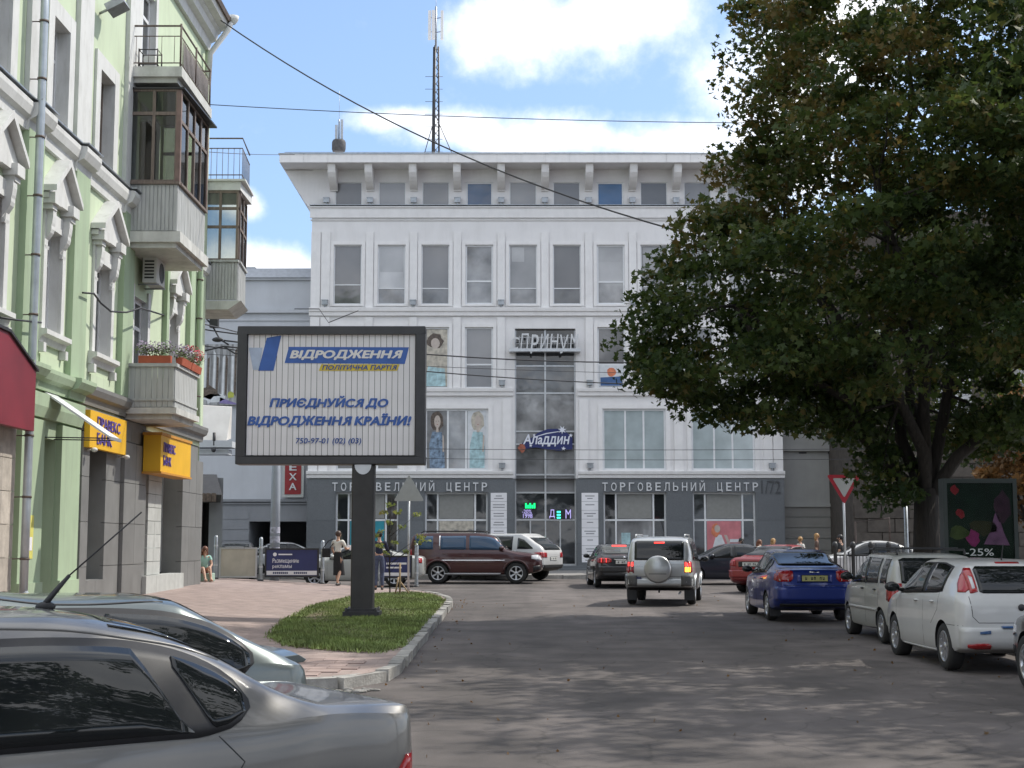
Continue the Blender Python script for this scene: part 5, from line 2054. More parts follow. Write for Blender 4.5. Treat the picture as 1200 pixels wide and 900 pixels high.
m.build('printed_emblem', M_paper, t)
t, f, a, b, w = barrier_panel(256.5, 301.5, 641.5, 677, mat('beige_panel', (.47, .44, .37), .8, .12, 2.5, dirt=.4, dcol=(.33, .30, .25)), 'weathered beige blank panel on the pavement barrier left of the navy one', text=False)
t, f, a, b, w = barrier_panel(448, 483, 651, 677.5, M_nsign, 'smaller navy panel with a white strip behind the sapling')
m = MB()
f.box(m, a.x + w + .01, b.x - w - .01, .0055, .009, a.z + .07, a.z + .17)
m.build('white_strip', M_paper, t)
m = MB()
f.box(m, a.x + .12, a.x + .75, .0055, .009, a.z + .42, a.z + .48)
f.box(m, a.x + .12, a.x + .6, .0055, .009, a.z + .3, a.z + .35)
m.build('printed_line', M_paper, t)


def sign_tri(name, lab, x, yt, wpx, Y, down, face, back, zground):
    c = P(x, yt, Y)
    s = wpx / F_PX * Y
    h = s * .866
    t = thing(name, lab, 'road sign', (c.x, Y, zground))
    f = Fr((c.x, Y, 0), (1, 0, 0), (0, -1, 0))
    zt = c.z

    def tri(k):
        cz = zt - h / 3 if down else zt - 2 * h / 3
        pts = [(-s / 2 * k, cz + h / 3 * k), (s / 2 * k, cz + h / 3 * k), (0, cz - 2 * h / 3 * k)] if down else [(-s / 2 * k, cz - h / 3 * k), (s / 2 * k, cz - h / 3 * k), (0, cz + 2 * h / 3 * k)]
        out_ = []
        for i in range(3):            # rounded corners
            p, pr, nx = Vector(pts[i]), Vector(pts[i - 1]), Vector(pts[(i + 1) % 3])
            out_ += [tuple(p + (pr - p) * .07), tuple(p + (pr - p) * .02 + (nx - p) * .02), tuple(p + (nx - p) * .07)]
        return out_
    m = MB()
    f.face_poly(m, tri(1), 0, .02)
    m.build('plate', face[0], t)
    if len(face) > 1:
        m = MB()
        f.face_poly(m, tri(.66), .0205, .026)
        m.build('centre_field', face[1], t)
    m = MB()
    m.tube([(c.x, Y + .05, zground), (c.x, Y + .05, zt - (0 if down else .1) - (.12 if down else .2))], .032, 8)
    m.build('pole', M_alu, t)
    m = MB()
    for k in (.3, .62):
        if not down or k < .5:
            f.box(m, -.14, .14, -.02 if face is not back else .021, -.001 if face is not back else .04, zt - h * k - .02, zt - h * k + .02)
    m.build('bracket', M_alu, t)


M_sred = mat('sign_rim_red', (0.36, 0.02, 0.035), 0.4, 0.08)
M_sgry = mat('sign_field', (0.42, 0.43, 0.42), 0.6, 0.06, 3, dirt=.2, dcol=(.3, .3, .29))
sign_tri('give_way_sign', 'red edged give way sign pointing down in front of the maple', 988.5, 556.5, 40, 39, True, (M_sred, M_sgry), None, gz(39) + .14)
sign_tri('road_sign', 'grey back of a triangular road sign standing beside the billboard pole', 479.5, 556, 36, 42.5, False, (mat('sign_back_grey', (.38, .40, .40), .5, .05, metal=.3),), None, pave(-3, 42.5))
# street lighting column, its head hidden behind the billboard
X = P(322, 640, 47).x
t = thing('lamp_column', 'pale grey steel column with pasted stickers behind the navy barrier panel', 'lamp post', (X, 47, gz(47)))
m = MB()
m.tube([(X, 47, gz(47)), (X, 47, 3.2), (X, 47, 8.2)], [.16, .15, .09], 14)
m.build('column', mat('column_grey', (.33, .36, .40), .55, .1, 3, metal=.2, dirt=.3, dcol=(.22, .23, .25)), t)
m = MB()
for z, mt_ in ((1.75, 0), (2.05, 0), (1.4, 0)):
    m.lathe([(.161, z), (.161, z + .2)], 14, (X, 47, 0))
m.build('sticker', mat('sticker', (.4, .4, .46), .7, .5, 9), t)
m = MB()
m.tube([(X, 47, 8.1), (X + .1, 46.4, 8.35), (X + .1, 45.9, 8.4)], .05, 8)
m.ball((X + .1, 45.7, 8.4), (.14, .35, .08))
m.build('lamp_head', M_alu, t)

# city light box on the right pavement
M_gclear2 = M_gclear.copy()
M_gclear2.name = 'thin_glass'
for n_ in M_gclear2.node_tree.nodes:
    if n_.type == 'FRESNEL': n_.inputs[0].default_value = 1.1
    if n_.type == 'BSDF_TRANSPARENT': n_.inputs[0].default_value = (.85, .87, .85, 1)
Y = 26.6
a, b = P(1109.5, 655, Y), P(1188, 564, Y)
f = Fr((0, Y, 0), (1, 0, 0), (0, -1, 0))
zg_ = gz(Y) + .14
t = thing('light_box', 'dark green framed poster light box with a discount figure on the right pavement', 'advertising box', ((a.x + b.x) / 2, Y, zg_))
m = MB()
zb_ = zg_ + .75
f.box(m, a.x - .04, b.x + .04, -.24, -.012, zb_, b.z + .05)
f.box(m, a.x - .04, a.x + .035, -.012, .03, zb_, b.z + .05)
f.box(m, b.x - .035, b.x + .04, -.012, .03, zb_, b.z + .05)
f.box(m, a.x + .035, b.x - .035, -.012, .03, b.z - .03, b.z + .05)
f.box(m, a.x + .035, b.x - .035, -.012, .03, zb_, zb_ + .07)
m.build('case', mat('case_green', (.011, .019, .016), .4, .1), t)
m = MB()
f.box(m, (a.x + b.x) / 2 - .2, (a.x + b.x) / 2 + .2, -.2, -.04, zg_, zb_)
m.build('foot', M_dark, t)
m = MB()
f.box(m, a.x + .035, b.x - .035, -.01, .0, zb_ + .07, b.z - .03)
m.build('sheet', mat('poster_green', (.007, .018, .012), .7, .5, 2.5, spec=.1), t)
cx_ = (a.x + b.x) / 2
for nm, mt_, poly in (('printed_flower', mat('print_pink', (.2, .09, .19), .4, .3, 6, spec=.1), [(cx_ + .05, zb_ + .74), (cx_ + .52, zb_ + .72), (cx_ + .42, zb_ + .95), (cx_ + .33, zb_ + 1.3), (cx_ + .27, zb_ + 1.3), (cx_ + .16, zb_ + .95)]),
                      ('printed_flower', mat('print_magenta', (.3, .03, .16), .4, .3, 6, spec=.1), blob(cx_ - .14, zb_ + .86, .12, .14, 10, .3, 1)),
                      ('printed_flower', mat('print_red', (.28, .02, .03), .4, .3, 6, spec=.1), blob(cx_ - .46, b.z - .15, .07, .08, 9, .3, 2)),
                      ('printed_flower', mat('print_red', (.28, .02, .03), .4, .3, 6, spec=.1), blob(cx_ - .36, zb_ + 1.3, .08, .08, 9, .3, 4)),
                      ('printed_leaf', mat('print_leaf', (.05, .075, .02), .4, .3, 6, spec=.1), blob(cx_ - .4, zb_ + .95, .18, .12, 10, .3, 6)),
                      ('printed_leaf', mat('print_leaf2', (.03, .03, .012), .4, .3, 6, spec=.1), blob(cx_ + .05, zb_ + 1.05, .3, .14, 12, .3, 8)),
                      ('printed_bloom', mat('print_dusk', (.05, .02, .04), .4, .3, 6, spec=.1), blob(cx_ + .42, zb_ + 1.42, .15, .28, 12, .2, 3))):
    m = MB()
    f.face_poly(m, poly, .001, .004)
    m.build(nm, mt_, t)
sign_text(f, '-25%', cx_ - .3, 1.50, .52, .13, .0095, .004, M_paper, t)
m = MB()
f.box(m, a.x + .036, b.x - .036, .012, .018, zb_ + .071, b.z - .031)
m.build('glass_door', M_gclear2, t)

# black fence at the corner of the right pavement
t = thing('pavement_fence', 'short black bar fence with round capped posts at the right corner', 'fence', (9.5, 41.5, gz(41) + .14))
fa, fb = P(979, 660, 41), P(1063, 660, 41)
zf = gz(41) + .14
m_ = 5
for k in range(m_):
    x = fa.x + (fb.x - fa.x) * k / (m_ - 1)
    m = MB()
    m.lathe([(.05, 0), (.05, 1.25), (.075, 1.27), (.085, 1.35), (.05, 1.42), (0, 1.43)], 10, (x, 41, zf))
    m.build('post', M_dark, t)
for z in (1.05, .25):
    m = MB()
    m.tube([(fa.x, 41, zf + z), (fb.x, 41, zf + z)], .025, 6)
    m.build('rail', M_dark, t)
for k in range(22):
    x = fa.x + (fb.x - fa.x) * (k + .5) / 22
    m = MB()
    m.tube([(x, 41, zf + .25), (x, 41, zf + 1.05)], .012, 5)
    m.build('bar', M_dark, t)
for x, y0, Y, lab in ((1061, 586, 36, 'slim pale grey pole standing left of the maple trunk'), (1103, 566, 31, 'slim pale grey pole standing between the maple trunk and the light box')):
    c = P(x, y0, Y)
    t = thing('metal_pole', lab, 'pole', (c.x, Y, gz(Y) + .14))
    m = MB()
    m.tube([(c.x, Y, gz(Y) + .14), (c.x, Y, c.z)], .05, 8)
    m.build('tube', M_steel, t)
    m = MB()
    m.lathe([(.055, 0), (.06, .03), (0, .05)], 8, (c.x, Y, c.z))
    m.build('cap', M_steel, t)

# ------------------------------------------------------------------ buildings right of the mall
RF = Fr((0, 66, 0), (1, 0, 0), (0, -1, 0))
M_rgrey = mat('warm_grey_render', (.36, .36, .345), .8, .07, 1.2, dirt=.3, dcol=(.26, .255, .24))
t = thing('annexe_building', 'plain warm grey windowless annexe right of the mall behind the give way sign', 'building', (14, 66, .5))
xa, xb = UR + .05, P(998, 560, 66).x
m = MB()
RF.box(m, xa, xb, -10, 0, Z0, lz(300))
m.build('wall', M_rgrey, t)
for y, d, h in ((521, .18, .3), (590, .12, .16)):
    m = MB()
    RF.box(m, xa, xb + .06, .001, d, lz(y) - h, lz(y))
    m.build('string_course', M_rgrey, t)
for k, (ya_, yb_) in enumerate(((594, 606), (606.5, 618.5), (619, 631), (631.5, 645), (645.5, 664))):
    m = MB()
    RF.box(m, xa, xb, .001, .05, lz(yb_) + .02, lz(ya_) - .02)
    m.build('render_course', mat('courses_grey', (.27, .262, .245), .8, .08, 2), t)
for x in (936, 970):
    m = MB()
    RF.box(m, P(x, 530, 66).x, P(x + 9, 530, 66).x, .001, .03, lz(531.5), lz(530))
    m.build('vent_slot', M_dark, t)
t = thing('stone_building', 'dark brown rusticated stone building behind the maple trunk', 'building', (20, 62, .5))
SB = Fr((0, 61.5, 0), (1, 0, 0), (0, -1, 0))
M_bstone = mat('brown_stone', (.075, .064, .054), .9, .22, 4, bump=.4, bscale=20, tint=.14)
xs0, xs1 = P(1000, 600, 61.5).x, 34
hs = []
for k in range(6):
    for z in (7.0, 11.2):
        hs.append((xs0 + 3.6 + 3.2 * k, xs0 + 5.2 + 3.2 * k, z, z + 2.5, .25))
m = MB()
SB.wall(m, xs0, xs1, .4, 16, hs)
m.add([SB.pt(xs0, 0, .4), SB.pt(xs0, -14, .4), SB.pt(xs0, -14, 16), SB.pt(xs0, 0, 16)], [(0, 1, 2, 3)])
m.add([SB.pt(xs0, 0, 16), SB.pt(xs1, 0, 16), SB.pt(xs1, -14, 16), SB.pt(xs0, -14, 16)], [(0, 1, 2, 3)])
sw_ = m.build('wall', M_bstone, t)
for (u0, u1, z0_, z1_, dp) in hs:
    window(SB, t, u0, u1, z0_, z1_, -.12, M_pvc, M_wglass, fw=.08, us=(.5,), zs=(.66,))
    m = MB()
    SB.box(m, u0 - .2, u1 + .2, .002, .16, z0_ - .3, z0_ - .06)
    m.build('sill', M_lstone, t)
for r in range(10):
    z = .45 + r * .58
    for k in range(14):
        u = xs0 + .02 + k * 1.15 + (.55 if r % 2 else 0)
        m = MB()
        SB.box(m, u + .02, min(u + 1.13, xs1), -.1, .07 + rnd.uniform(0, .03), z + .02, z + .56)
        m.build('stone_block', M_bstone, sw_)
for z in (6.3, 10.6):
    m = MB()
    SB.box(m, xs0 - .02, xs1, .001, .22, z, z + .3)
    m.build('string_course', M_lstone, t)
m = MB()
fx0, fx1 = P(1003, 640, 58).x, P(1043, 640, 58).x
t = thing('pipe_frame', 'bent pipe frame with an orange leg before the brown stone wall', 'frame', (fx0, 58, .5))
m.tube([(fx0, 58, .5), (fx0, 58, P(1003, 612, 58).z), (fx1, 58, P(1003, 607, 58).z), (fx1, 58, 1.6)], .05, 8)
m.build('pipe', M_rust, t)
m = MB()
m.tube([(fx1, 58, .5), (fx1, 58, 1.7)], .06, 8)
m.build('orange_leg', M_amb, t)

# ------------------------------------------------------------------ low shop behind the green building
LF = Fr((0, 52, 0), (1, 0, 0), (0, -1, 0))
wz_ = lambda y: P(600, y, 52).z
wx_ = lambda x, y=600: P(x, y, 52).x
t = thing('kiosk_building', 'low grey shop with a dark doorway and a tiled canopy behind the green building', 'building', (wx_(245), 52, .4))
m = MB()
LF.wall(m, -20, wx_(261), .38, wz_(560), [(wx_(231), wx_(245), .38, wz_(586), 1.2)])
m.add([LF.pt(wx_(261), 0, .38), LF.pt(wx_(261) - 2.2, -6, .38), LF.pt(wx_(261) - 2.2, -6, wz_(560)), LF.pt(wx_(261), 0, wz_(560))], [(0, 1, 2, 3)])
m.add([LF.pt(-20, 0, wz_(560)), LF.pt(wx_(261), 0, wz_(560)), LF.pt(wx_(261) - 2.2, -6, wz_(560)), LF.pt(-20, -6, wz_(560))], [(0, 1, 2, 3)])
m.add([LF.pt(wx_(231), -1.2, .38), LF.pt(wx_(245), -1.2, .38), LF.pt(wx_(245), -1.2, wz_(586)), LF.pt(wx_(231), -1.2, wz_(586))], [(0, 1, 2, 3)])
m.build('wall', M_mgrey, t)
m = MB()
LF.box(m, wx_(231) + .02, wx_(245) - .02, -1.19, -1.1, .39, wz_(588))
m.build('door', M_black, t)
m = MB()
e0, e1 = wx_(228, 570), wx_(262, 570)
m.hexa([LF.pt(e0 - 3, .02, wz_(582)), LF.pt(e1, .02, wz_(582)), LF.pt(e1 + .12, 1.1, wz_(590)), LF.pt(e0 - 3, 1.1, wz_(590)), LF.pt(e0 - 3, .02, wz_(554)), LF.pt(e1 - .25, .02, wz_(556)), LF.pt(e1 + .16, 1.15, wz_(581)), LF.pt(e0 - 3, 1.15, wz_(578))])
cn = m.build('canopy', M_dark, t)
for k in range(8):
    m = MB()
    u = e0 - .4 + k * (e1 - e0 + .4) / 8
    m.hexa([LF.pt(u, 1.16, wz_(589)), LF.pt(u + .16, 1.16, wz_(589)), LF.pt(u + .16, 1.19, wz_(589)), LF.pt(u, 1.19, wz_(589)), LF.pt(u, 1.16, wz_(579)), LF.pt(u + .16, 1.16, wz_(579.5)), LF.pt(u + .16, 1.19, wz_(579.5)), LF.pt(u, 1.19, wz_(579))])
    m.build('canopy_tile', M_rust, cn)
# pale awning and printed banner above it
AF = Fr((0, 58, 0), (1, 0, 0), (0, -1, 0))
az = lambda y: P(600, y, 58).z
ax = lambda x, y=500: P(x, y, 58).x
t = thing('awning', 'cream white drop awning with a grey lower rail behind the green building', 'awning', (ax(255), 58, az(516)))
m = MB()
m.hexa([AF.pt(ax(222), .0, az(513)), AF.pt(ax(271), .0, az(514)), AF.pt(ax(271), .9, az(518)), AF.pt(ax(222), .9, az(517)), AF.pt(ax(222), .0, az(474)), AF.pt(ax(271.5), .0, az(476.5)), AF.pt(ax(271.5), .06, az(477)), AF.pt(ax(222), .06, az(475))])
m.build('sheet', mat('awning_cream', (.62, .60, .57), .8, .06, 2, dirt=.3, dcol=(.5, .47, .43)), t)
m = MB()
AF.box(m, ax(230), ax(278), .0, 1.0, az(526), az(519))
AF.box(m, ax(230), ax(273), .1, .8, az(534), az(528))
m.build('lower_rail', M_lgrey, t)
m = MB()
m.tube([AF.pt(ax(257), .95, az(524)), AF.pt(ax(257), .95, az(509))], .06, 8)
m.ball(AF.pt(ax(257), 1.0, az(529)), .1)
m.build('lamp', M_dark, t)
t = thing('banner', 'grey printed banner of hanging fabrics between the green building and the billboard', 'banner', (ax(255), 65.7, lz(474)))
m = MB()
u0, u1 = P(222, 440, 65.8).x, P(284, 440, 65.8).x
LW.box(m, u0, u1, .16, .19, lz(475), lz(404))
m.build('sheet', mat('banner_print', (.30, .305, .31), .6, .6, 1.6, stretch=(5, 1, .6)), t)
for k in range(16):
    m = MB()
    u = u0 + .1 + k * (u1 - u0 - .2) / 16
    LW.face_poly(m, [(u, lz(473) + (.5 + .3 * (k % 3)) * .4), (u + .09, lz(473) + .3), (u + .12, lz(408 + (k * 5) % 14)), (u + .02, lz(410 + (k * 7) % 12))], .1905, .194 + .001 * (k % 2))
    m.build('printed_fold', [M_pgrey, M_white_p, M_hair_p][k % 3], t)
for nm, mt_, poly in (('printed_drape', M_hair_p, blob(P(243, 460, 65.8).x, lz(461), .55, .3, 14, .35, 3)), ('printed_drape', M_white_p, blob(P(250, 468, 65.8).x, lz(468), .5, .22, 14, .35, 5)), ('printed_scarf', mat('print_lilac', (.22, .18, .38), .5, .2), [(P(258, 462, 65.8).x, lz(466)), (P(282, 476, 65.8).x, lz(475)), (P(280, 479, 65.8).x, lz(474.8)), (P(257, 470, 65.8).x, lz(473))]), ('printed_leaf', mat('print_lime', (.42, .45, .08), .5, .2), blob(P(270, 462, 65.8).x, lz(463), .18, .16, 9, .3, 7))):
    m = MB()
    LW.face_poly(m, poly, .1955, .2)
    m.build(nm, mt_, t)


# ------------------------------------------------------------------ overhead cables
def cable(lab, pts, r=.016, sag=0.0, name='cable', cat='cable', group=None):
    pts = [Vector(p) for p in pts]
    if len(pts) == 2:
        a, b = pts
        pts = [a.lerp(b, t) - Vector((0, 0, 4 * sag * t * (1 - t))) for t in np.linspace(0, 1, 18)]
    m = MB()
    m.tube(pts, r, 6)
    o = m.build(name, M_cable)
    return tag(o, lab, cat, group)


cable('dark cable slanting down from the green gutter towards the maple', [P(259, 24, 39.8), P(800, 272, 31)], .02, .62)
cable('thin wire running level across the sky above the mall roof', [P(236, 122, 43), P(880, 144, 46)], .013, .12)
cable('thin wire ending at the left end of the mall eaves', [P(230, 177, 43), P(345, 181, 62)], .012, .05)
cable('upper heavy trolley wire before the third floor windows', [P(150, 372, 50), P(950, 418, 56)], .026, .75)
cable('lower heavy trolley wire before the third floor windows', [P(150, 392, 50), P(950, 452, 56)], .022, .55)
cable('thin wire between the two trolley wires', [P(200, 412, 54), P(940, 440, 56)], .011, .2)
cable('upper thin wire before the second floor windows', [P(235, 522, 58), P(1010, 526, 58)], .012, .1)
cable('lower thin wire before the second floor windows', [P(235, 533, 58), P(1010, 538, 58)], .011, .1)
fp = lambda x, y, n=.2: GF.pt(gq(x, y, n)[0], n, gq(x, y, n)[1])
cable('black cable looping across the green facade towards the wire junction', [fp(97, 343), fp(110, 344, .25), fp(118, 355, .3), fp(130, 365, .35), fp(148, 366, .5), fp(165, 361, .6), P(200, 372, 38.5), P(244, 381, 45), P(262, 385, 52), P(300, 395, 60)], .022)
cable('grey cable along the first floor sills at the far left', [fp(0, 372, .28), fp(20, 375, .3), fp(48, 378, .3)], .02)
t = thing('wire_junction', 'dark junction box hung on crossing wires beside the green building', 'junction box', P(250, 380, 50))
m = MB()
a, b = P(246, 384, 50), P(256, 371, 50)
m.box(a.x, b.x, 49.9, 50.15, a.z, b.z)
m.build('box', M_dark, t)
m = MB()
for q in ([(238, 369), (246, 378)], [(250, 384), (258, 398), (268, 404)], [(240, 411), (262, 406), (285, 408)], [(258, 398), (250, 397)], [(262, 399), (280, 401)], [(262, 406), (275, 414), (285, 415)]):
    m.tube([P(x, y, 50) for x, y in q], .03, 5)
m.build('wire_end', M_cable, t)
m = MB()
m.ball(P(255, 398, 50), (.2, .1, .09))
m.build('insulator', M_dark, t)
cable('thin bracket wire above the billboard', [P(345, 362, 58), P(374, 362, 58), P(385, 378, 58), P(420, 364, 58)], .02)
# ------------------------------------------------------------------ trees
def leaf_mat(name, c1, c2, c3):
    m = bpy.data.materials.new(name)
    m.use_nodes = True
    nt = m.node_tree
    b = nt.nodes['Principled BSDF']
    b.inputs['Roughness'].default_value = 0.55
    b.inputs['Specular IOR Level'].default_value = 0.3
    at = nt.nodes.new('ShaderNodeAttribute')
    at.attribute_name = 'tint'
    r = nt.nodes.new('ShaderNodeValToRGB')
    e = r.color_ramp.elements
    e[0].color = (*c1, 1)
    e[1].color = (*c3, 1)
    e.new(.55).color = (*c2, 1)
    nt.links.new(at.outputs['Fac'], r.inputs[0])
    nt.links.new(r.outputs[0], b.inputs['Base Color'])
    t = nt.nodes.new('ShaderNodeBsdfTranslucent')
    hs = nt.nodes.new('ShaderNodeHueSaturation')
    hs.inputs['Value'].default_value = 1.9
    hs.inputs['Hue'].default_value = .485
    nt.links.new(r.outputs[0], hs.inputs['Color'])
    nt.links.new(hs.outputs[0], t.inputs['Color'])
    mx_ = nt.nodes.new('ShaderNodeMixShader')
    mx_.inputs[0].default_value = .32
    nt.links.new(b.outputs[0], mx_.inputs[1])
    nt.links.new(t.outputs[0], mx_.inputs[2])
    nt.links.new(mx_.outputs[0], nt.nodes['Material Output'].inputs['Surface'])
    return m


M_maple = leaf_mat('maple_leaf', (0.017, 0.036, 0.009), (0.051, 0.078, 0.017), (0.135, 0.10, 0.028))
M_autumn = leaf_mat('autumn_leaf', (0.09, 0.055, 0.02), (0.16, 0.085, 0.025), (0.2, 0.13, 0.04))
M_young = leaf_mat('young_leaf', (0.10, 0.14, 0.035), (0.17, 0.20, 0.05), (0.26, 0.22, 0.07))
M_bark = mat('bark', (0.032, 0.027, 0.023), 0.95, 0.35, 6, bump=1.0, bscale=14, stretch=(3, 3, .5))


def leaf_cloud(centres, radii, per, size, seed, rust=None, flat=.5):
    """maple shaped leaves about clump centres -> vertices (k, 11, 3) and tints (k,)"""
    g = np.random.default_rng(seed)
    ang = np.array([-90, -28, -5, 18, 52, 90, 128, 162, 185, 208]) * np.pi / 180
    rad = np.array([.38, .85, .5, .98, .5, 1.05, .5, .98, .5, .85])
    shape = np.c_[np.cos(ang) * rad, np.sin(ang) * rad, .14 * np.abs(np.cos(ang)) * rad]
    C = np.repeat(np.array(centres), per, 0)
    Rr = np.repeat(np.array(radii), per)
    k = len(C)
    d = g.normal(size=(k, 3))
    d /= np.linalg.norm(d, axis=1)[:, None]
    d *= (g.random(k) ** .45)[:, None]
    d[:, 2] *= flat
    pos = C + d * Rr[:, None]
    nrm = g.normal(size=(k, 3)) * .75 + np.array([0, 0, .55])
    nrm /= np.linalg.norm(nrm, axis=1)[:, None]
    a = np.cross(nrm, g.normal(size=(k, 3)))
    a /= np.linalg.norm(a, axis=1)[:, None]
    b = np.cross(nrm, a)
    s = size * g.uniform(.45, 1.35, k)
    v = pos[:, None, :] + s[:, None, None] * (shape[None, :, 0:1] * a[:, None] + shape[None, :, 1:2] * b[:, None] - shape[None, :, 2:3] * nrm[:, None])
    base = np.repeat(g.uniform(.1, .62, len(centres)), per)
    if rust is not None: base = base + np.repeat(np.array([rust(*c) for c in centres]), per)
    tint = np.clip(base + g.normal(0, .17, k), 0, 1)
    return v, tint


def crown_obj(name, v, tint, mt_, parent):
    me = np_mesh(name, v - np.array(ORIG[parent]), 1, mt_)
    at = me.attributes.new('tint', 'FLOAT', 'FACE')
    at.data.foreach_set('value', tint.astype(np.float32))
    o = link_mesh(name, me, parent)
    tag(o, kind='stuff')
    return o


def limb(m, a, b, r0, r1, rr, wob=.25, n=5):
    a, b = Vector(a), Vector(b)
    L = (b - a).length
    pts = [a.lerp(b, t) + Vector((rr.uniform(-1, 1), rr.uniform(-1, 1), rr.uniform(-.6, .8))) * wob * L * .12 * math.sin(t * math.pi) for t in np.linspace(0, 1, n)]
    m.tube(pts, list(np.linspace(r0, r1, n)), 7)
    return pts


def big_tree(name, lab, base, clumps, per, size, seed, trunk_h, r0, fork, rust=None, tr=(.55, .95)):
    rr = random.Random(seed)
    t = thing(name, lab, 'tree', base)
    bx_, by_, bz_ = base
    m = MB()
    top = Vector((bx_ + rr.uniform(-.2, .2), by_, bz_ + trunk_h))
    m.tube([(bx_, by_, bz_ - .1), (bx_ + .02, by_, bz_ + .35), (bx_, by_, bz_ + 1.2), top], [r0 * 1.5, r0 * 1.08, r0, r0 * .9], 12)
    m.build('trunk', M_bark, t)
    ends = []
    for fp_ in fork:
        m = MB()
        pts = limb(m, top - Vector((0, 0, .25)), fp_, r0 * .55, r0 * .12, rr, .6, 7)
        for q in pts[2:]:
            cs = sorted(clumps, key=lambda c: (Vector(c) - q).length)[2:16:3]
            for c in cs:
                limb(m, q, c, r0 * .14, .012, rr, .5, 4)
        m.build('limb', M_bark, t)
    radii = [rr.uniform(*tr) for _ in clumps]
    v, tint = leaf_cloud(clumps, radii, per, size, seed, rust)
    crown_obj('crown', v, tint, M_maple, t)
    return t


# the big maple on the right: crown envelope in metres at its own depth
TX, TY = 8.5, 30.0
zs_ = [3.0, 3.8, 4.4, 4.9, 5.4, 6.0, 6.8, 7.6, 8.4, 9.6, 10.4, 12.5, 14, 16, 18]
xmin = [8.0, 7.3, 3.7, 2.7, 2.35, 2.35, 2.5, 3.0, 3.75, 4.3, 4.75, 4.9, 5.3, 6.3, 7.5]
rr = random.Random(11)
clumps = []
while len(clumps) < 760:
    z = rr.uniform(3.4, 17)
    x = rr.uniform(2.3, 14.5)
    y = rr.uniform(-5.6, 5.6)
    lo_ = float(np.interp(z, zs_, xmin)) + .45
    fy = (y / 5.6) ** 2
    hi_ = 14.5 if z < 12 else 14.5 - (z - 12) * .9
    mid = (lo_ + hi_) / 2
    half = (hi_ - lo_) / 2 * math.sqrt(max(0.0, 1 - fy))
    if x < mid - half or x > mid + half: continue
    if z < 4.2 and not (x < 5.9 or (6.0 < x < 10.2 and abs(y) < 3.5)): continue
    if 7.7 < x < 9.5 and z < 4.9 and y < 1.0: continue
    if x < 6.0 and z < 4.75 + .12 * abs(x - 3.5): continue
    if 10.2 < x < 14 and z < 4.3: continue
    # leaves live near the outside of the crown
    dep = min((x - (mid - half)) / 3.2, 1 - abs(y) / 5.6 + .25, 1)
    if rr.random() < dep * .25 and x < 9: continue
    clumps.append((x, TY + y, z))
# ragged fringe that gives the silhouette its teeth
for (px1, py1) in ((852, 8), (862, 55), (858, 98), (868, 140), (846, 188), (836, 205), (815, 250), (800, 268), (770, 300), (757, 325), (744, 350), (738, 378), (734, 405), (742, 425), (738, 445), (760, 452), (778, 462), (806, 478), (838, 482), (868, 490), (902, 492), (938, 486), (975, 486), (1000, 500), (1015, 530), (1018, 560), (1028, 582), (1010, 545), (1035, 575), (1032, 548), (1130, 505), (1165, 495), (1185, 515), (1122, 500), (1142, 508), (1152, 492), (1176, 508), (1192, 498), (1126, 485), (1196, 520), (1180, 482), (880, 440), (905, 450), (930, 440), (955, 455), (900, 425), (940, 420), (970, 440), (985, 465), (860, 455), (920, 465), (880, 120), (875, 30), (905, 10)):
    q = P(px1 + 16, py1, TY + rr.uniform(-1.2, 1.2))
    clumps.append((q.x, q.y, q.z))
    if 1005 < px1 < 1120: continue
    q = P(px1 + 45, py1 + rr.uniform(-12, 6), TY + rr.uniform(-2, 2))
    clumps.append((q.x, q.y, q.z))
rust = lambda x, y, z: (.30 if (z > 8.2 and x < 8) else 0) + (.12 if z > 6.8 and x < 5 else 0)
forks = [(4.5, 29, 6.5), (6.0, 31.5, 9.5), (8.3, 29.5, 12.5), (11, 30.5, 10), (12.5, 29, 7.5), (7, 27, 8.2), (9, 33.5, 8.8)]
big_tree('maple_tree', 'large dark maple with rusty leaf tips filling the upper right of the view', (TX, TY, gz(TY) + .14), clumps, 165, .088, 5, 2.6, .27, forks, rust, (.48, .88))

# further trees of the row: their shade lies on the road and they mirror in the car windows
def round_clumps(cx, cy, cz, rx, ry, rz, n, seed):
    r = random.Random(seed)
    o = []
    while len(o) < n:
        d = Vector((r.gauss(0, 1), r.gauss(0, 1), r.gauss(0, 1))).normalized() * (r.random() ** .38)
        o.append((cx + d.x * rx, cy + d.y * ry, cz + d.z * rz))
    return o


for i, (x, y, rx, sd, lab) in enumerate(((11.6, 20.5, 4.7, 21, 'dark maple reaching in from the upper right edge'), (10.6, 8.5, 6.0, 22, 'maple of the row on the right beyond the picture edge'), (9.6, -3.5, 6.4, 23, 'maple of the row on the right behind the viewer'), (1.5, -13.5, 6.5, 24, 'maple standing behind the viewer'))):
    z0_ = gz(y) + .14
    hi_ = 1.5 if y < 10 else 0
    cl = round_clumps(x, y, 9.6 + hi_, rx, rx, 5.0 + hi_, 190 if y > 10 else 300, sd)
    big_tree('maple_tree', lab, (x, y, z0_), cl, 90 if y > 10 else 62, .11 if y > 10 else .15, sd, 3.2, .24, [(x - 3, y - 1, 8), (x + 3, y, 8.5), (x, y + 3, 9), (x + .5, y - 3, 10), (x, y, 12)], None, (.6, 1.05))
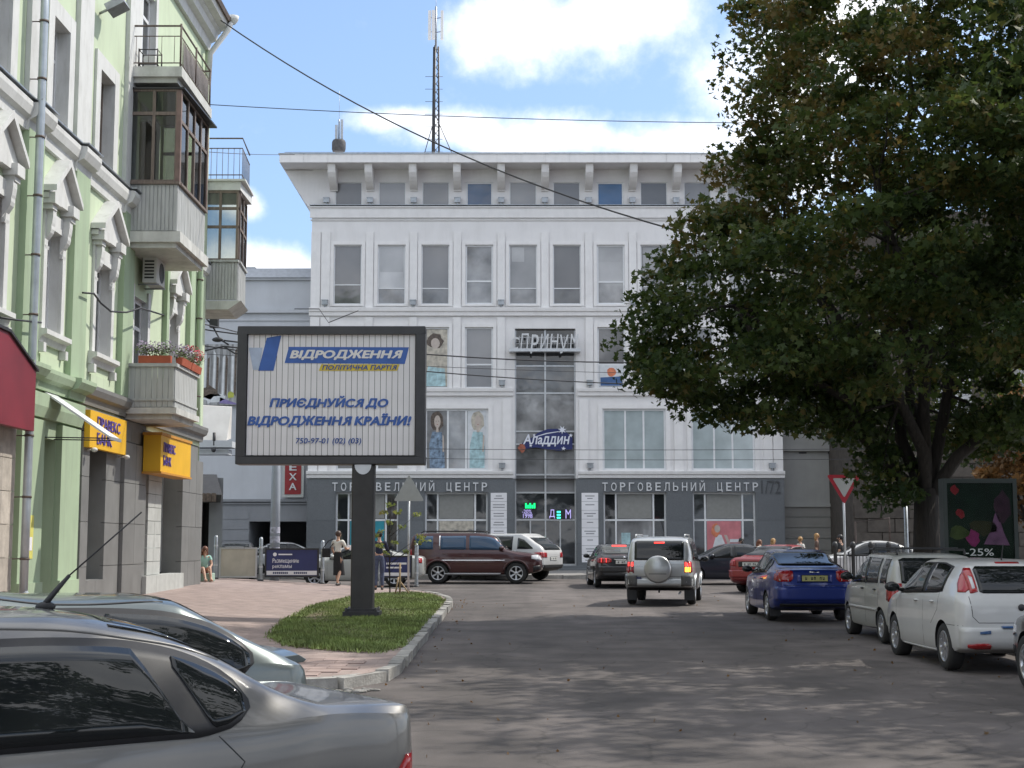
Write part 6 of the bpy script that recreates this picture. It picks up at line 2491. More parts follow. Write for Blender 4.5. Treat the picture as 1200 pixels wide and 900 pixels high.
# autumn tree at the far right
z0_ = gz(46) + .16
cl = round_clumps(16.3, 46, 4.4, 1.7, 1.8, 2.2, 70, 31)
t = thing('autumn_tree', 'small orange brown tree at the far right behind the light box', 'tree', (16.3, 46, z0_))
m = MB()
rr = random.Random(3)
m.tube([(16.3, 46, z0_), (16.3, 46, 2.6)], [.14, .1], 8)
for c in cl[::6]:
    limb(m, (16.3, 46, 2.4), c, .06, .012, rr)
m.build('trunk', M_bark, t)
v, tint = leaf_cloud(cl, [rr.uniform(.4, .7) for _ in cl], 80, .11, 31)
crown_obj('crown', v, tint, M_autumn, t)

# staked sapling by the pavement edge
SY = 40.2
sx_ = P(457, 690, SY).x
z0_ = pave(sx_, SY) + .05
t = thing('sapling', 'thin staked sapling with sparse yellow green leaves behind the grass', 'tree', (sx_, SY, z0_))
m = MB()
rr = random.Random(9)
top_ = P(459, 585, SY)
m.tube([(sx_, SY, z0_), P(456, 640, SY), top_], [.022, .016, .006], 6)
cl = []
for (x, y) in ((457, 592), (449, 600), (466, 600), (455, 612), (470, 618), (445, 622), (488, 603), (494, 628), (498, 634), (440, 628), (462, 636), (452, 648), (446, 640), (489, 636), (476, 646)):
    q = P(x, y, SY + rr.uniform(-.3, .3))
    cl.append(tuple(q))
    m.tube([P(456.5, min(680, y + 26), SY), q], [.008, .004], 4)
m.build('stem', M_bark, t)
v, tint = leaf_cloud(cl, [.14] * len(cl), 14, .06, 41)
crown_obj('foliage', v, tint, M_young, t)
t = thing('tree_stake', 'pale wooden stake with a leaning brace beside the sapling', 'stake', (P(466, 695, SY - .3).x, SY - .3, z0_))
M_stake = mat('raw_timber', (.42, .30, .18), .8, .15, 5)
m = MB()
a = P(466, 697, SY - .3)
m.tube([(a.x + .06, SY - .3, z0_ - .02), (a.x + .06, SY - .3, P(466, 660, SY - .3).z)], .028, 6)
m.build('stake', M_stake, t)
m = MB()
m.tube([(a.x - .06, SY - .35, z0_ - .02), P(467, 676, SY - .34)], .024, 6)
m.tube([(a.x + .32, SY - .3, z0_ - .02), P(468, 680, SY - .27)], .02, 6)
m.build('brace', M_stake, t)
# fallen leaves along the kerb and on the road under the maple
g = np.random.default_rng(77)
n = 240
xs_ = np.concatenate([g.uniform(-1.5, 7.6, n // 2), g.normal(7.2, .35, n // 4), g.normal(-1.25, .18, n // 4)])
ys_ = g.uniform(12, 42, len(xs_))
C = np.c_[xs_, ys_, [gz(y) + .012 for y in ys_]]
v, tint = leaf_cloud(C, [.001] * len(C), 1, .026, 78)
me = np_mesh('fallen_leaves', v, 1, M_autumn)
at = me.attributes.new('tint', 'FLOAT', 'FACE')
at.data.foreach_set('value', tint.astype(np.float32))
tag(link_mesh('fallen_leaves', me), kind='stuff')
# ------------------------------------------------------------------ vehicles
def pchip(pts, xs):
    """monotone cubic through (x, y) points"""
    p = sorted(pts)
    X = np.array([q[0] for q in p], float)
    Yv = np.array([q[1] for q in p], float)
    if len(X) == 1: return np.full(len(xs), Yv[0])
    h = np.diff(X)
    d = np.diff(Yv) / h
    s = np.zeros(len(X))
    for i in range(1, len(X) - 1):
        if d[i - 1] * d[i] > 0:
            w1, w2 = 2 * h[i] + h[i - 1], h[i] + 2 * h[i - 1]
            s[i] = (w1 + w2) / (w1 / d[i - 1] + w2 / d[i])
    s[0], s[-1] = d[0], d[-1]
    xs = np.clip(xs, X[0], X[-1])
    k = np.clip(np.searchsorted(X, xs) - 1, 0, len(h) - 1)
    t = (xs - X[k]) / h[k]
    return (2 * t**3 - 3 * t**2 + 1) * Yv[k] + (t**3 - 2 * t**2 + t) * h[k] * s[k] + (-2 * t**3 + 3 * t**2) * Yv[k + 1] + (t**3 - t**2) * h[k] * s[k + 1]


class Car:
    """body lofted through cross sections; everything else is projected on it"""
    def __init__(s, name, label, loc, rz, sp, pmat, cat='car', group=None, lower=None, lower_z=0.0, detail=46):
        s.sp = sp
        s.t = thing(name, label, cat, loc, rz, group)
        L = sp['L']
        xs = set(np.linspace(-L / 2, L / 2, detail))
        for k in ('top', 'belt', 'bot', 'wid', 'tum'):
            xs |= {q[0] for q in sp[k]}
        for e in (-L / 2, L / 2):
            sg = 1 if e < 0 else -1
            xs |= {e + sg * .015, e + sg * .05, e + sg * .11}
        xs = np.array(sorted(x for x in xs if -L / 2 - 1e-6 <= x <= L / 2 + 1e-6))
        keep = [0]
        for i in range(1, len(xs)):
            if xs[i] - xs[keep[-1]] > .012: keep.append(i)
        xs = xs[keep]
        T, B, Z, Wd, U = (pchip(sp[k], xs) for k in ('top', 'belt', 'bot', 'wid', 'tum'))
        rings = []
        for i, x in enumerate(xs):
            zt, zs, zb, w, wt = T[i], B[i], Z[i], Wd[i], U[i]
            e = min(x + L / 2, L / 2 - x)             # plan rounding at the ends
            rd = sp.get('round', .12)
            if e < rd:
                f = 1 - math.sqrt(max(0.0, 1 - (1 - e / rd) ** 2))
                w -= .10 * f
                wt -= .09 * f
                zt -= .05 * f
                zb += .05 * f
                zs = min(zs, zt - .01)
            zs = min(zs, zt - .012)
            cr = min(sp.get('crown', .055), .22 * (zt - zs))
            ze = zt - cr
            ws = w * sp.get('shoulder', .965)
            h = zs - zb
            half = [(0, zb), (.55 * w, zb), (.86 * w, zb + .005), (.95 * w, zb + .03), (.985 * w, zb + .1 * h), (.998 * w, zb + .3 * h), (w * 1.004, zb + .5 * h), (w, zb + .7 * h), (.99 * w, zb + .86 * h), (.98 * w, zb + .95 * h), (ws, zs)]
            g = ze - zs
            for tt in (.06, .3, .55, .78, .92):
                half.append((ws + (wt - ws) * tt + .028 * math.sin(math.pi * tt) * min(1, g * 2), zs + g * tt))
            half += [(wt - .012, ze + cr * .12), (wt - .05, ze + cr * .42), (wt * .78, ze + cr * .74), (wt * .42, ze + cr * .94), (0, zt)]
            rings.append([(x, y, z) for y, z in half] + [(x, -y, z) for y, z in half[-2:0:-1]])
        n = len(rings[0])
        vs = [v for r in rings for v in r]
        fs = []
        for i in range(len(rings) - 1):
            for k in range(n):
                k2 = (k + 1) % n
                fs.append((i * n + k, (i + 1) * n + k, (i + 1) * n + k2, i * n + k2))
        fs.append(tuple(range(n)))
        m_ = (len(rings) - 1) * n
        fs.append(tuple(range(m_, m_ + n))[::-1])
        me = bpy.data.meshes.new('body')
        me.from_pydata(vs, [], fs)
        bm = bmesh.new()
        bm.from_mesh(me)
        bmesh.ops.recalc_face_normals(bm, faces=bm.faces)
        s.bvh = BVHTree.FromBMesh(bm)
        bm.to_mesh(me)
        bm.free()
        for m in (pmat, M_black, lower or pmat):
            me.materials.append(m)
        body = bpy.data.objects.new('body', me)
        COL.objects.link(body)
        # wheel arches cut out of the flanks
        Rw = sp['R']
        cb = MB()
        for ax_ in sp['axles']:
            for sg in (-1, 1):
                cb.lathe([(0, sg * 1.2), (Rw * 1.13, sg * 1.2), (Rw * 1.13, sg * (sp['track'] - .16)), (0, sg * (sp['track'] - .16))], 28, (ax_, 0, Rw * 1.0), 'y', 0, False)
        cm = cb.mesh('cut', M_black)
        co = bpy.data.objects.new('cut', cm)
        COL.objects.link(co)
        bo = body.modifiers.new('arch', 'BOOLEAN')
        bo.operation = 'DIFFERENCE'
        bo.object = co
        bo.solver = 'EXACT'
        bo.material_mode = 'TRANSFER'
        bpy.context.view_layer.update()
        dg = bpy.context.evaluated_depsgraph_get()
        nm = bpy.data.meshes.new_from_object(body.evaluated_get(dg))
        bpy.data.objects.remove(co)
        if len(nm.polygons) > 50:
            body.modifiers.clear()
            body.data = nm
        else:
            body.modifiers.clear()
        me = body.data
        nmat = len(me.materials)
        for p in me.polygons:
            p.use_smooth = True
            if p.center.z < lower_z and lower is not None and p.material_index == 0: p.material_index = 2
        me.set_sharp_from_angle(angle=R(34))
        body.parent = s.t
        s.body = body
        s.wheels()

    def wheels(s):
        sp = s.sp
        Rw = sp['R']
        key = ('wheel', round(Rw, 3), sp.get('spokes', 6))
        if key not in CACHE:
            m = MB()
            ri = Rw * .66
            m.lathe([(ri, -.095), (Rw * .9, -.105), (Rw * .975, -.085), (Rw, -.05), (Rw, .05), (Rw * .975, .085), (Rw * .9, .105), (ri, .095)], 30, (0, 0, 0), 'y')
            ty = m.mesh('tyre', M_rubber)
            m = MB()
            m.lathe([(ri + .004, .09), (ri - .01, .1), (ri - .025, .085), (ri - .03, .0), (.0, .0)], 30, (0, 0, 0), 'y', 1)
            m.lathe([(ri + .006, .09), (ri - .008, .102), (ri - .028, .086), (ri - .03, .05)], 30, (0, 0, 0), 'y', 0)
            m.lathe([(0, .092), (.035, .092), (.06, .078), (.066, .05)], 16, (0, 0, 0), 'y', 0)
            k = sp.get('spokes', 6)
            for i in range(k):
                a = 2 * math.pi * i / k
                rot = Matrix.Rotation(a, 3, 'Y')
                q = [(-.022, .045, .05), (.022, .045, .05), (.022, .08, .05), (-.022, .08, .05), (-.034, .05, ri - .015), (.034, .05, ri - .015), (.034, .092, ri - .015), (-.034, .092, ri - .015)]
                m.hexa([rot @ Vector(v) for v in q], 0)
            rm = m.mesh('rim', [M_rim, M_black])
            CACHE[key] = (ty, rm)
        ty, rm = CACHE[key]
        for ax_ in sp['axles']:
            for sg in (-1, 1):
                w = bpy.data.objects.new('wheel', None)
                COL.objects.link(w)
                w.parent = s.t
                w.location = (ax_, sg * (sp['track'] - .1), Rw)
                if sg < 0: w.rotation_euler = (0, 0, math.pi)
                for nm_, me in (('tyre', ty), ('rim', rm)):
                    o = bpy.data.objects.new(nm_, me)
                    COL.objects.link(o)
                    o.parent = w

    def hit(s, side, a, b):
        if side == 'L': o, d = (a, 4, b), (0, -1, 0)
        elif side == 'R': o, d = (a, -4, b), (0, 1, 0)
        elif side == 'B': o, d = (-9, a, b), (1, 0, 0)
        elif side == 'F': o, d = (9, a, b), (-1, 0, 0)
        else: o, d = (a, b, 5), (0, 0, -1)
        q = s.bvh.ray_cast(Vector(o), Vector(d))
        if q[0] is None:
            q = s.bvh.find_nearest(Vector(o) + Vector(d) * 4)
        return q[0], q[1], Vector(d)

    def patch(s, name, side, cols, mt_, off=.005, nv=5, step=.06, parent=None, back=.02):
        """sheet laid on the body: cols = (a, lo, hi) along the first axis of the side's view"""
        cols = sorted(cols)
        aa = set(q[0] for q in cols)
        n = max(2, int((cols[-1][0] - cols[0][0]) / step))
        aa |= set(np.linspace(cols[0][0], cols[-1][0], n))
        aa = sorted(aa)
        A = [q[0] for q in cols]
        lo, hi = np.interp(aa, A, [q[1] for q in cols]), np.interp(aa, A, [q[2] for q in cols])
        m = MB()
        vs, vb = [], []
        nv_ = nv
        for i, a in enumerate(aa):
            for k in range(nv_ + 1):
                b = lo[i] + (hi[i] - lo[i]) * k / nv_
                h, nr, d = s.hit(side, a, b)
                if nr.dot(d) > 0: nr = -nr
                vs.append(h + nr * off)
                vb.append(h - nr * back * .4)
        w = nv_ + 1
        fs = [(i * w + k, (i + 1) * w + k, (i + 1) * w + k + 1, i * w + k + 1) for i in range(len(aa) - 1) for k in range(nv_)]
        N0 = len(vs)
        vs += vb
        edge = [i * w for i in range(len(aa))] + [(len(aa) - 1) * w + k for k in range(1, w)] + [i * w + nv_ for i in range(len(aa) - 2, -1, -1)] + [k for k in range(nv_ - 1, 0, -1)]
        m.add(vs, fs, 0, True)
        e2 = []
        for i in range(len(edge)):
            a, b = edge[i], edge[(i + 1) % len(edge)]
            e2.append((a, b, b + N0, a + N0))
        m.f += e2
        m.m += [0] * len(e2)
        m.sm += [False] * len(e2)
        return m.build(name, mt_, parent or s.t, world=False)

    def both(s, name, cols, mt_, **kw):
        for sd in 'LR':
            s.patch(name, sd, cols, mt_, **kw)

    def mirror2(s, name, side, cols, mt_, **kw):
        """front or rear pair, left and right"""
        for sg in (1, -1):
            s.patch(name, side, sorted((sg * a, l, h) for a, l, h in cols), mt_, **kw)

    def seam(s, side, pts, w=.009, mt_=None):
        """thin shut line through (a, b) points"""
        m = MB()
        P3 = []
        for (a, b) in zip(pts[:-1], pts[1:]):
            for t in np.linspace(0, 1, 7)[: -1]:
                P3.append((a[0] + (b[0] - a[0]) * t, a[1] + (b[1] - a[1]) * t))
        P3.append(pts[-1])
        q = []
        for p in P3:
            h, nr, d = s.hit(side, *p)
            if nr.dot(d) > 0: nr = -nr
            q.append(h - nr * (w * .28))
        m.tube(q, w * .5, 6)
        return m.build('shut_line', mt_ or M_black, s.t, world=False)

    def plate(s, side, z, w=.52, h=.112, y=0.0, chars=7, tilt=0, mt_=None):
        hpt, nr, d = s.hit(side, y, z)
        sx = -1 if side == 'B' else 1
        x = hpt.x + sx * .012
        m = MB()
        m.box(x - .006, x + .006, y - w / 2, y + w / 2, z - h / 2, z + h / 2)
        o = m.build('number_plate', mt_ or M_plate, s.t, world=False)
        m = MB()
        g = w * .8 / chars
        for k in range(chars):
            if k in (2, chars - 2): continue
            yy = y - w * .4 + g * (k + .5)
            m.box(x + sx * .0065, x + sx * .009, yy - g * .33, yy - g * .12, z - h * .28, z + h * .28)
            m.box(x + sx * .0065, x + sx * .009, yy + g * .12, yy + g * .33, z - h * .28, z + h * .28)
            m.box(x + sx * .0065, x + sx * .009, yy - g * .12, yy + g * .12, z + h * (.1 if k % 2 else -.28), z + h * (.28 if k % 2 else -.1))
        tag(m.build('plate_character', M_ink, o, world=False), kind='stuff')
        m = MB()
        m.box(x - .006 - sx * .003, x + .006 - sx * .003, y - w / 2 - .012, y + w / 2 + .012, z - h / 2 - .012, z + h / 2 + .012)
        m.build('plate_frame', M_black, s.t, world=False)

    def mirrors(s, x, z, mt_, dy=.2):
        for sg, sd in ((1, 'L'), (-1, 'R')):
            h, nr, d = s.hit(sd, x, z)
            m = MB()
            m.ball((x + .02, h.y + sg * dy * .62, z + .05), (.085, .115, .075), 12, 8)
            m.tube([(x, h.y - sg * .02, z), (x + .02, h.y + sg * dy * .4, z + .03)], [.035, .025], 8)
            o = m.build('door_mirror', mt_, s.t, world=False)
            m = MB()
            m.ball((x - .055, h.y + sg * dy * .62, z + .05), (.022, .095, .06), 12, 6)
            m.build('mirror_glass', M_cglass, o, world=False)

    def handle(s, x, z, mt_, sides='LR', w=.18):
        for sd in sides:
            h, nr, d = s.hit(sd, x, z)
            sg = 1 if sd == 'L' else -1
            m = MB()
            m.ball((x, h.y + sg * .012, z), (w / 2, .022, .016), 10, 6)
            m.build('door_handle', mt_, s.t, world=False)

    def box(s, name, mt_, *b, bevel=.0):
        m = MB()
        m.box(*b)
        return m.build(name, mt_, s.t, world=False, bevel=bevel)

    def tube(s, name, mt_, pts, r, n=8):
        m = MB()
        m.tube(pts, r, n)
        return m.build(name, mt_, s.t, world=False)


CACHE = {}


def shift(l, dx=0.0, dz=0.0):
    return [(a + dx, b + dz) for a, b in l]


def ground_at(x, y, dz=0.0):
    return (x, y, gz(y) + dz)


P_silver = paint('paint_silver_grey', (0.165, 0.16, 0.152), metal=.45, rough=.4)
P_bluegrey = paint('paint_blue_grey', (0.11, 0.13, 0.13), metal=.5, rough=.36)
P_maroon = paint('paint_maroon', (0.060, 0.016, 0.016), metal=.35, rough=.3)
P_white = paint('paint_white', (0.56, 0.56, 0.55))
P_white2 = paint('paint_warm_white', (0.40, 0.40, 0.375))
P_silver2 = paint('paint_light_silver', (0.46, 0.47, 0.47), metal=.6, rough=.35)
P_black = paint('paint_black', (0.012, 0.013, 0.015))
P_blue = paint('paint_blue', (0.016, 0.035, 0.21), metal=.3, rough=.3)
P_red = paint('paint_red', (0.26, 0.012, 0.015))
P_darkblue = paint('paint_ink_blue', (0.018, 0.022, 0.035), metal=.3)
P_grey = paint('paint_dark_grey', (0.07, 0.072, 0.075), metal=.5)


def sedan_spec(L=4.5, H=1.42, W=1.72, belt=.93, trunk=1.0, R_=.31, wb=2.6):
    l = L / 2
    fx, rx_ = l - .88, -l + (L - .88 - wb)
    rx_ = (l - .88) - wb
    return dict(L=L, R=R_, axles=(fx, rx_), track=W / 2 - .02, round=.28,
                top=[(-l, trunk - .06), (-l + .06, trunk - .005), (-l + .55, trunk + .025), (-l + .8, trunk + .1), (-l + 1.25, H - .17), (-l + 1.65, H - .035), (-l + 2.1, H), (l - 2.1, H - .02), (l - 1.75, H - .12), (l - 1.15, belt + .07), (l - .7, belt - .04), (l - .15, belt - .17), (l, belt - .3)],
                belt=[(-l, trunk - .12), (-l + .5, trunk - .06), (-l + 1.3, belt + .01), (0, belt - .02), (l - 1.3, belt - .05), (l - .5, belt - .12), (l, belt - .38)],
                bot=[(-l, .36), (-l + .3, .27), (-l + .9, .2), (0, .18), (l - .8, .2), (l, .3)],
                wid=[(-l, W / 2 - .12), (-l + .2, W / 2 - .045), (-l + .8, W / 2 - .005), (0, W / 2), (l - 1, W / 2 - .01), (l - .3, W / 2 - .09), (l, W / 2 - .22)],
                tum=[(-l, W / 2 - .22), (-l + .5, W / 2 - .17), (-l + .9, W / 2 - .21), (-l + 1.5, W / 2 - .245), (0, W / 2 - .235), (l - 1.9, W / 2 - .235), (l - 1.2, W / 2 - .15), (l - .6, W / 2 - .17), (l, W / 2 - .3)])


# the silver sedan in the foreground, tail away from the viewer
def fore_sedan(name, label, loc, rz, pm, detail, spoiler=False):
    L, l = 4.55, 2.275
    up = .045 if not spoiler else 0.0
    sp = sedan_spec(L, 1.49 + up if not spoiler else 1.475, 1.74, .915 + up, .99 + up, .315, 2.65)
    sp['crown'] = .105 if not spoiler else .07
    sp['spokes'] = 7
    sp['round'] = .10
    sp['belt'] = [(-l, .985), (-l + .5, 1.02), (-l + .9, .985)] + sp['belt'][2:]
    sp['tum'] = [(-l, .72), (-l + .5, .745), (-l + .9, .685)] + sp['tum'][3:]
    sp['top'] = [(-l, 1.02), (-l + .05, 1.04), (-l + .5, 1.06), (-l + .62, 1.095), (-l + 1.02, 1.325), (-l + 1.34, 1.455), (-l + 1.8, 1.525), (-l + 2.3, 1.535)] + sp['top'][7:]
    if spoiler:
        H = 1.475
        sp['top'] = [(-l, .92), (-l + .06, .985), (-l + .14, 1.03), (-l + .5, 1.22), (-l + .84, 1.41), (-l + .92, 1.445), (-l + 1.05, H - .012), (-l + 1.7, H)] + sp['top'][7:]
    c = Car(name, label, loc, rz, sp, pm, detail=detail)
    rx_ = sp['axles'][1]
    # side glass: black surround, front door, rear door, quarter light
    qx = .18 if not spoiler else -.28     # how far the side glass tapers back
    win_lo = [(-l + .72 + qx, 1.05), (-l + .76 + qx, 1.0), (-l + .84 + qx, .955), (-l + .98 + qx, .925), (-l + 1.3, .925), (0, .915), (l - 1.45, .90)]
    if spoiler:
        top_ = [(-l + .44, 1.065), (-l + .5, 1.13), (-l + .62, 1.22), (-l + .78, 1.295), (-l + 1.1, 1.365), (-l + 1.5, 1.385), (-l + 1.9, 1.39)]
    else:
        top_ = [(-l + .90, 1.07), (-l + .93, 1.14), (-l + 1.0, 1.215), (-l + 1.12, 1.285), (-l + 1.3, 1.345), (-l + 1.55, 1.385), (-l + 1.9, 1.40)]
        qx = .18
    win_lo = [(a_, z_ + up) for a_, z_ in win_lo]
    top_ += [(0.1, 1.395), (l - 2.0, 1.31), (l - 1.7, 1.2), (l - 1.3, .97)]
    xs = np.linspace(-l + .73 + qx, l - 1.32, 44)
    lo = np.interp(xs, [q[0] for q in win_lo], [q[1] for q in win_lo]) - .012
    hi = pchip(top_, xs) + .012
    c.both('window_surround', list(zip(xs, lo, hi)), M_black, off=.004, nv=6)
    q0, q1 = -l + .76 + qx, (-l + 1.08 if not spoiler else -l + 1.22)
    r0, r1 = (-l + 1.25 if not spoiler else -l + 1.4), -l + 2.22
    f0, f1 = -l + 2.34, l - 1.45

    def glass_cols(a, b, d=.025, slant0=0.0, slant1=0.0):
        x_ = np.linspace(a, b, 18)
        lo_ = np.interp(x_, [q[0] for q in win_lo], [q[1] for q in win_lo]) + .01
        hi_ = pchip(top_, x_) - d
        return list(zip(x_, lo_, np.maximum(hi_, lo_ + .005)))
    # slanting division bar: glass edges leaned by trimming the upper corner
    qc = glass_cols(q0, q1)
    qc = [(x, lo_, min(h, lo_ + max(.01, (q1 + .0 - x) * 4 + .02)) if x > q1 - .09 else h) for x, lo_, h in qc]
    sl = .24 / .42                        # the division bar leans with the door edge
    c.both('quarter_light', [(x, max(a, min(b - .004, .93 + (x - q1 + .02) / sl)), b) for x, a, b in glass_cols(q0, q1 + .17)], M_cglass, off=.009, nv=6)
    c.both('rear_door_glass', [(x, a, max(a + .004, min(b, .93 + (x - r0 + .06) / sl))) for x, a, b in glass_cols(r0 - .055, r1)], M_cglass, off=.009, nv=6)
    c.both('front_door_glass', [(x, a, b) for x, a, b in glass_cols(f0, f1)], M_cglass, off=.009, nv=6)
    # screens
    c.patch('rear_window', 'T', [(-l + .80 - .5 * spoiler, -.50, .50), (-l + 1.1 - .4 * spoiler, -.53, .53), (-l + 1.5 - .5 * spoiler, -.53, .53)], M_cglass, off=.006, nv=8)
    c.patch('windscreen', 'T', [(l - 1.95, -.53, .53), (l - 1.5, -.58, .58), (l - 1.22, -.6, .6)], M_cglass, off=.006, nv=8)
    for sd in 'LR':
        c.seam(sd, [(q1 - .0, .915 + up), (q1 - .12, .84), (rx_ + .02, .72), (rx_ + .14, .68)])
        c.seam(sd, [(-l + 2.28, .905), (-l + 2.3, .5), (-l + 2.26, .25)])
        c.seam(sd, [(l - 1.3, .90), (l - 1.28, .5), (l - 1.36, .25)])
    for sg in (1, -1):
        c.seam('T', [(-l + .74, sg * .62), (-l + .4, sg * .665), (-l + .1, sg * .64)], .008)
    c.seam('T', [(-l + .74, -.62), (-l + .76, 0), (-l + .74, .62)], .01)
    c.handle(-l + 1.62, .80, pm)
    c.handle(-l + 2.55, .79, pm)
    c.mirrors(l - 1.5, .93, pm)
    # tail lamps wrap round the corners
    c.both('tail_lamp', [(-l + .05, .55, .80), (-l + .09, .53, .80), (-l + .14, .52, .74), (-l + .19, .52, .66), (-l + .23, .53, .57)], M_red_l, off=.010, nv=6, step=.02)
    c.both('indicator_lens', [(-l + .045, .60, .67), (-l + .1, .59, .68)], M_amb, off=.013, nv=3, step=.02)
    c.both('reversing_lens', [(-l + .10, .685, .72), (-l + .14, .69, .715)], M_clear_l, off=.013, nv=3, step=.02)
    c.mirror2('tail_lamp', 'B', [(.42, .55, .74), (.55, .54, .78), (.68, .53, .80)], M_red_l, off=.010, nv=5)
    c.plate('B', .78)
    c.both('rub_strip', [(rx_ + .42, .50, .55), (l - 1.35, .5, .55)], pm, off=.012, nv=2)
    c.both('bumper_strip', [(-l + .06, .48, .53), (rx_ - .4, .48, .53)], M_black, off=.012, nv=2)
    c.mirror2('headlamp', 'F', [(.4, .58, .70), (.68, .6, .73)], M_clear_l, off=.01)
    c.patch('grille', 'F', [(-.36, .56, .66), (.36, .56, .66)], M_black, off=.01)
    m = MB()
    for sd in 'LR':
        pts = []
        for x in np.linspace(-l + 1.0, l - 1.9, 24):
            h, nr, d = c.hit('T', x, (.60 if sd == 'L' else -.60) - .0)
            pts.append(h + Vector((0, 0, -.001)))
        c.tube('roof_gutter', pm if not spoiler else M_black, pts, .009, 6)
    if spoiler:
        m = MB()
        n_ = 12
        vs, fs = [], []
        for i in range(n_ + 1):
            y = -.64 + 1.28 * i / n_
            e = 1 - (2 * i / n_ - 1) ** 4
            for (dx, dz) in ((.0, .07), (.06, .115), (.2, .10), (.34, .05), (.32, .02), (.02, .045)):
                vs.append((-l - .01 + dx - .0, y, sp['top'][1][1] - .02 + dz * (.75 + .25 * e)))
        for i in range(n_):
            for k in range(6):
                fs.append((i * 6 + k, i * 6 + (k + 1) % 6, (i + 1) * 6 + (k + 1) % 6, (i + 1) * 6 + k))
        fs += [tuple(range(6)), tuple(range(n_ * 6, n_ * 6 + 6))]
        m.add(vs, fs, 0, False)
        m.build('boot_spoiler', pm, c.t, world=False, bevel=.006)
    else:
        h, nr, d = c.hit('T', -l + 1.62, .0)
        m = MB()
        m.ball(h + Vector((0.02, 0, .012)), (.05, .024, .024), 10, 6)
        m.tube([h + Vector((0.03, 0, .015)), h + Vector((-.03, 0, .09)), h + Vector((-.09, 0, .16))], [.016, .013, .009], 8)
        m.tube([h + Vector((-.09, 0, .16)), h + Vector((-.44, 0, .47))], .0042, 6)
        m.build('roof_aerial', M_black, c.t, world=False)
    return c


YAW = R(180 + 33)
fore_sedan('parked_car', 'silver grey sedan with dark side glass and a roof aerial in the near left corner', (-2.78, 6.72, gz(6.7)), YAW, P_silver, 60)
fore_sedan('parked_car', 'pale blue grey sedan with a boot spoiler parked behind the silver one', (-3.66, 9.3, gz(9.2)), YAW, P_bluegrey, 54, True)


def suv_spec(L, H, W, belt, hood, R_, wb, fo, rear_lean=.22, ws_=(1.25, 1.95), rear_h=None, bot=.32):
    l = L / 2
    fx = l - fo
    rh = rear_h or belt
    return dict(L=L, R=R_, axles=(fx, fx - wb), track=W / 2 - .015, round=.16, shoulder=.97,
                top=[(-l, rh + .02), (-l + .05, rh + .16), (-l + rear_lean * .6, (rh + H) / 2 + .08), (-l + rear_lean, H - .09), (-l + rear_lean + .14, H - .03), (-l + .9, H), (.1, H), (l - ws_[1] - .15, H - .045), (l - ws_[1] + .12, H - .13), (l - ws_[0], hood + .07), (l - ws_[0] + .25, hood + .015), (l - .4, hood - .05), (l - .1, hood - .13), (l, hood - .26)],
                belt=[(-l, rh - .03), (-l + .3, belt + .01), (0, belt), (l - ws_[0] - .1, belt - .03), (l - ws_[0] + .3, hood - .07), (l - .2, hood - .22), (l, hood - .32)],
                bot=[(-l, bot + .12), (-l + .4, bot + .02), (0, bot - .02), (l - .6, bot), (l, bot + .12)],
                wid=[(-l, W / 2 - .09), (-l + .2, W / 2 - .03), (-l + .7, W / 2), (l - 1, W / 2), (l - .3, W / 2 - .06), (l, W / 2 - .16)],
                tum=[(-l, W / 2 - .14), (-l + .3, W / 2 - .16), (0, W / 2 - .16), (l - ws_[1], W / 2 - .17), (l - ws_[0], W / 2 - .12), (l - .4, W / 2 - .14), (l, W / 2 - .24)])


def side_glass(c, cuts, lo, hi, gm, ft=.02, black=True, x0s=0.0):
    """windows between the x values of cuts; lo, hi give (x, z) curves"""
    L_ = lambda x: float(np.interp(x, [q[0] for q in lo], [q[1] for q in lo]))
    H_ = lambda x: float(np.interp(x, [q[0] for q in hi], [q[1] for q in hi]))
    if black:
        xs = np.linspace(cuts[0][0] - .03, cuts[-1][1] + .03, 26)
        c.both('window_surround', [(x, L_(x) - .02, max(L_(x) + .004, H_(x) + .02)) for x in xs], M_black, off=.004, nv=5)
    for (a, b) in cuts:
        xs = np.linspace(a, b, 9)
        c.both('side_window', [(x, L_(x), max(L_(x) + .01, H_(x))) for x in xs], gm, off=.009, nv=5)


# dark red seven seater crossing the junction, heading right
L, l = 4.80, 2.40
sp = suv_spec(L, 1.80, 1.96, 1.17, 1.13, .37, 2.77, .90, .24, (1.22, 1.80), 1.16, .32)
sp['spokes'] = 6
c = Car('suv', 'dark red boxy off roader crossing the junction to the right', ground_at(P(557, 680, 52).x, 52.6), R(-3), sp, P_maroon, 'suv', lower=M_black, lower_z=.36)
hi = [(-l + .2, 1.66), (0, 1.68), (l - 1.85, 1.65), (l - 1.62, 1.55), (l - 1.25, 1.23)]
lo = [(-l + .2, 1.21), (l - 1.2, 1.18)]
side_glass(c, [(-l + .3, -l + .95), (-l + 1.22, -l + 2.12), (-l + 2.24, l - 1.35)], lo, hi, M_cglass_b, black=False)
c.both('window_trim', [(-l + 1.17, 1.19, 1.69), (-l + 1.2, 1.19, 1.69)], M_chrome, off=.012, nv=3)
c.both('side_trim', [(-l + 1.2, .80, .835), (l - 1.3, .80, .835)], M_chrome, off=.02, nv=2)
c.both('running_board', [(-l + 1.35, .33, .38), (l - 1.45, .33, .38)], M_alu, off=.05, nv=2)
for sd in 'LR':
    for x in (-l + 1.18, -l + 2.18, l - 1.22):
        c.seam(sd, [(x, 1.17), (x, .8), (x + .02, .42)])
    c.seam(sd, [(l - 1.25, 1.14), (l - .5, 1.05)])
c.handle(-l + 1.35, 1.05, P_maroon)
c.handle(-l + 2.35, 1.05, P_maroon)
c.mirrors(l - 1.42, 1.2, P_maroon, .24)
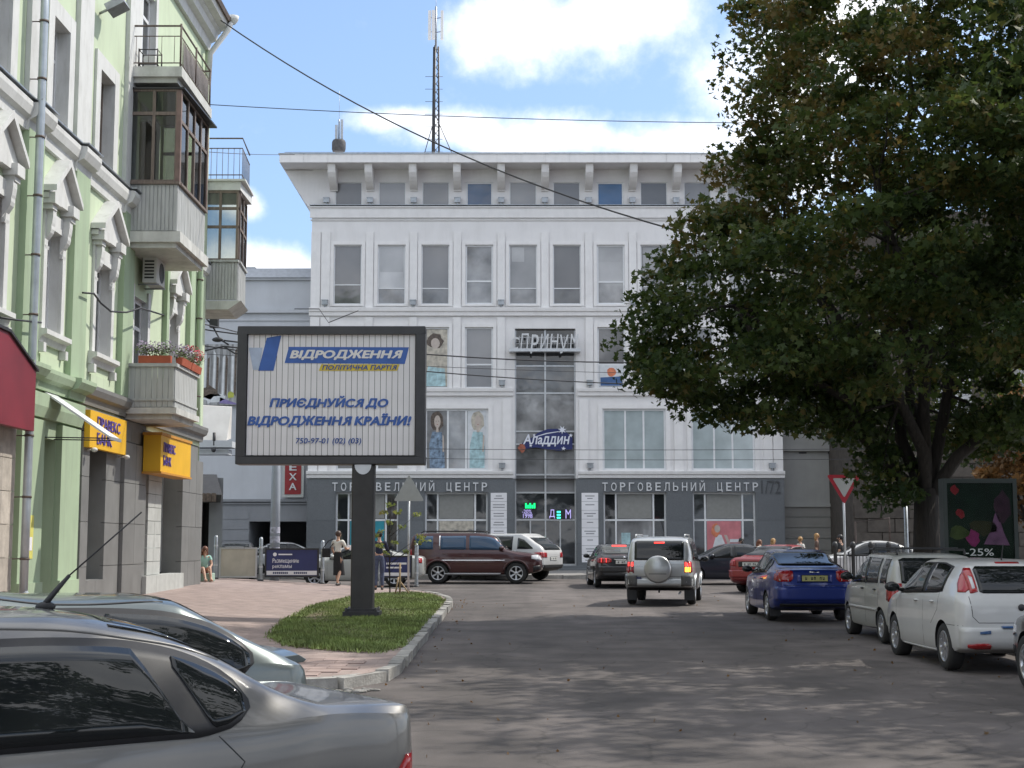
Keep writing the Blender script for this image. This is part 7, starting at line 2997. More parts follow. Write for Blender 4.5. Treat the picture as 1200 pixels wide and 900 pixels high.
for ax_ in sp['axles']:           # flared arches
    for sg in (1, -1):
        pts = []
        for a in np.linspace(R(8), R(172), 15):
            x, z = ax_ + .455 * math.cos(a), .37 + .455 * math.sin(a)
            h, nr, d = c.hit('L' if sg > 0 else 'R', x, z)
            pts.append(h + Vector((0, sg * .004, 0)))
        c.tube('wheel_arch', P_maroon, pts, .035, 8)
c.both('headlamp', [(l - .36, .87, .99), (l - .2, .84, 1.0), (l - .1, .84, .97)], M_clear_l, off=.012, nv=4, step=.04)
c.mirror2('headlamp', 'F', [(.55, .82, .98), (.84, .82, .98)], M_clear_l, off=.012)
c.patch('grille', 'F', [(-.45, .68, .93), (.45, .68, .93)], M_chrome, off=.012)
c.both('bumper_corner', [(l - .3, .42, .62), (l - .04, .42, .66)], M_black, off=.01, nv=3)
c.both('tail_lamp', [(-l + .06, .85, 1.25), (-l + .2, .88, 1.22)], M_red_l, off=.012, nv=4)
c.patch('windscreen', 'F', [(-.7, 1.22, 1.62), (.7, 1.22, 1.62)], M_cglass, off=.006, nv=6)
c.patch('rear_window', 'B', [(-.68, 1.22, 1.62), (.68, 1.22, 1.62)], M_cglass, off=.006, nv=6)
for sg in (1, -1):
    c.tube('roof_rail', M_black, [(-l + .5, sg * .72, 1.78), (-l + .6, sg * .72, 1.85), (l - 2.05, sg * .72, 1.85), (l - 1.95, sg * .72, 1.78)], .018)

# white off roader behind it, its tail towards us on the right
L, l = 4.78, 2.39
sp = suv_spec(L, 1.76, 1.91, 1.10, 1.08, .37, 2.92, .86, .75, (1.25, 2.0), 1.02, .33)
sp['spokes'] = 5
c = Car('suv', 'white off roader with raked rear glass half hidden by the dark red one', ground_at(-.55, 56.0), R(152), sp, P_white, 'suv', lower=M_black, lower_z=.5)
hi = [(-l + .55, 1.50), (-l + 1.0, 1.62), (0, 1.64), (l - 1.95, 1.6), (l - 1.3, 1.2)]
lo = [(-l + .5, 1.16), (l - 1.25, 1.12)]
side_glass(c, [(-l + 1.3, -l + 2.1), (-l + 2.2, l - 1.5)], lo, hi, M_cglass)
c.both('quarter_glass', [(-l + .42, 1.18, 1.22), (-l + .8, 1.18, 1.52), (-l + 1.06, 1.18, 1.6)], M_cglass, off=.008, nv=5)
c.patch('rear_window', 'B', [(-.66, 1.14, 1.6), (.66, 1.14, 1.6)], M_cglass, off=.007, nv=8)
c.both('tail_lamp', [(-l + .06, .86, 1.06), (-l + .3, .88, 1.05), (-l + .42, .94, 1.0)], M_red_l, off=.012, nv=4)
c.mirror2('tail_lamp', 'B', [(.55, .86, 1.04), (.88, .86, 1.06)], M_red_l, off=.012)
c.patch('rear_bumper', 'B', [(-.8, .45, .60), (.8, .45, .60)], M_black, off=.02)
c.plate('B', .82)
c.mirrors(l - 1.5, 1.14, P_white, .24)
c.handle(-l + 1.4, .98, P_white)
for sd in 'LR':
    for x in (-l + 1.25, -l + 2.15, l - 1.3):
        c.seam(sd, [(x, 1.1), (x, .5)])

# silver four wheel drive with a spare wheel on its tailgate, brake lamps lit
L, l = 4.05, 2.025
sp = suv_spec(L, 1.72, 1.74, 1.10, 1.02, .345, 2.49, .80, .20, (1.1, 1.75), 1.08, .34)
sp['spokes'] = 5
c = Car('suv', 'silver four wheel drive with a covered spare wheel and lit brake lamps', ground_at(4.05, 38.6), R(90 - 10.5), sp, P_silver2, 'suv', lower=M_black, lower_z=.46)
hi = [(-l + .18, 1.56), (0, 1.6), (l - 1.7, 1.56), (l - 1.15, 1.16)]
lo = [(-l + .2, 1.14), (l - 1.1, 1.08)]
side_glass(c, [(-l + .32, -l + .92), (-l + 1.02, -l + 1.75), (-l + 1.85, l - 1.3)], lo, hi, M_cglass)
c.patch('rear_window', 'B', [(-.62, 1.13, 1.57), (-.55, 1.12, 1.6), (.55, 1.12, 1.6), (.62, 1.13, 1.57)], M_cglass, off=.008, nv=7)
c.patch('high_brake_lamp', 'B', [(-.13, 1.535, 1.57), (.13, 1.535, 1.57)], M_red_on, off=.014)
c.mirror2('tail_lamp', 'B', [(.63, .80, 1.1), (.78, .80, 1.1)], M_red_l, off=.014)
c.mirror2('brake_lens', 'B', [(.645, .97, 1.07), (.77, .97, 1.07)], M_red_on, off=.018)
c.patch('indicator_lens', 'B', [(-.77, .83, .95), (-.645, .83, .95)], M_amb_on, off=.018)
c.patch('indicator_lens', 'B', [(.645, .83, .95), (.77, .83, .95)], M_red_l, off=.018)
c.both('tail_lamp', [(-l + .03, .80, 1.1), (-l + .12, .82, 1.08)], M_red_l, off=.012, nv=4)
m = MB()
m.lathe([(0, -.2), (.30, -.2), (.335, -.17), (.34, -.05), (.33, .0)], 32, (-l - .0, .02, .90), 'x')
sw_ = m.build('spare_wheel_cover', P_silver2, c.t, world=False)
m = MB()
m.lathe([(.338, -.14), (.346, -.12), (.346, -.1), (.338, -.08)], 32, (-l, .02, .90), 'x')
m.build('cover_band', M_chrome, sw_, world=False)
m = MB()
m.box(-l - .203, -l - .2, -.2, .24, .775, .79)
m.build('cover_crease', M_black, sw_, world=False)
c.patch('rear_bumper', 'B', [(-.8, .48, .66), (.8, .48, .66)], P_silver2, off=.045)
c.mirror2('bumper_corner', 'B', [(.55, .50, .74), (.82, .50, .74)], mat('bumper_grey', (.10, .10, .10), .6), off=.055)
c.plate('B', .58, y=.52)
c.seam('B', [(-.66, .72), (.66, .72)], .012)
c.box('badge', M_chrome, -l - .012, -l - .004, .42, .56, .99, 1.01)
c.box('sticker', M_nsign, -l - .06, -l - .048, .44, .56, .66, .70)
c.mirrors(l - 1.35, 1.08, M_black, .25)
for sg in (1, -1):
    c.tube('roof_rail', M_alu, [(-l + .4, sg * .62, 1.69), (-l + .46, sg * .62, 1.76), (l - 1.85, sg * .62, 1.76), (l - 1.78, sg * .62, 1.69)], .016)
    c.box('mud_flap', M_black, sp['axles'][1] - .43, sp['axles'][1] - .41, sg * .72 - .12, sg * .72 + .12, .12, .42)
c.tube('tow_ball', M_black, [(-l + .1, 0, .38), (-l - .05, 0, .33), (-l - .07, 0, .38)], .02)
c.tube('exhaust', M_steel, [(-l + .4, -.5, .32), (-l + .0, -.5, .3)], .028)
for ax_ in sp['axles']:
    for sg in (1, -1):
        pts = []
        for a in np.linspace(R(8), R(172), 13):
            h, nr, d = c.hit('L' if sg > 0 else 'R', ax_ + .42 * math.cos(a), .345 + .42 * math.sin(a))
            pts.append(h + Vector((0, sg * .002, 0)))
        c.tube('wheel_arch', P_silver2, pts, .035, 8)
for sd in 'LR':
    for x in (-l + .97, -l + 1.8, l - 1.15):
        c.seam(sd, [(x, 1.08), (x, .5)])

# black saloon waiting beside it
L, l = 4.52, 2.26
sp = sedan_spec(L, 1.42, 1.82, .95, 1.06, .33, 2.76)
c = Car('car', 'black saloon waiting at the junction with red brake lamps lit', ground_at(3.56, 49.6), R(92), sp, P_black, lower=None)
hi = [(-l + .95, 1.07), (-l + 1.3, 1.27), (-l + 1.8, 1.33), (0.1, 1.33), (l - 1.95, 1.3), (l - 1.3, 1.0)]
lo = [(-l + .9, .99), (l - 1.2, .94)]
side_glass(c, [(-l + 1.05, -l + 1.35), (-l + 1.42, -l + 2.2), (-l + 2.3, l - 1.4)], lo, hi, M_cglass)
c.patch('rear_window', 'B', [(-.62, 1.12, 1.33), (-.5, 1.11, 1.36), (.5, 1.11, 1.36), (.62, 1.12, 1.33)], glass('grey_car_glass', (.10, .105, .10), .04), off=.008, nv=6)
c.patch('high_brake_lamp', 'B', [(-.24, 1.345, 1.375), (.24, 1.345, 1.375)], M_red_on, off=.012)
c.mirror2('tail_lamp', 'B', [(.42, .84, .93), (.55, .80, .97), (.80, .80, .97)], M_red_l, off=.014)
c.mirror2('brake_lens', 'B', [(.58, .83, .95), (.74, .83, .95)], M_red_on, off=.018)
c.both('tail_lamp', [(-l + .05, .80, .96), (-l + .25, .84, .95)], M_red_l, off=.012, nv=4)
c.plate('B', .84, w=.56)
c.patch('plate_recess_trim', 'B', [(-.34, .915, .935), (.34, .915, .935)], M_chrome, off=.014)
c.patch('rear_bumper', 'B', [(-.8, .52, .70), (.8, .52, .70)], P_black, off=.04)
c.patch('bumper_insert', 'B', [(-.7, .40, .48), (.7, .40, .48)], M_black, off=.03)
c.mirrors(l - 1.5, .97, P_black)
c.handle(-l + 1.6, .84, P_black)
c.seam('B', [(-.7, .74), (.7, .74)], .01)
m = MB()
m.lathe([(0, 0), (.04, 0), (.04, .01)], 14, (-l - .02, 0, .99), 'x')
m.build('badge', M_chrome, c.t, world=False)
for sd in 'LR':
    for x in (-l + 1.38, -l + 2.25, l - 1.3):
        c.seam(sd, [(x, .94), (x, .5), (x, .28)])

# blue saloon parked by the right kerb
L, l = 4.25, 2.125
sp = sedan_spec(L, 1.48, 1.70, .96, 1.08, .30, 2.48)
sp['axles'] = (l - .83, l - .83 - 2.48)
c = Car('parked_car', 'blue saloon with a yellow tinted plate parked ahead of the two white cars', ground_at(6.17, 31.95), R(90), sp, P_blue)
hi = [(-l + .95, 1.1), (-l + 1.3, 1.32), (-l + 1.8, 1.39), (0.1, 1.39), (l - 1.95, 1.36), (l - 1.3, 1.02)]
lo = [(-l + .9, 1.01), (l - 1.2, .96)]
side_glass(c, [(-l + 1.0, -l + 1.22), (-l + 1.3, -l + 2.02), (-l + 2.12, l - 1.4)], lo, hi, M_cglass)
c.patch('rear_window', 'B', [(-.60, 1.15, 1.38), (-.5, 1.14, 1.42), (.5, 1.14, 1.42), (.60, 1.15, 1.38)], M_cglass, off=.008, nv=7)
c.mirror2('tail_lamp', 'B', [(.44, .88, 1.02), (.5, .82, 1.05), (.74, .82, 1.04)], M_red_l, off=.016)
c.mirror2('reversing_lens', 'B', [(.54, .835, .875), (.7, .835, .875)], M_clear_l, off=.02)
c.both('tail_lamp', [(-l + .06, .82, 1.03), (-l + .2, .85, 1.02)], M_red_l, off=.012, nv=4)
c.plate('B', .89, mt_=mat('plate_yellow', (.42, .40, .16), .5))
c.patch('plate_recess', 'B', [(-.36, .80, .98), (.36, .80, .98)], P_blue, off=.002)
c.patch('rear_bumper', 'B', [(-.76, .44, .72), (.76, .44, .72)], P_blue, off=.05)
c.patch('bumper_lip', 'B', [(-.7, .34, .38), (.7, .34, .38)], M_black, off=.03)
c.seam('B', [(-.62, .74), (.62, .74)], .01)
c.patch('boot_trim', 'B', [(-.1, 1.0, 1.02), (.1, 1.0, 1.02)], M_chrome, off=.014)
c.mirrors(l - 1.5, .99, M_black, .23)
c.handle(-l + 1.45, .86, P_blue)
c.handle(-l + 2.3, .85, P_blue)
c.box('mud_flap', M_black, sp['axles'][1] - .38, sp['axles'][1] - .36, .6, .82, .1, .35)
for sd in 'LR':
    for x in (-l + 1.26, -l + 2.07, l - 1.25):
        c.seam(sd, [(x, .96), (x, .5), (x, .26)])

# tall white hatchback with roof rails
L, l = 3.70, 1.85
sp = suv_spec(L, 1.50, 1.60, .97, .94, .285, 2.36, .72, .18, (.85, 1.5), 1.0, .22)
sp['spokes'] = 8
c = Car('parked_car', 'dull white tall hatchback with black roof rails parked behind the blue saloon', ground_at(6.93, 25.7), R(90), sp, P_white2)
hi = [(-l + .22, 1.39), (0, 1.42), (l - 1.45, 1.39), (l - .9, 1.06)]
lo = [(-l + .2, 1.0), (l - .85, .96)]
side_glass(c, [(-l + .3, -l + .62), (-l + .78, -l + 1.55), (-l + 1.66, l - 1.0)], lo, hi, M_wglass3, black=False)
c.both('door_pillar', [(-l + 1.58, .97, 1.42), (-l + 1.63, .97, 1.42)], M_black, off=.006, nv=3)
c.patch('rear_window', 'B', [(-.58, 1.01, 1.38), (-.5, 1.0, 1.41), (.5, 1.0, 1.41), (.58, 1.01, 1.38)], M_cglass, off=.008, nv=7)
c.mirror2('tail_lamp', 'B', [(.58, .72, 1.0), (.76, .70, 1.02)], M_red_l, off=.016)
c.both('tail_lamp', [(-l + .03, .70, 1.0), (-l + .12, .72, 1.02), (-l + .22, .72, .96)], M_red_l, off=.014, nv=5)
c.patch('rear_bumper', 'B', [(-.74, .36, .62), (.74, .36, .62)], P_white2, off=.04)
c.plate('B', .8)
c.both('rub_strip', [(-l + .8, .52, .57), (l - .9, .52, .57)], P_white2, off=.015, nv=2)
c.handle(-l + .95, .88, M_black)
c.handle(-l + 1.8, .88, M_black)
c.mirrors(l - 1.05, 1.02, M_black, .22)
for sg in (1, -1):
    c.tube('roof_rail', M_black, [(-l + .3, sg * .56, 1.47), (-l + .36, sg * .56, 1.55), (l - 1.6, sg * .56, 1.55), (l - 1.54, sg * .56, 1.47)], .018)
for y in (-l + .75, l - 1.9):
    c.tube('cross_bar', M_black, [(y, -.58, 1.57), (y, .58, 1.57)], .016)
for sd in 'LR':
    for x in (-l + .72, -l + 1.6, l - .9):
        c.seam(sd, [(x, 1.0), (x, .3)])

# white hatchback with high slim tail lamps
L, l = 4.06, 2.03
sp = suv_spec(L, 1.49, 1.70, .98, .95, .315, 2.51, .86, .46, (.95, 1.75), .92, .22)
sp['top'] = [(-l, .90), (-l + .05, .99), (-l + .3, 1.30), (-l + .48, 1.425), (-l + .62, 1.455), (-l + 1.1, 1.485), (0, 1.49), (l - 1.7, 1.43), (l - 1.45, 1.33), (l - .8, .97), (l - .55, .9), (l - .2, .78), (l, .6)]
sp['tum'] = [(-l, .70), (-l + .3, .62), (-l + .5, .60), (0, .62), (l - 1.7, .62), (l - .9, .70), (l - .3, .62), (l, .5)]
sp['round'] = .22
sp['spokes'] = 10
c = Car('parked_car', 'white hatchback with tall slim tail lamps and a small blue sticker, at the right edge', ground_at(6.66, 21.2), R(90), sp, P_white)
hi = [(-l + .55, 1.2), (-l + .75, 1.36), (-l + 1.2, 1.41), (0, 1.41), (l - 1.65, 1.36), (l - 1.35, 1.22), (l - .95, 1.0)]
lo = [(-l + .5, 1.09), (-l + 1.0, 1.04), (l - 1.0, .97)]
side_glass(c, [(-l + .78, -l + 1.52), (-l + 1.66, l - 1.3)], lo, hi, M_cglass)
c.patch('rear_window', 'B', [(-.51, 1.06, 1.34), (-.46, 1.04, 1.385), (.46, 1.04, 1.385), (.51, 1.06, 1.34)], M_cglass, off=.008, nv=8)
c.mirror2('tail_lamp', 'B', [(.53, 1.06, 1.36), (.60, 1.04, 1.36), (.635, 1.04, 1.30)], M_red_l, off=.012, nv=8, step=.02)
c.mirror2('reversing_lens', 'B', [(.555, 1.1, 1.24), (.595, 1.09, 1.26)], M_clear_l, off=.016)
c.patch('high_brake_lamp', 'B', [(-.16, 1.425, 1.44), (.16, 1.425, 1.44)], M_red_l, off=.01)
c.both('tail_lamp', [(-l + .14, 1.05, 1.09), (-l + .24, 1.05, 1.2), (-l + .36, 1.16, 1.32), (-l + .42, 1.27, 1.35)], M_red_l, off=.010, nv=5, step=.02)
c.seam('B', [(.66, 1.0), (.64, .74), (.56, .66), (-.56, .66), (-.64, .74), (-.66, 1.0)], .012)
c.patch('rear_bumper', 'B', [(-.78, .30, .60), (.78, .30, .60)], P_white, off=.03)
c.mirror2('reflector', 'B', [(.42, .355, .39), (.6, .35, .40), (.7, .37, .39)], M_red_l, off=.045)
c.plate('B', .53, y=0)
c.patch('plate_lamp', 'B', [(-.27, .595, .62), (.27, .595, .62)], M_navy_p, off=.05)
c.patch('sticker', 'B', [(.42, .52, .565), (.56, .515, .545)], M_navy_p, off=.04)
m = MB()
m.lathe([(0, 0), (.045, 0), (.045, .012)], 16, (-l - .012, 0, .86), 'x')
m.build('badge', M_ink, c.t, world=False)
c.box('badge_lettering', M_chrome, -l - .016, -l - .006, -.36, -.14, .745, .765)
c.mirrors(l - 1.25, 1.0, M_black, .24)
c.handle(-l + 1.15, .9, P_white)
c.handle(-l + 1.95, .89, P_white)
for sd in 'LR':
    c.seam(sd, [(-l + .86, 1.05), (-l + .9, .8), (-l + 1.2, .6)])
    c.seam(sd, [(-l + 1.6, 1.02), (-l + 1.6, .28)])
    c.seam(sd, [(l - 1.05, .96), (l - 1.05, .28)])
    c.seam(sd, [(-l + .06, .62), (-l + .5, .62)], .01)
h, nr, d = c.hit('T', -l + .72, 0)
c.tube('roof_aerial', M_black, [h, h + Vector((-.04, 0, .1)), h + Vector((-.1, 0, .22))], [.012, .008, .005])
c.both('sill_strip', [(sp['axles'][1] + .42, .2, .25), (sp['axles'][0] - .42, .2, .25)], P_white, off=.012, nv=2)

# dark grey car whose nose shows at the right edge
L, l = 4.5, 2.25
sp = sedan_spec(L, 1.46, 1.78, .96, 1.06, .33, 2.65)
c = Car('parked_car', 'dark grey car cut off by the right edge, front wheel in view', ground_at(6.98, 16.15), R(90), sp, P_grey)
hi = [(-l + .95, 1.07), (-l + 1.3, 1.3), (-l + 1.8, 1.37), (0.1, 1.37), (l - 1.95, 1.34), (l - 1.3, 1.0)]
lo = [(-l + .9, .99), (l - 1.2, .95)]
side_glass(c, [(-l + 1.05, -l + 1.35), (-l + 1.42, -l + 2.2), (-l + 2.3, l - 1.4)], lo, hi, M_cglass)
c.patch('windscreen', 'T', [(l - 1.95, -.53, .53), (l - 1.22, -.6, .6)], M_cglass, off=.006, nv=6)
c.both('headlamp', [(l - .5, .66, .74), (l - .3, .62, .78), (l - .12, .6, .74)], M_clear_l, off=.012, nv=4, step=.04)
c.mirrors(l - 1.5, .97, P_grey)
for sd in 'LR':
    c.seam(sd, [(l - 1.25, .94), (l - 1.25, .3)])
c.both('bumper_strip', [(l - .42, .42, .5), (l - .05, .42, .5)], M_black, off=.012, nv=2)

# red saloon pulling out beyond the blue one, dark saloon crossing behind
L, l = 4.3, 2.15
sp = sedan_spec(L, 1.45, 1.7, .96, 1.06, .31, 2.55)
c = Car('car', 'red saloon angled beyond the blue parked one, its boot showing', ground_at(8.45, 45.4), R(52), sp, P_red)
hi = [(-l + .95, 1.07), (-l + 1.3, 1.29), (-l + 1.8, 1.36), (0.1, 1.36), (l - 1.95, 1.33), (l - 1.3, 1.0)]
lo = [(-l + .9, .99), (l - 1.2, .95)]
side_glass(c, [(-l + 1.02, -l + 1.3), (-l + 1.38, -l + 2.1), (-l + 2.2, l - 1.4)], lo, hi, M_cglass)
c.patch('rear_window', 'B', [(-.58, 1.13, 1.36), (-.5, 1.12, 1.39), (.5, 1.12, 1.39), (.58, 1.13, 1.36)], M_wglass3, off=.008, nv=6)
c.mirror2('tail_lamp', 'B', [(.5, .8, .97), (.76, .8, .98)], M_red_l, off=.014)
c.both('tail_lamp', [(-l + .05, .8, .97), (-l + .2, .82, .96)], M_red_l, off=.012, nv=4)
c.plate('B', .86)
c.patch('plate_recess', 'B', [(-.4, .78, .94), (.4, .78, .94)], M_black, off=.006)
c.patch('rear_bumper', 'B', [(-.74, .46, .68), (.74, .46, .68)], P_red, off=.04)
c.mirrors(l - 1.5, .98, M_black)
for sd in 'LR':
    for x in (-l + 1.34, -l + 2.15, l - 1.3):
        c.seam(sd, [(x, .95), (x, .3)])
L, l = 4.5, 2.25
sp = sedan_spec(L, 1.43, 1.75, .93, 1.03, .32, 2.65)


def plain_saloon(name, lab, loc, rz, pm, cat='car', seams=True):
    c = Car(name, lab, loc, rz, sp, pm, cat, detail=36)
    hi = [(-l + .95, 1.05), (-l + 1.3, 1.27), (-l + 1.8, 1.34), (0.1, 1.34), (l - 1.95, 1.31), (l - 1.3, .98)]
    lo = [(-l + .9, .97), (l - 1.2, .92)]
    side_glass(c, [(-l + 1.05, -l + 1.35), (-l + 1.42, -l + 2.2), (-l + 2.3, l - 1.4)], lo, hi, M_cglass)
    c.patch('rear_window', 'T', [(-l + .85, -.52, .52), (-l + 1.4, -.54, .54)], M_cglass, off=.006, nv=5)
    c.patch('windscreen', 'T', [(l - 1.95, -.53, .53), (l - 1.22, -.6, .6)], M_cglass, off=.006, nv=5)
    c.both('headlamp', [(l - .45, .64, .73), (l - .12, .6, .74)], M_clear_l, off=.012, nv=3)
    c.mirror2('headlamp', 'F', [(.42, .57, .7), (.68, .58, .72)], M_clear_l, off=.012)
    c.both('tail_lamp', [(-l + .06, .78, .95), (-l + .25, .8, .94)], M_red_l, off=.012, nv=3)
    c.mirrors(l - 1.5, .95, pm)
    for sd in 'LR':
        for x in (-l + 1.38, -l + 2.25, l - 1.3):
            c.seam(sd, [(x, .92), (x, .3)])
    return c


plain_saloon('car', 'ink blue saloon crossing in front of the pink poster', ground_at(7.7, 51.5), R(180), P_darkblue)
plain_saloon('car', 'white car passing behind the woman with the bag, its front hidden by the pole', ground_at(P(420, 670, 49.5).x, 49.5), R(180), P_white2)
plain_saloon('car', 'silver saloon waiting before the dark passage above the navy panel', ground_at(P(322, 640, 61).x + .6, 60.3, .0), R(14), P_silver2)
plain_saloon('car', 'dark grey car seen over the beige panel', ground_at(P(276, 640, 57).x, 57.0), R(-84), P_grey)
plain_saloon('car', 'white car behind the black bar fence, only its roof in view', ground_at(P(1022, 645, 48.6).x, 48.8, .12), R(176), P_white)
# ------------------------------------------------------------------ people
def skin_mesh(name, verts, edges, radii, mt_, root=0, sub=2):
    me = bpy.data.meshes.new(name)
    me.from_pydata([tuple(v) for v in verts], edges, [])
    o = bpy.data.objects.new(name, me)
    COL.objects.link(o)
    sk = o.modifiers.new('skin', 'SKIN')
    sk.use_smooth_shade = True
    sk.branch_smoothing = .6
    for i, r in enumerate(radii):
        d = me.skin_vertices[0].data[i]
        d.radius = r if isinstance(r, tuple) else (r, r)
        d.use_root = (i == root)
    su = o.modifiers.new('sub', 'SUBSURF')
    su.levels = su.render_levels = sub
    bpy.context.view_layer.update()
    nm = bpy.data.meshes.new_from_object(o.evaluated_get(bpy.context.evaluated_depsgraph_get()))
    bpy.data.objects.remove(o)
    nm.name = name
    nm.materials.clear()
    nm.materials.append(mt_)
    for p in nm.polygons: p.use_smooth = True
    return nm


M_skin = mat('skin', (.50, .30, .21), .55, .08, 12)
M_shoe = mat('shoe_dark', (.03, .028, .028), .5, .15)
M_eye = mat('eye_dark', (.03, .02, .02), .3)
M_lip = mat('lip', (.38, .13, .11), .5)


class Chain:
    def __init__(s):
        s.v, s.e, s.r, s.ix = [], [], [], {}

    def pt(s, k, p, r, par=None):
        s.v.append(Vector(p))
        s.r.append(r)
        s.ix[k] = len(s.v) - 1
        if par is not None: s.e.append((s.ix[par], s.ix[k]))


def hand(ch, wrist, direction, curl, side):
    """palm, four unequal fingers and a thumb rooted at the side of the palm"""
    w = ch.v[ch.ix[wrist]]
    d = Vector(direction).normalized()
    x = d.cross(Vector((0, 1, 0)) if abs(d.y) < .8 else Vector((1, 0, 0))).normalized()
    nrm = x.cross(d).normalized()
    k = wrist + '_palm'
    ch.pt(k, w + d * .055, (.026, .018), wrist)
    for i, (o_, l_) in enumerate(((-.027, .066), (-.009, .078), (.009, .073), (.026, .058))):
        a = w + d * .085 + x * o_
        ch.pt(k + 'k%d' % i, a, .0085, k)
        b = a + (d * math.cos(curl) + nrm * math.sin(curl)) * l_ * .55
        ch.pt(k + 'm%d' % i, b, .0078, k + 'k%d' % i)
        c = b + (d * math.cos(curl * 2.1) + nrm * math.sin(curl * 2.1)) * l_ * .45
        ch.pt(k + 't%d' % i, c, .0065, k + 'm%d' % i)
    t0 = w + d * .035 + x * side * .032 + nrm * .008
    ch.pt(k + 'th', t0, .011, k)
    t1 = t0 + (d * .6 + x * side * .5 + nrm * .5).normalized() * .036
    ch.pt(k + 'th1', t1, .0095, k + 'th')
    ch.pt(k + 'th2', t1 + (d * .85 + nrm * .45).normalized() * .028, .0075, k + 'th1')


def person(label, loc, rz, J=None, h=1.66, top=None, bottom=None, hair=None, hairlen=.2, sleeve=.45, skirt=None, legs_bare=False, name='person', group=None, curl=.35, shoes=None):
    """J overrides joints of the standing pose: local x right, y ahead, z up, metres for a height of 1.66"""
    k = h / 1.66
    j = dict(pelvis=(0, 0, .93), waist=(0, .0, 1.06), chest=(0, .01, 1.24), neck=(0, .0, 1.41), head=(0, .02, 1.53),
             shL=(-.165, 0, 1.35), elL=(-.215, -.02, 1.08), wrL=(-.21, .08, .86), shR=(.165, 0, 1.35), elR=(.215, -.02, 1.08), wrR=(.21, .08, .86),
             hipL=(-.085, 0, .88), knL=(-.09, .03, .48), anL=(-.09, -.01, .085), toL=(-.10, .14, .03), hipR=(.085, 0, .88), knR=(.09, .03, .48), anR=(.09, -.01, .085), toR=(.10, .14, .03))
    if J: j.update(J)
    j = {a: Vector(b) * k for a, b in j.items()}
    t = thing(name, label, 'person', loc, rz, group)
    c = Chain()
    c.pt('pelvis', j['pelvis'], (.125, .10))
    c.pt('waist', j['waist'], (.105, .085), 'pelvis')
    c.pt('chest', j['chest'], (.13, .095), 'waist')
    c.pt('neck', j['neck'], .05, 'chest')
    up = (j['head'] - j['neck']).normalized()
    c.pt('jaw', j['neck'] + up * .055, .05, 'neck')
    c.pt('head', j['head'], (.072, .085), 'jaw')
    c.pt('crown', j['head'] + up * .065, (.062, .075), 'head')
    for s_, sg in (('L', -1), ('R', 1)):
        c.pt('sh' + s_, j['sh' + s_], .055, 'chest')
        c.pt('el' + s_, j['el' + s_], .038, 'sh' + s_)
        c.pt('fo' + s_, j['el' + s_].lerp(j['wr' + s_], .35), .036, 'el' + s_)
        c.pt('wr' + s_, j['wr' + s_], .024, 'fo' + s_)
        hand(c, 'wr' + s_, j['wr' + s_] - j['el' + s_], curl, -sg)
        c.pt('hip' + s_, j['hip' + s_], .085, 'pelvis')
        c.pt('th' + s_, j['hip' + s_].lerp(j['kn' + s_], .45), .075, 'hip' + s_)
        c.pt('kn' + s_, j['kn' + s_], .052, 'th' + s_)
        c.pt('ca' + s_, j['kn' + s_].lerp(j['an' + s_], .35) + Vector((0, -.012, 0)), .052, 'kn' + s_)
        c.pt('an' + s_, j['an' + s_], .034, 'ca' + s_)
        c.pt('to' + s_, j['to' + s_], (.034, .022), 'an' + s_)
    o = link_mesh('body', skin_mesh('body', c.v, c.e, c.r, M_skin, 0, 1), t)
    # clothes follow the same bones, a little wider
    d = Chain()
    d.pt('waist', j['waist'] - (j['chest'] - j['waist']) * .45, (.132, .108))
    d.pt('mid', j['waist'], (.122, .1), 'waist')
    d.pt('chest', j['chest'], (.148, .112), 'mid')
    d.pt('col', j['neck'] - (j['neck'] - j['chest']) * .28, .075, 'chest')
    for s_ in 'LR':
        d.pt('sh' + s_, j['sh' + s_], .068, 'chest')
        e = min(1.0, sleeve * 2)
        d.pt('el' + s_, j['sh' + s_].lerp(j['el' + s_], e), .055, 'sh' + s_)
        if sleeve > .5: d.pt('wr' + s_, j['el' + s_].lerp(j['wr' + s_], (sleeve - .5) * 2), .042, 'el' + s_)
    link_mesh('top', skin_mesh('top', d.v, d.e, d.r, top, 0, 2), t)
    if skirt:
        m = MB()
        p, kk = j['waist'].lerp(j['pelvis'], .4), (j['knL'] + j['knR']) / 2
        q = p.lerp(kk, skirt)
        n = 18
        prof = []
        for tt, r in ((0, .122), (.18, .15), (.45, .168), (.8, .18), (1, .19)):
            cc = p.lerp(q, tt)
            prof.append([(cc + Vector((math.cos(2 * math.pi * i / n) * r * (1 + .05 * math.sin(i * 2.6) * tt), math.sin(2 * math.pi * i / n) * r * .82 * (1 + .05 * math.cos(i * 3.1) * tt), 0))) for i in range(n)])
        vs = [v for r in prof for v in r]
        m.add(vs, [(a * n + i, a * n + (i + 1) % n, (a + 1) * n + (i + 1) % n, (a + 1) * n + i) for a in range(4) for i in range(n)], 0, True)
        m.build('skirt', bottom, t, world=False)
    else:
        d = Chain()
        d.pt('pelvis', j['pelvis'], (.138, .115))
        d.pt('top', j['pelvis'].lerp(j['waist'], .75), (.124, .102), 'pelvis')
        for s_ in 'LR':
            d.pt('hip' + s_, j['hip' + s_], .1, 'pelvis')
            d.pt('th' + s_, j['hip' + s_].lerp(j['kn' + s_], .45), .09, 'hip' + s_)
            if not legs_bare:
                d.pt('kn' + s_, j['kn' + s_], .07, 'th' + s_)
                d.pt('ca' + s_, j['kn' + s_].lerp(j['an' + s_], .5), .064, 'kn' + s_)
                d.pt('an' + s_, j['kn' + s_].lerp(j['an' + s_], .95), .056, 'ca' + s_)
        link_mesh('trousers' if not legs_bare else 'shorts', skin_mesh('trousers', d.v, d.e, d.r, bottom, 0, 2), t)
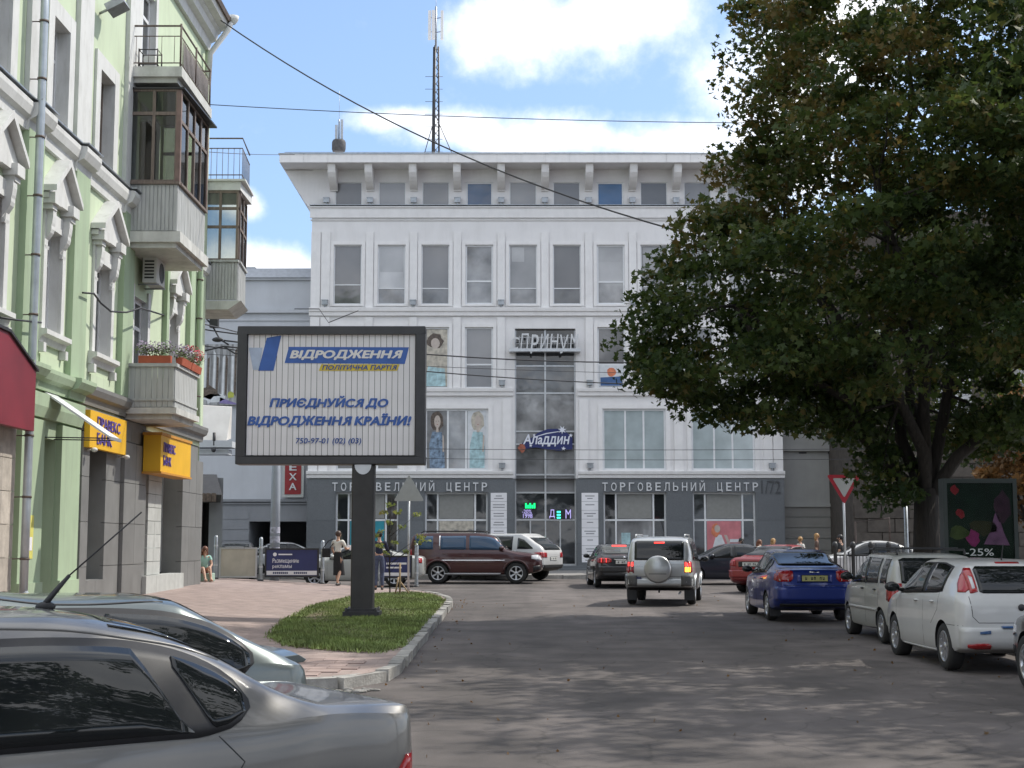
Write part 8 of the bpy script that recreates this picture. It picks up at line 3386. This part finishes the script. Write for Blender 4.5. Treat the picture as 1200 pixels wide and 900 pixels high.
    for s_ in 'LR':
        m = MB()
        a, b = j['an' + s_], j['to' + s_]
        dr = (b - a)
        dr.z = 0
        dr.normalize()
        rt = Matrix.Rotation(math.atan2(dr.y, dr.x), 3, 'Z')
        m.ball(Vector((a.x, a.y, b.z + .012)) + dr * .055, (.135, .045, .042), 12, 7, 0, rt)
        m.build('shoe', shoes or M_shoe, t, world=False)
    # face and hair; the face looks along +y turned with the head
    H = j['head']
    f = Vector((0, 1, 0))
    if 'look' in j:
        f = j['look'].normalized()
    sx = f.cross(Vector((0, 0, 1))).normalized()
    uz = sx.cross(f)
    rot = Matrix((sx, f, uz)).transposed()
    m = MB()
    m.ball(H + f * .088 - uz * .012, (.013, .02, .022), 8, 6, 0, rot)
    m.build('nose', M_skin, t, world=False)
    for q in (-1, 1):
        m = MB()
        m.ball(H + f * .078 + sx * .03 * q + uz * .012, (.013, .01, .008), 8, 5, 0, rot)
        m.build('eye', M_eye, t, world=False)
        m = MB()
        m.ball(H + sx * .079 * q - uz * .005 - f * .005, (.012, .022, .032), 8, 6, 0, rot)
        m.build('ear', M_skin, t, world=False)
    m = MB()
    m.ball(H + f * .076 - uz * .052, (.022, .01, .007), 8, 5, 0, rot)
    m.build('mouth', M_lip, t, world=False)
    m = MB()
    m.ball(H - f * .016 + uz * .035, (.094, .098, .098), 16, 10, 0, rot)
    if hairlen > .12:
        m.ball(H - f * .055 - uz * (hairlen * .42), (.085, .05, hairlen * .75), 14, 8, 0, rot)
        rr = random.Random(len(label))
        for q in range(14):
            a = rr.uniform(-1, 1)
            m.tube([H + sx * .085 * a - f * (.03 + .03 * rr.random()) + uz * .05, H + sx * .1 * a - f * .06 - uz * hairlen * .5, H + sx * .09 * a - f * (.05 + .03 * rr.random()) - uz * (hairlen * rr.uniform(.9, 1.25))], [.022, .02, .004], 5)
    m.build('hair', hair, t, world=False)
    return t, j


M_cloth_w = mat('white_cotton', (.66, .64, .58), .85, .06, 8, bump=.3, bscale=18)
M_cloth_k = mat('black_cloth', (.016, .016, .018), .85, .2, 8, bump=.3, bscale=18)
M_navyc = mat('navy_cloth', (.016, .02, .05), .85, .2, 8, bump=.3, bscale=18)
M_jean = mat('denim', (.07, .085, .14), .85, .25, 14, bump=.3, bscale=40)
M_mint = mat('mint_cotton', (.34, .58, .50), .8, .1, 8)
M_pinkc = mat('pink_cotton', (.55, .06, .16), .8, .1, 8)
M_hbr = mat('brown_hair', (.06, .03, .018), .5, .35, 25, stretch=(6, 6, 1))
M_hred = mat('auburn_hair', (.15, .055, .025), .5, .35, 25, stretch=(6, 6, 1))
M_hgold = mat('golden_hair', (.36, .20, .07), .5, .3, 25, stretch=(6, 6, 1))
M_hblk = mat('black_hair', (.015, .012, .012), .45, .3, 25, stretch=(6, 6, 1))

X = P(396, 688, 45.0).x
t, j = person('woman seen from behind in a white blouse and long black skirt carrying a black bag', (X, 44.9, pave(X, 44.9)), R(-28), dict(elR=(.23, .1, 1.1), wrR=(.2, .3, 1.12), knL=(-.1, .1, .5), anL=(-.1, .14, .1), toL=(-.11, .28, .05), anR=(.09, -.16, .11), toR=(.09, -.02, .03), elL=(-.24, .03, 1.1), wrL=(-.2, .12, .9)), 1.68, M_cloth_w, M_cloth_k, M_hbr, .07, .42, skirt=1.35)
b = thing('shoulder_bag', 'black shoulder bag hanging at the left side of the woman in white', 'bag', (X - .3, 44.8, pave(X, 44.9) + .85))
m = MB()
bx0, bz0 = X - .36, pave(X, 44.9) + .86
m.box(bx0 - .13, bx0 + .13, 44.86, 44.98, bz0, bz0 + .28)
m.build('pouch', M_cloth_k, b, bevel=.03)
m = MB()
m.tube([(bx0 - .1, 44.92, bz0 + .28), (bx0 + .06, 44.92, bz0 + .5), (X - .15, 44.9, bz0 + .56), (X - .1, 44.95, bz0 + .5), (bx0 + .1, 44.92, bz0 + .28)], .014, 6)
m.build('strap', M_cloth_k, b)
pp = thing('paper_sheet', 'white paper held in the right hand of the woman in white', 'paper', (X + .32, 45.1, pave(X, 45) + 1.1))
m = MB()
m.obox((X + .33, 45.1, pave(X, 45) + 1.16), (.2, .006, .15), Euler((R(-20), R(15), R(-28))).to_matrix())
m.build('sheet', M_paper, pp)
X = P(444, 690, 43.2).x
person('person seen from behind in a navy jacket and blue jeans beside the billboard pole', (X, 43.2, pave(X, 43.2)), R(8), dict(elL=(-.23, .08, 1.1), wrL=(-.12, .26, 1.05), elR=(.23, .06, 1.1), wrR=(.12, .25, 1.02)), 1.74, M_navyc, M_jean, M_hblk, .06, .95)
# seated girl by the shop corner, on a low mint block
X = P(238, 686, 43.4).x
zb = pave(X, 43.4)
t = thing('low_block', 'low pale mint block that the seated girl uses beside the green building', 'block', (X - .1, 43.4, zb))
m = MB()
m.box(X - .55, X + .28, 43.2, 43.75, zb, zb + .24)
m.build('slab', mat('mint_block', (.30, .40, .33), .8, .1), t, bevel=.02)
t, j = person('auburn haired girl in a mint top sitting barelegged by the shop corner', (X, 43.45, zb + .2), R(200), dict(pelvis=(0, 0, .10), waist=(0, .05, .24), chest=(0, .10, .43), neck=(0, .13, .60), head=(0, .17, .71), shL=(-.15, .1, .54), elL=(-.2, .2, .3), wrL=(-.12, .36, .18), shR=(.15, .1, .54), elR=(.24, .0, .3), wrR=(.28, -.04, .06), hipL=(-.085, .03, .09), knL=(-.12, .36, .22), anL=(-.14, .52, -.12), toL=(-.15, .64, -.17), hipR=(.085, .03, .09), knR=(.08, .40, .20), anR=(.04, .62, -.12), toR=(.03, .75, -.17)), 1.66, M_mint, M_pinkc, M_hred, .3, .3, legs_bare=True, shoes=M_skin)
# people on the far pavement, mostly hidden by the cars
far = ((869, 53.0, 80, 'dark haired woman in a white top behind the dark saloon', M_cloth_w, M_jean, M_hblk, .16, 1.62, {}),
       (889, 52.5, -30, 'auburn haired person in white leaning over behind the red saloon', M_cloth_w, M_jean, M_hred, .16, 1.66, dict(waist=(0, .08, 1.05), chest=(0, .2, 1.2), neck=(-.06, .3, 1.34), head=(-.1, .38, 1.43), shL=(-.18, .22, 1.28), shR=(.15, .22, 1.3), elL=(-.25, .4, 1.1), wrL=(-.2, .55, .95), elR=(.2, .42, 1.08), wrR=(.18, .55, .92))),
       (906, 52.0, -60, 'golden haired girl in pink just right of the person in white', mat('salmon_cotton', (.55, .25, .22), .8, .1), M_jean, M_hgold, .2, 1.6, {}),
       (938, 54.5, 120, 'fair haired child sized person in white left of the second golden haired girl', M_cloth_w, M_navyc, M_hgold, .1, 1.5, {}),
       (957, 53.5, -100, 'golden haired girl in a brown top left of the black bar fence', mat('umber_cotton', (.10, .06, .045), .8, .1), M_navyc, M_hgold, .14, 1.64, {}),
       (985, 50.5, 60, 'dark haired person in black beside the give way sign pole', M_cloth_k, M_navyc, M_hblk, .1, 1.6, {}))
for x, Y, rz, lab, tp, bt_, hr, hl, h, J in far:
    c = P(x, 640, Y)
    person(lab, (c.x, Y, gz(Y) + (.14 if c.x > 10.4 else 0)), R(rz), J, h, tp, bt_, hr, hl, .45)
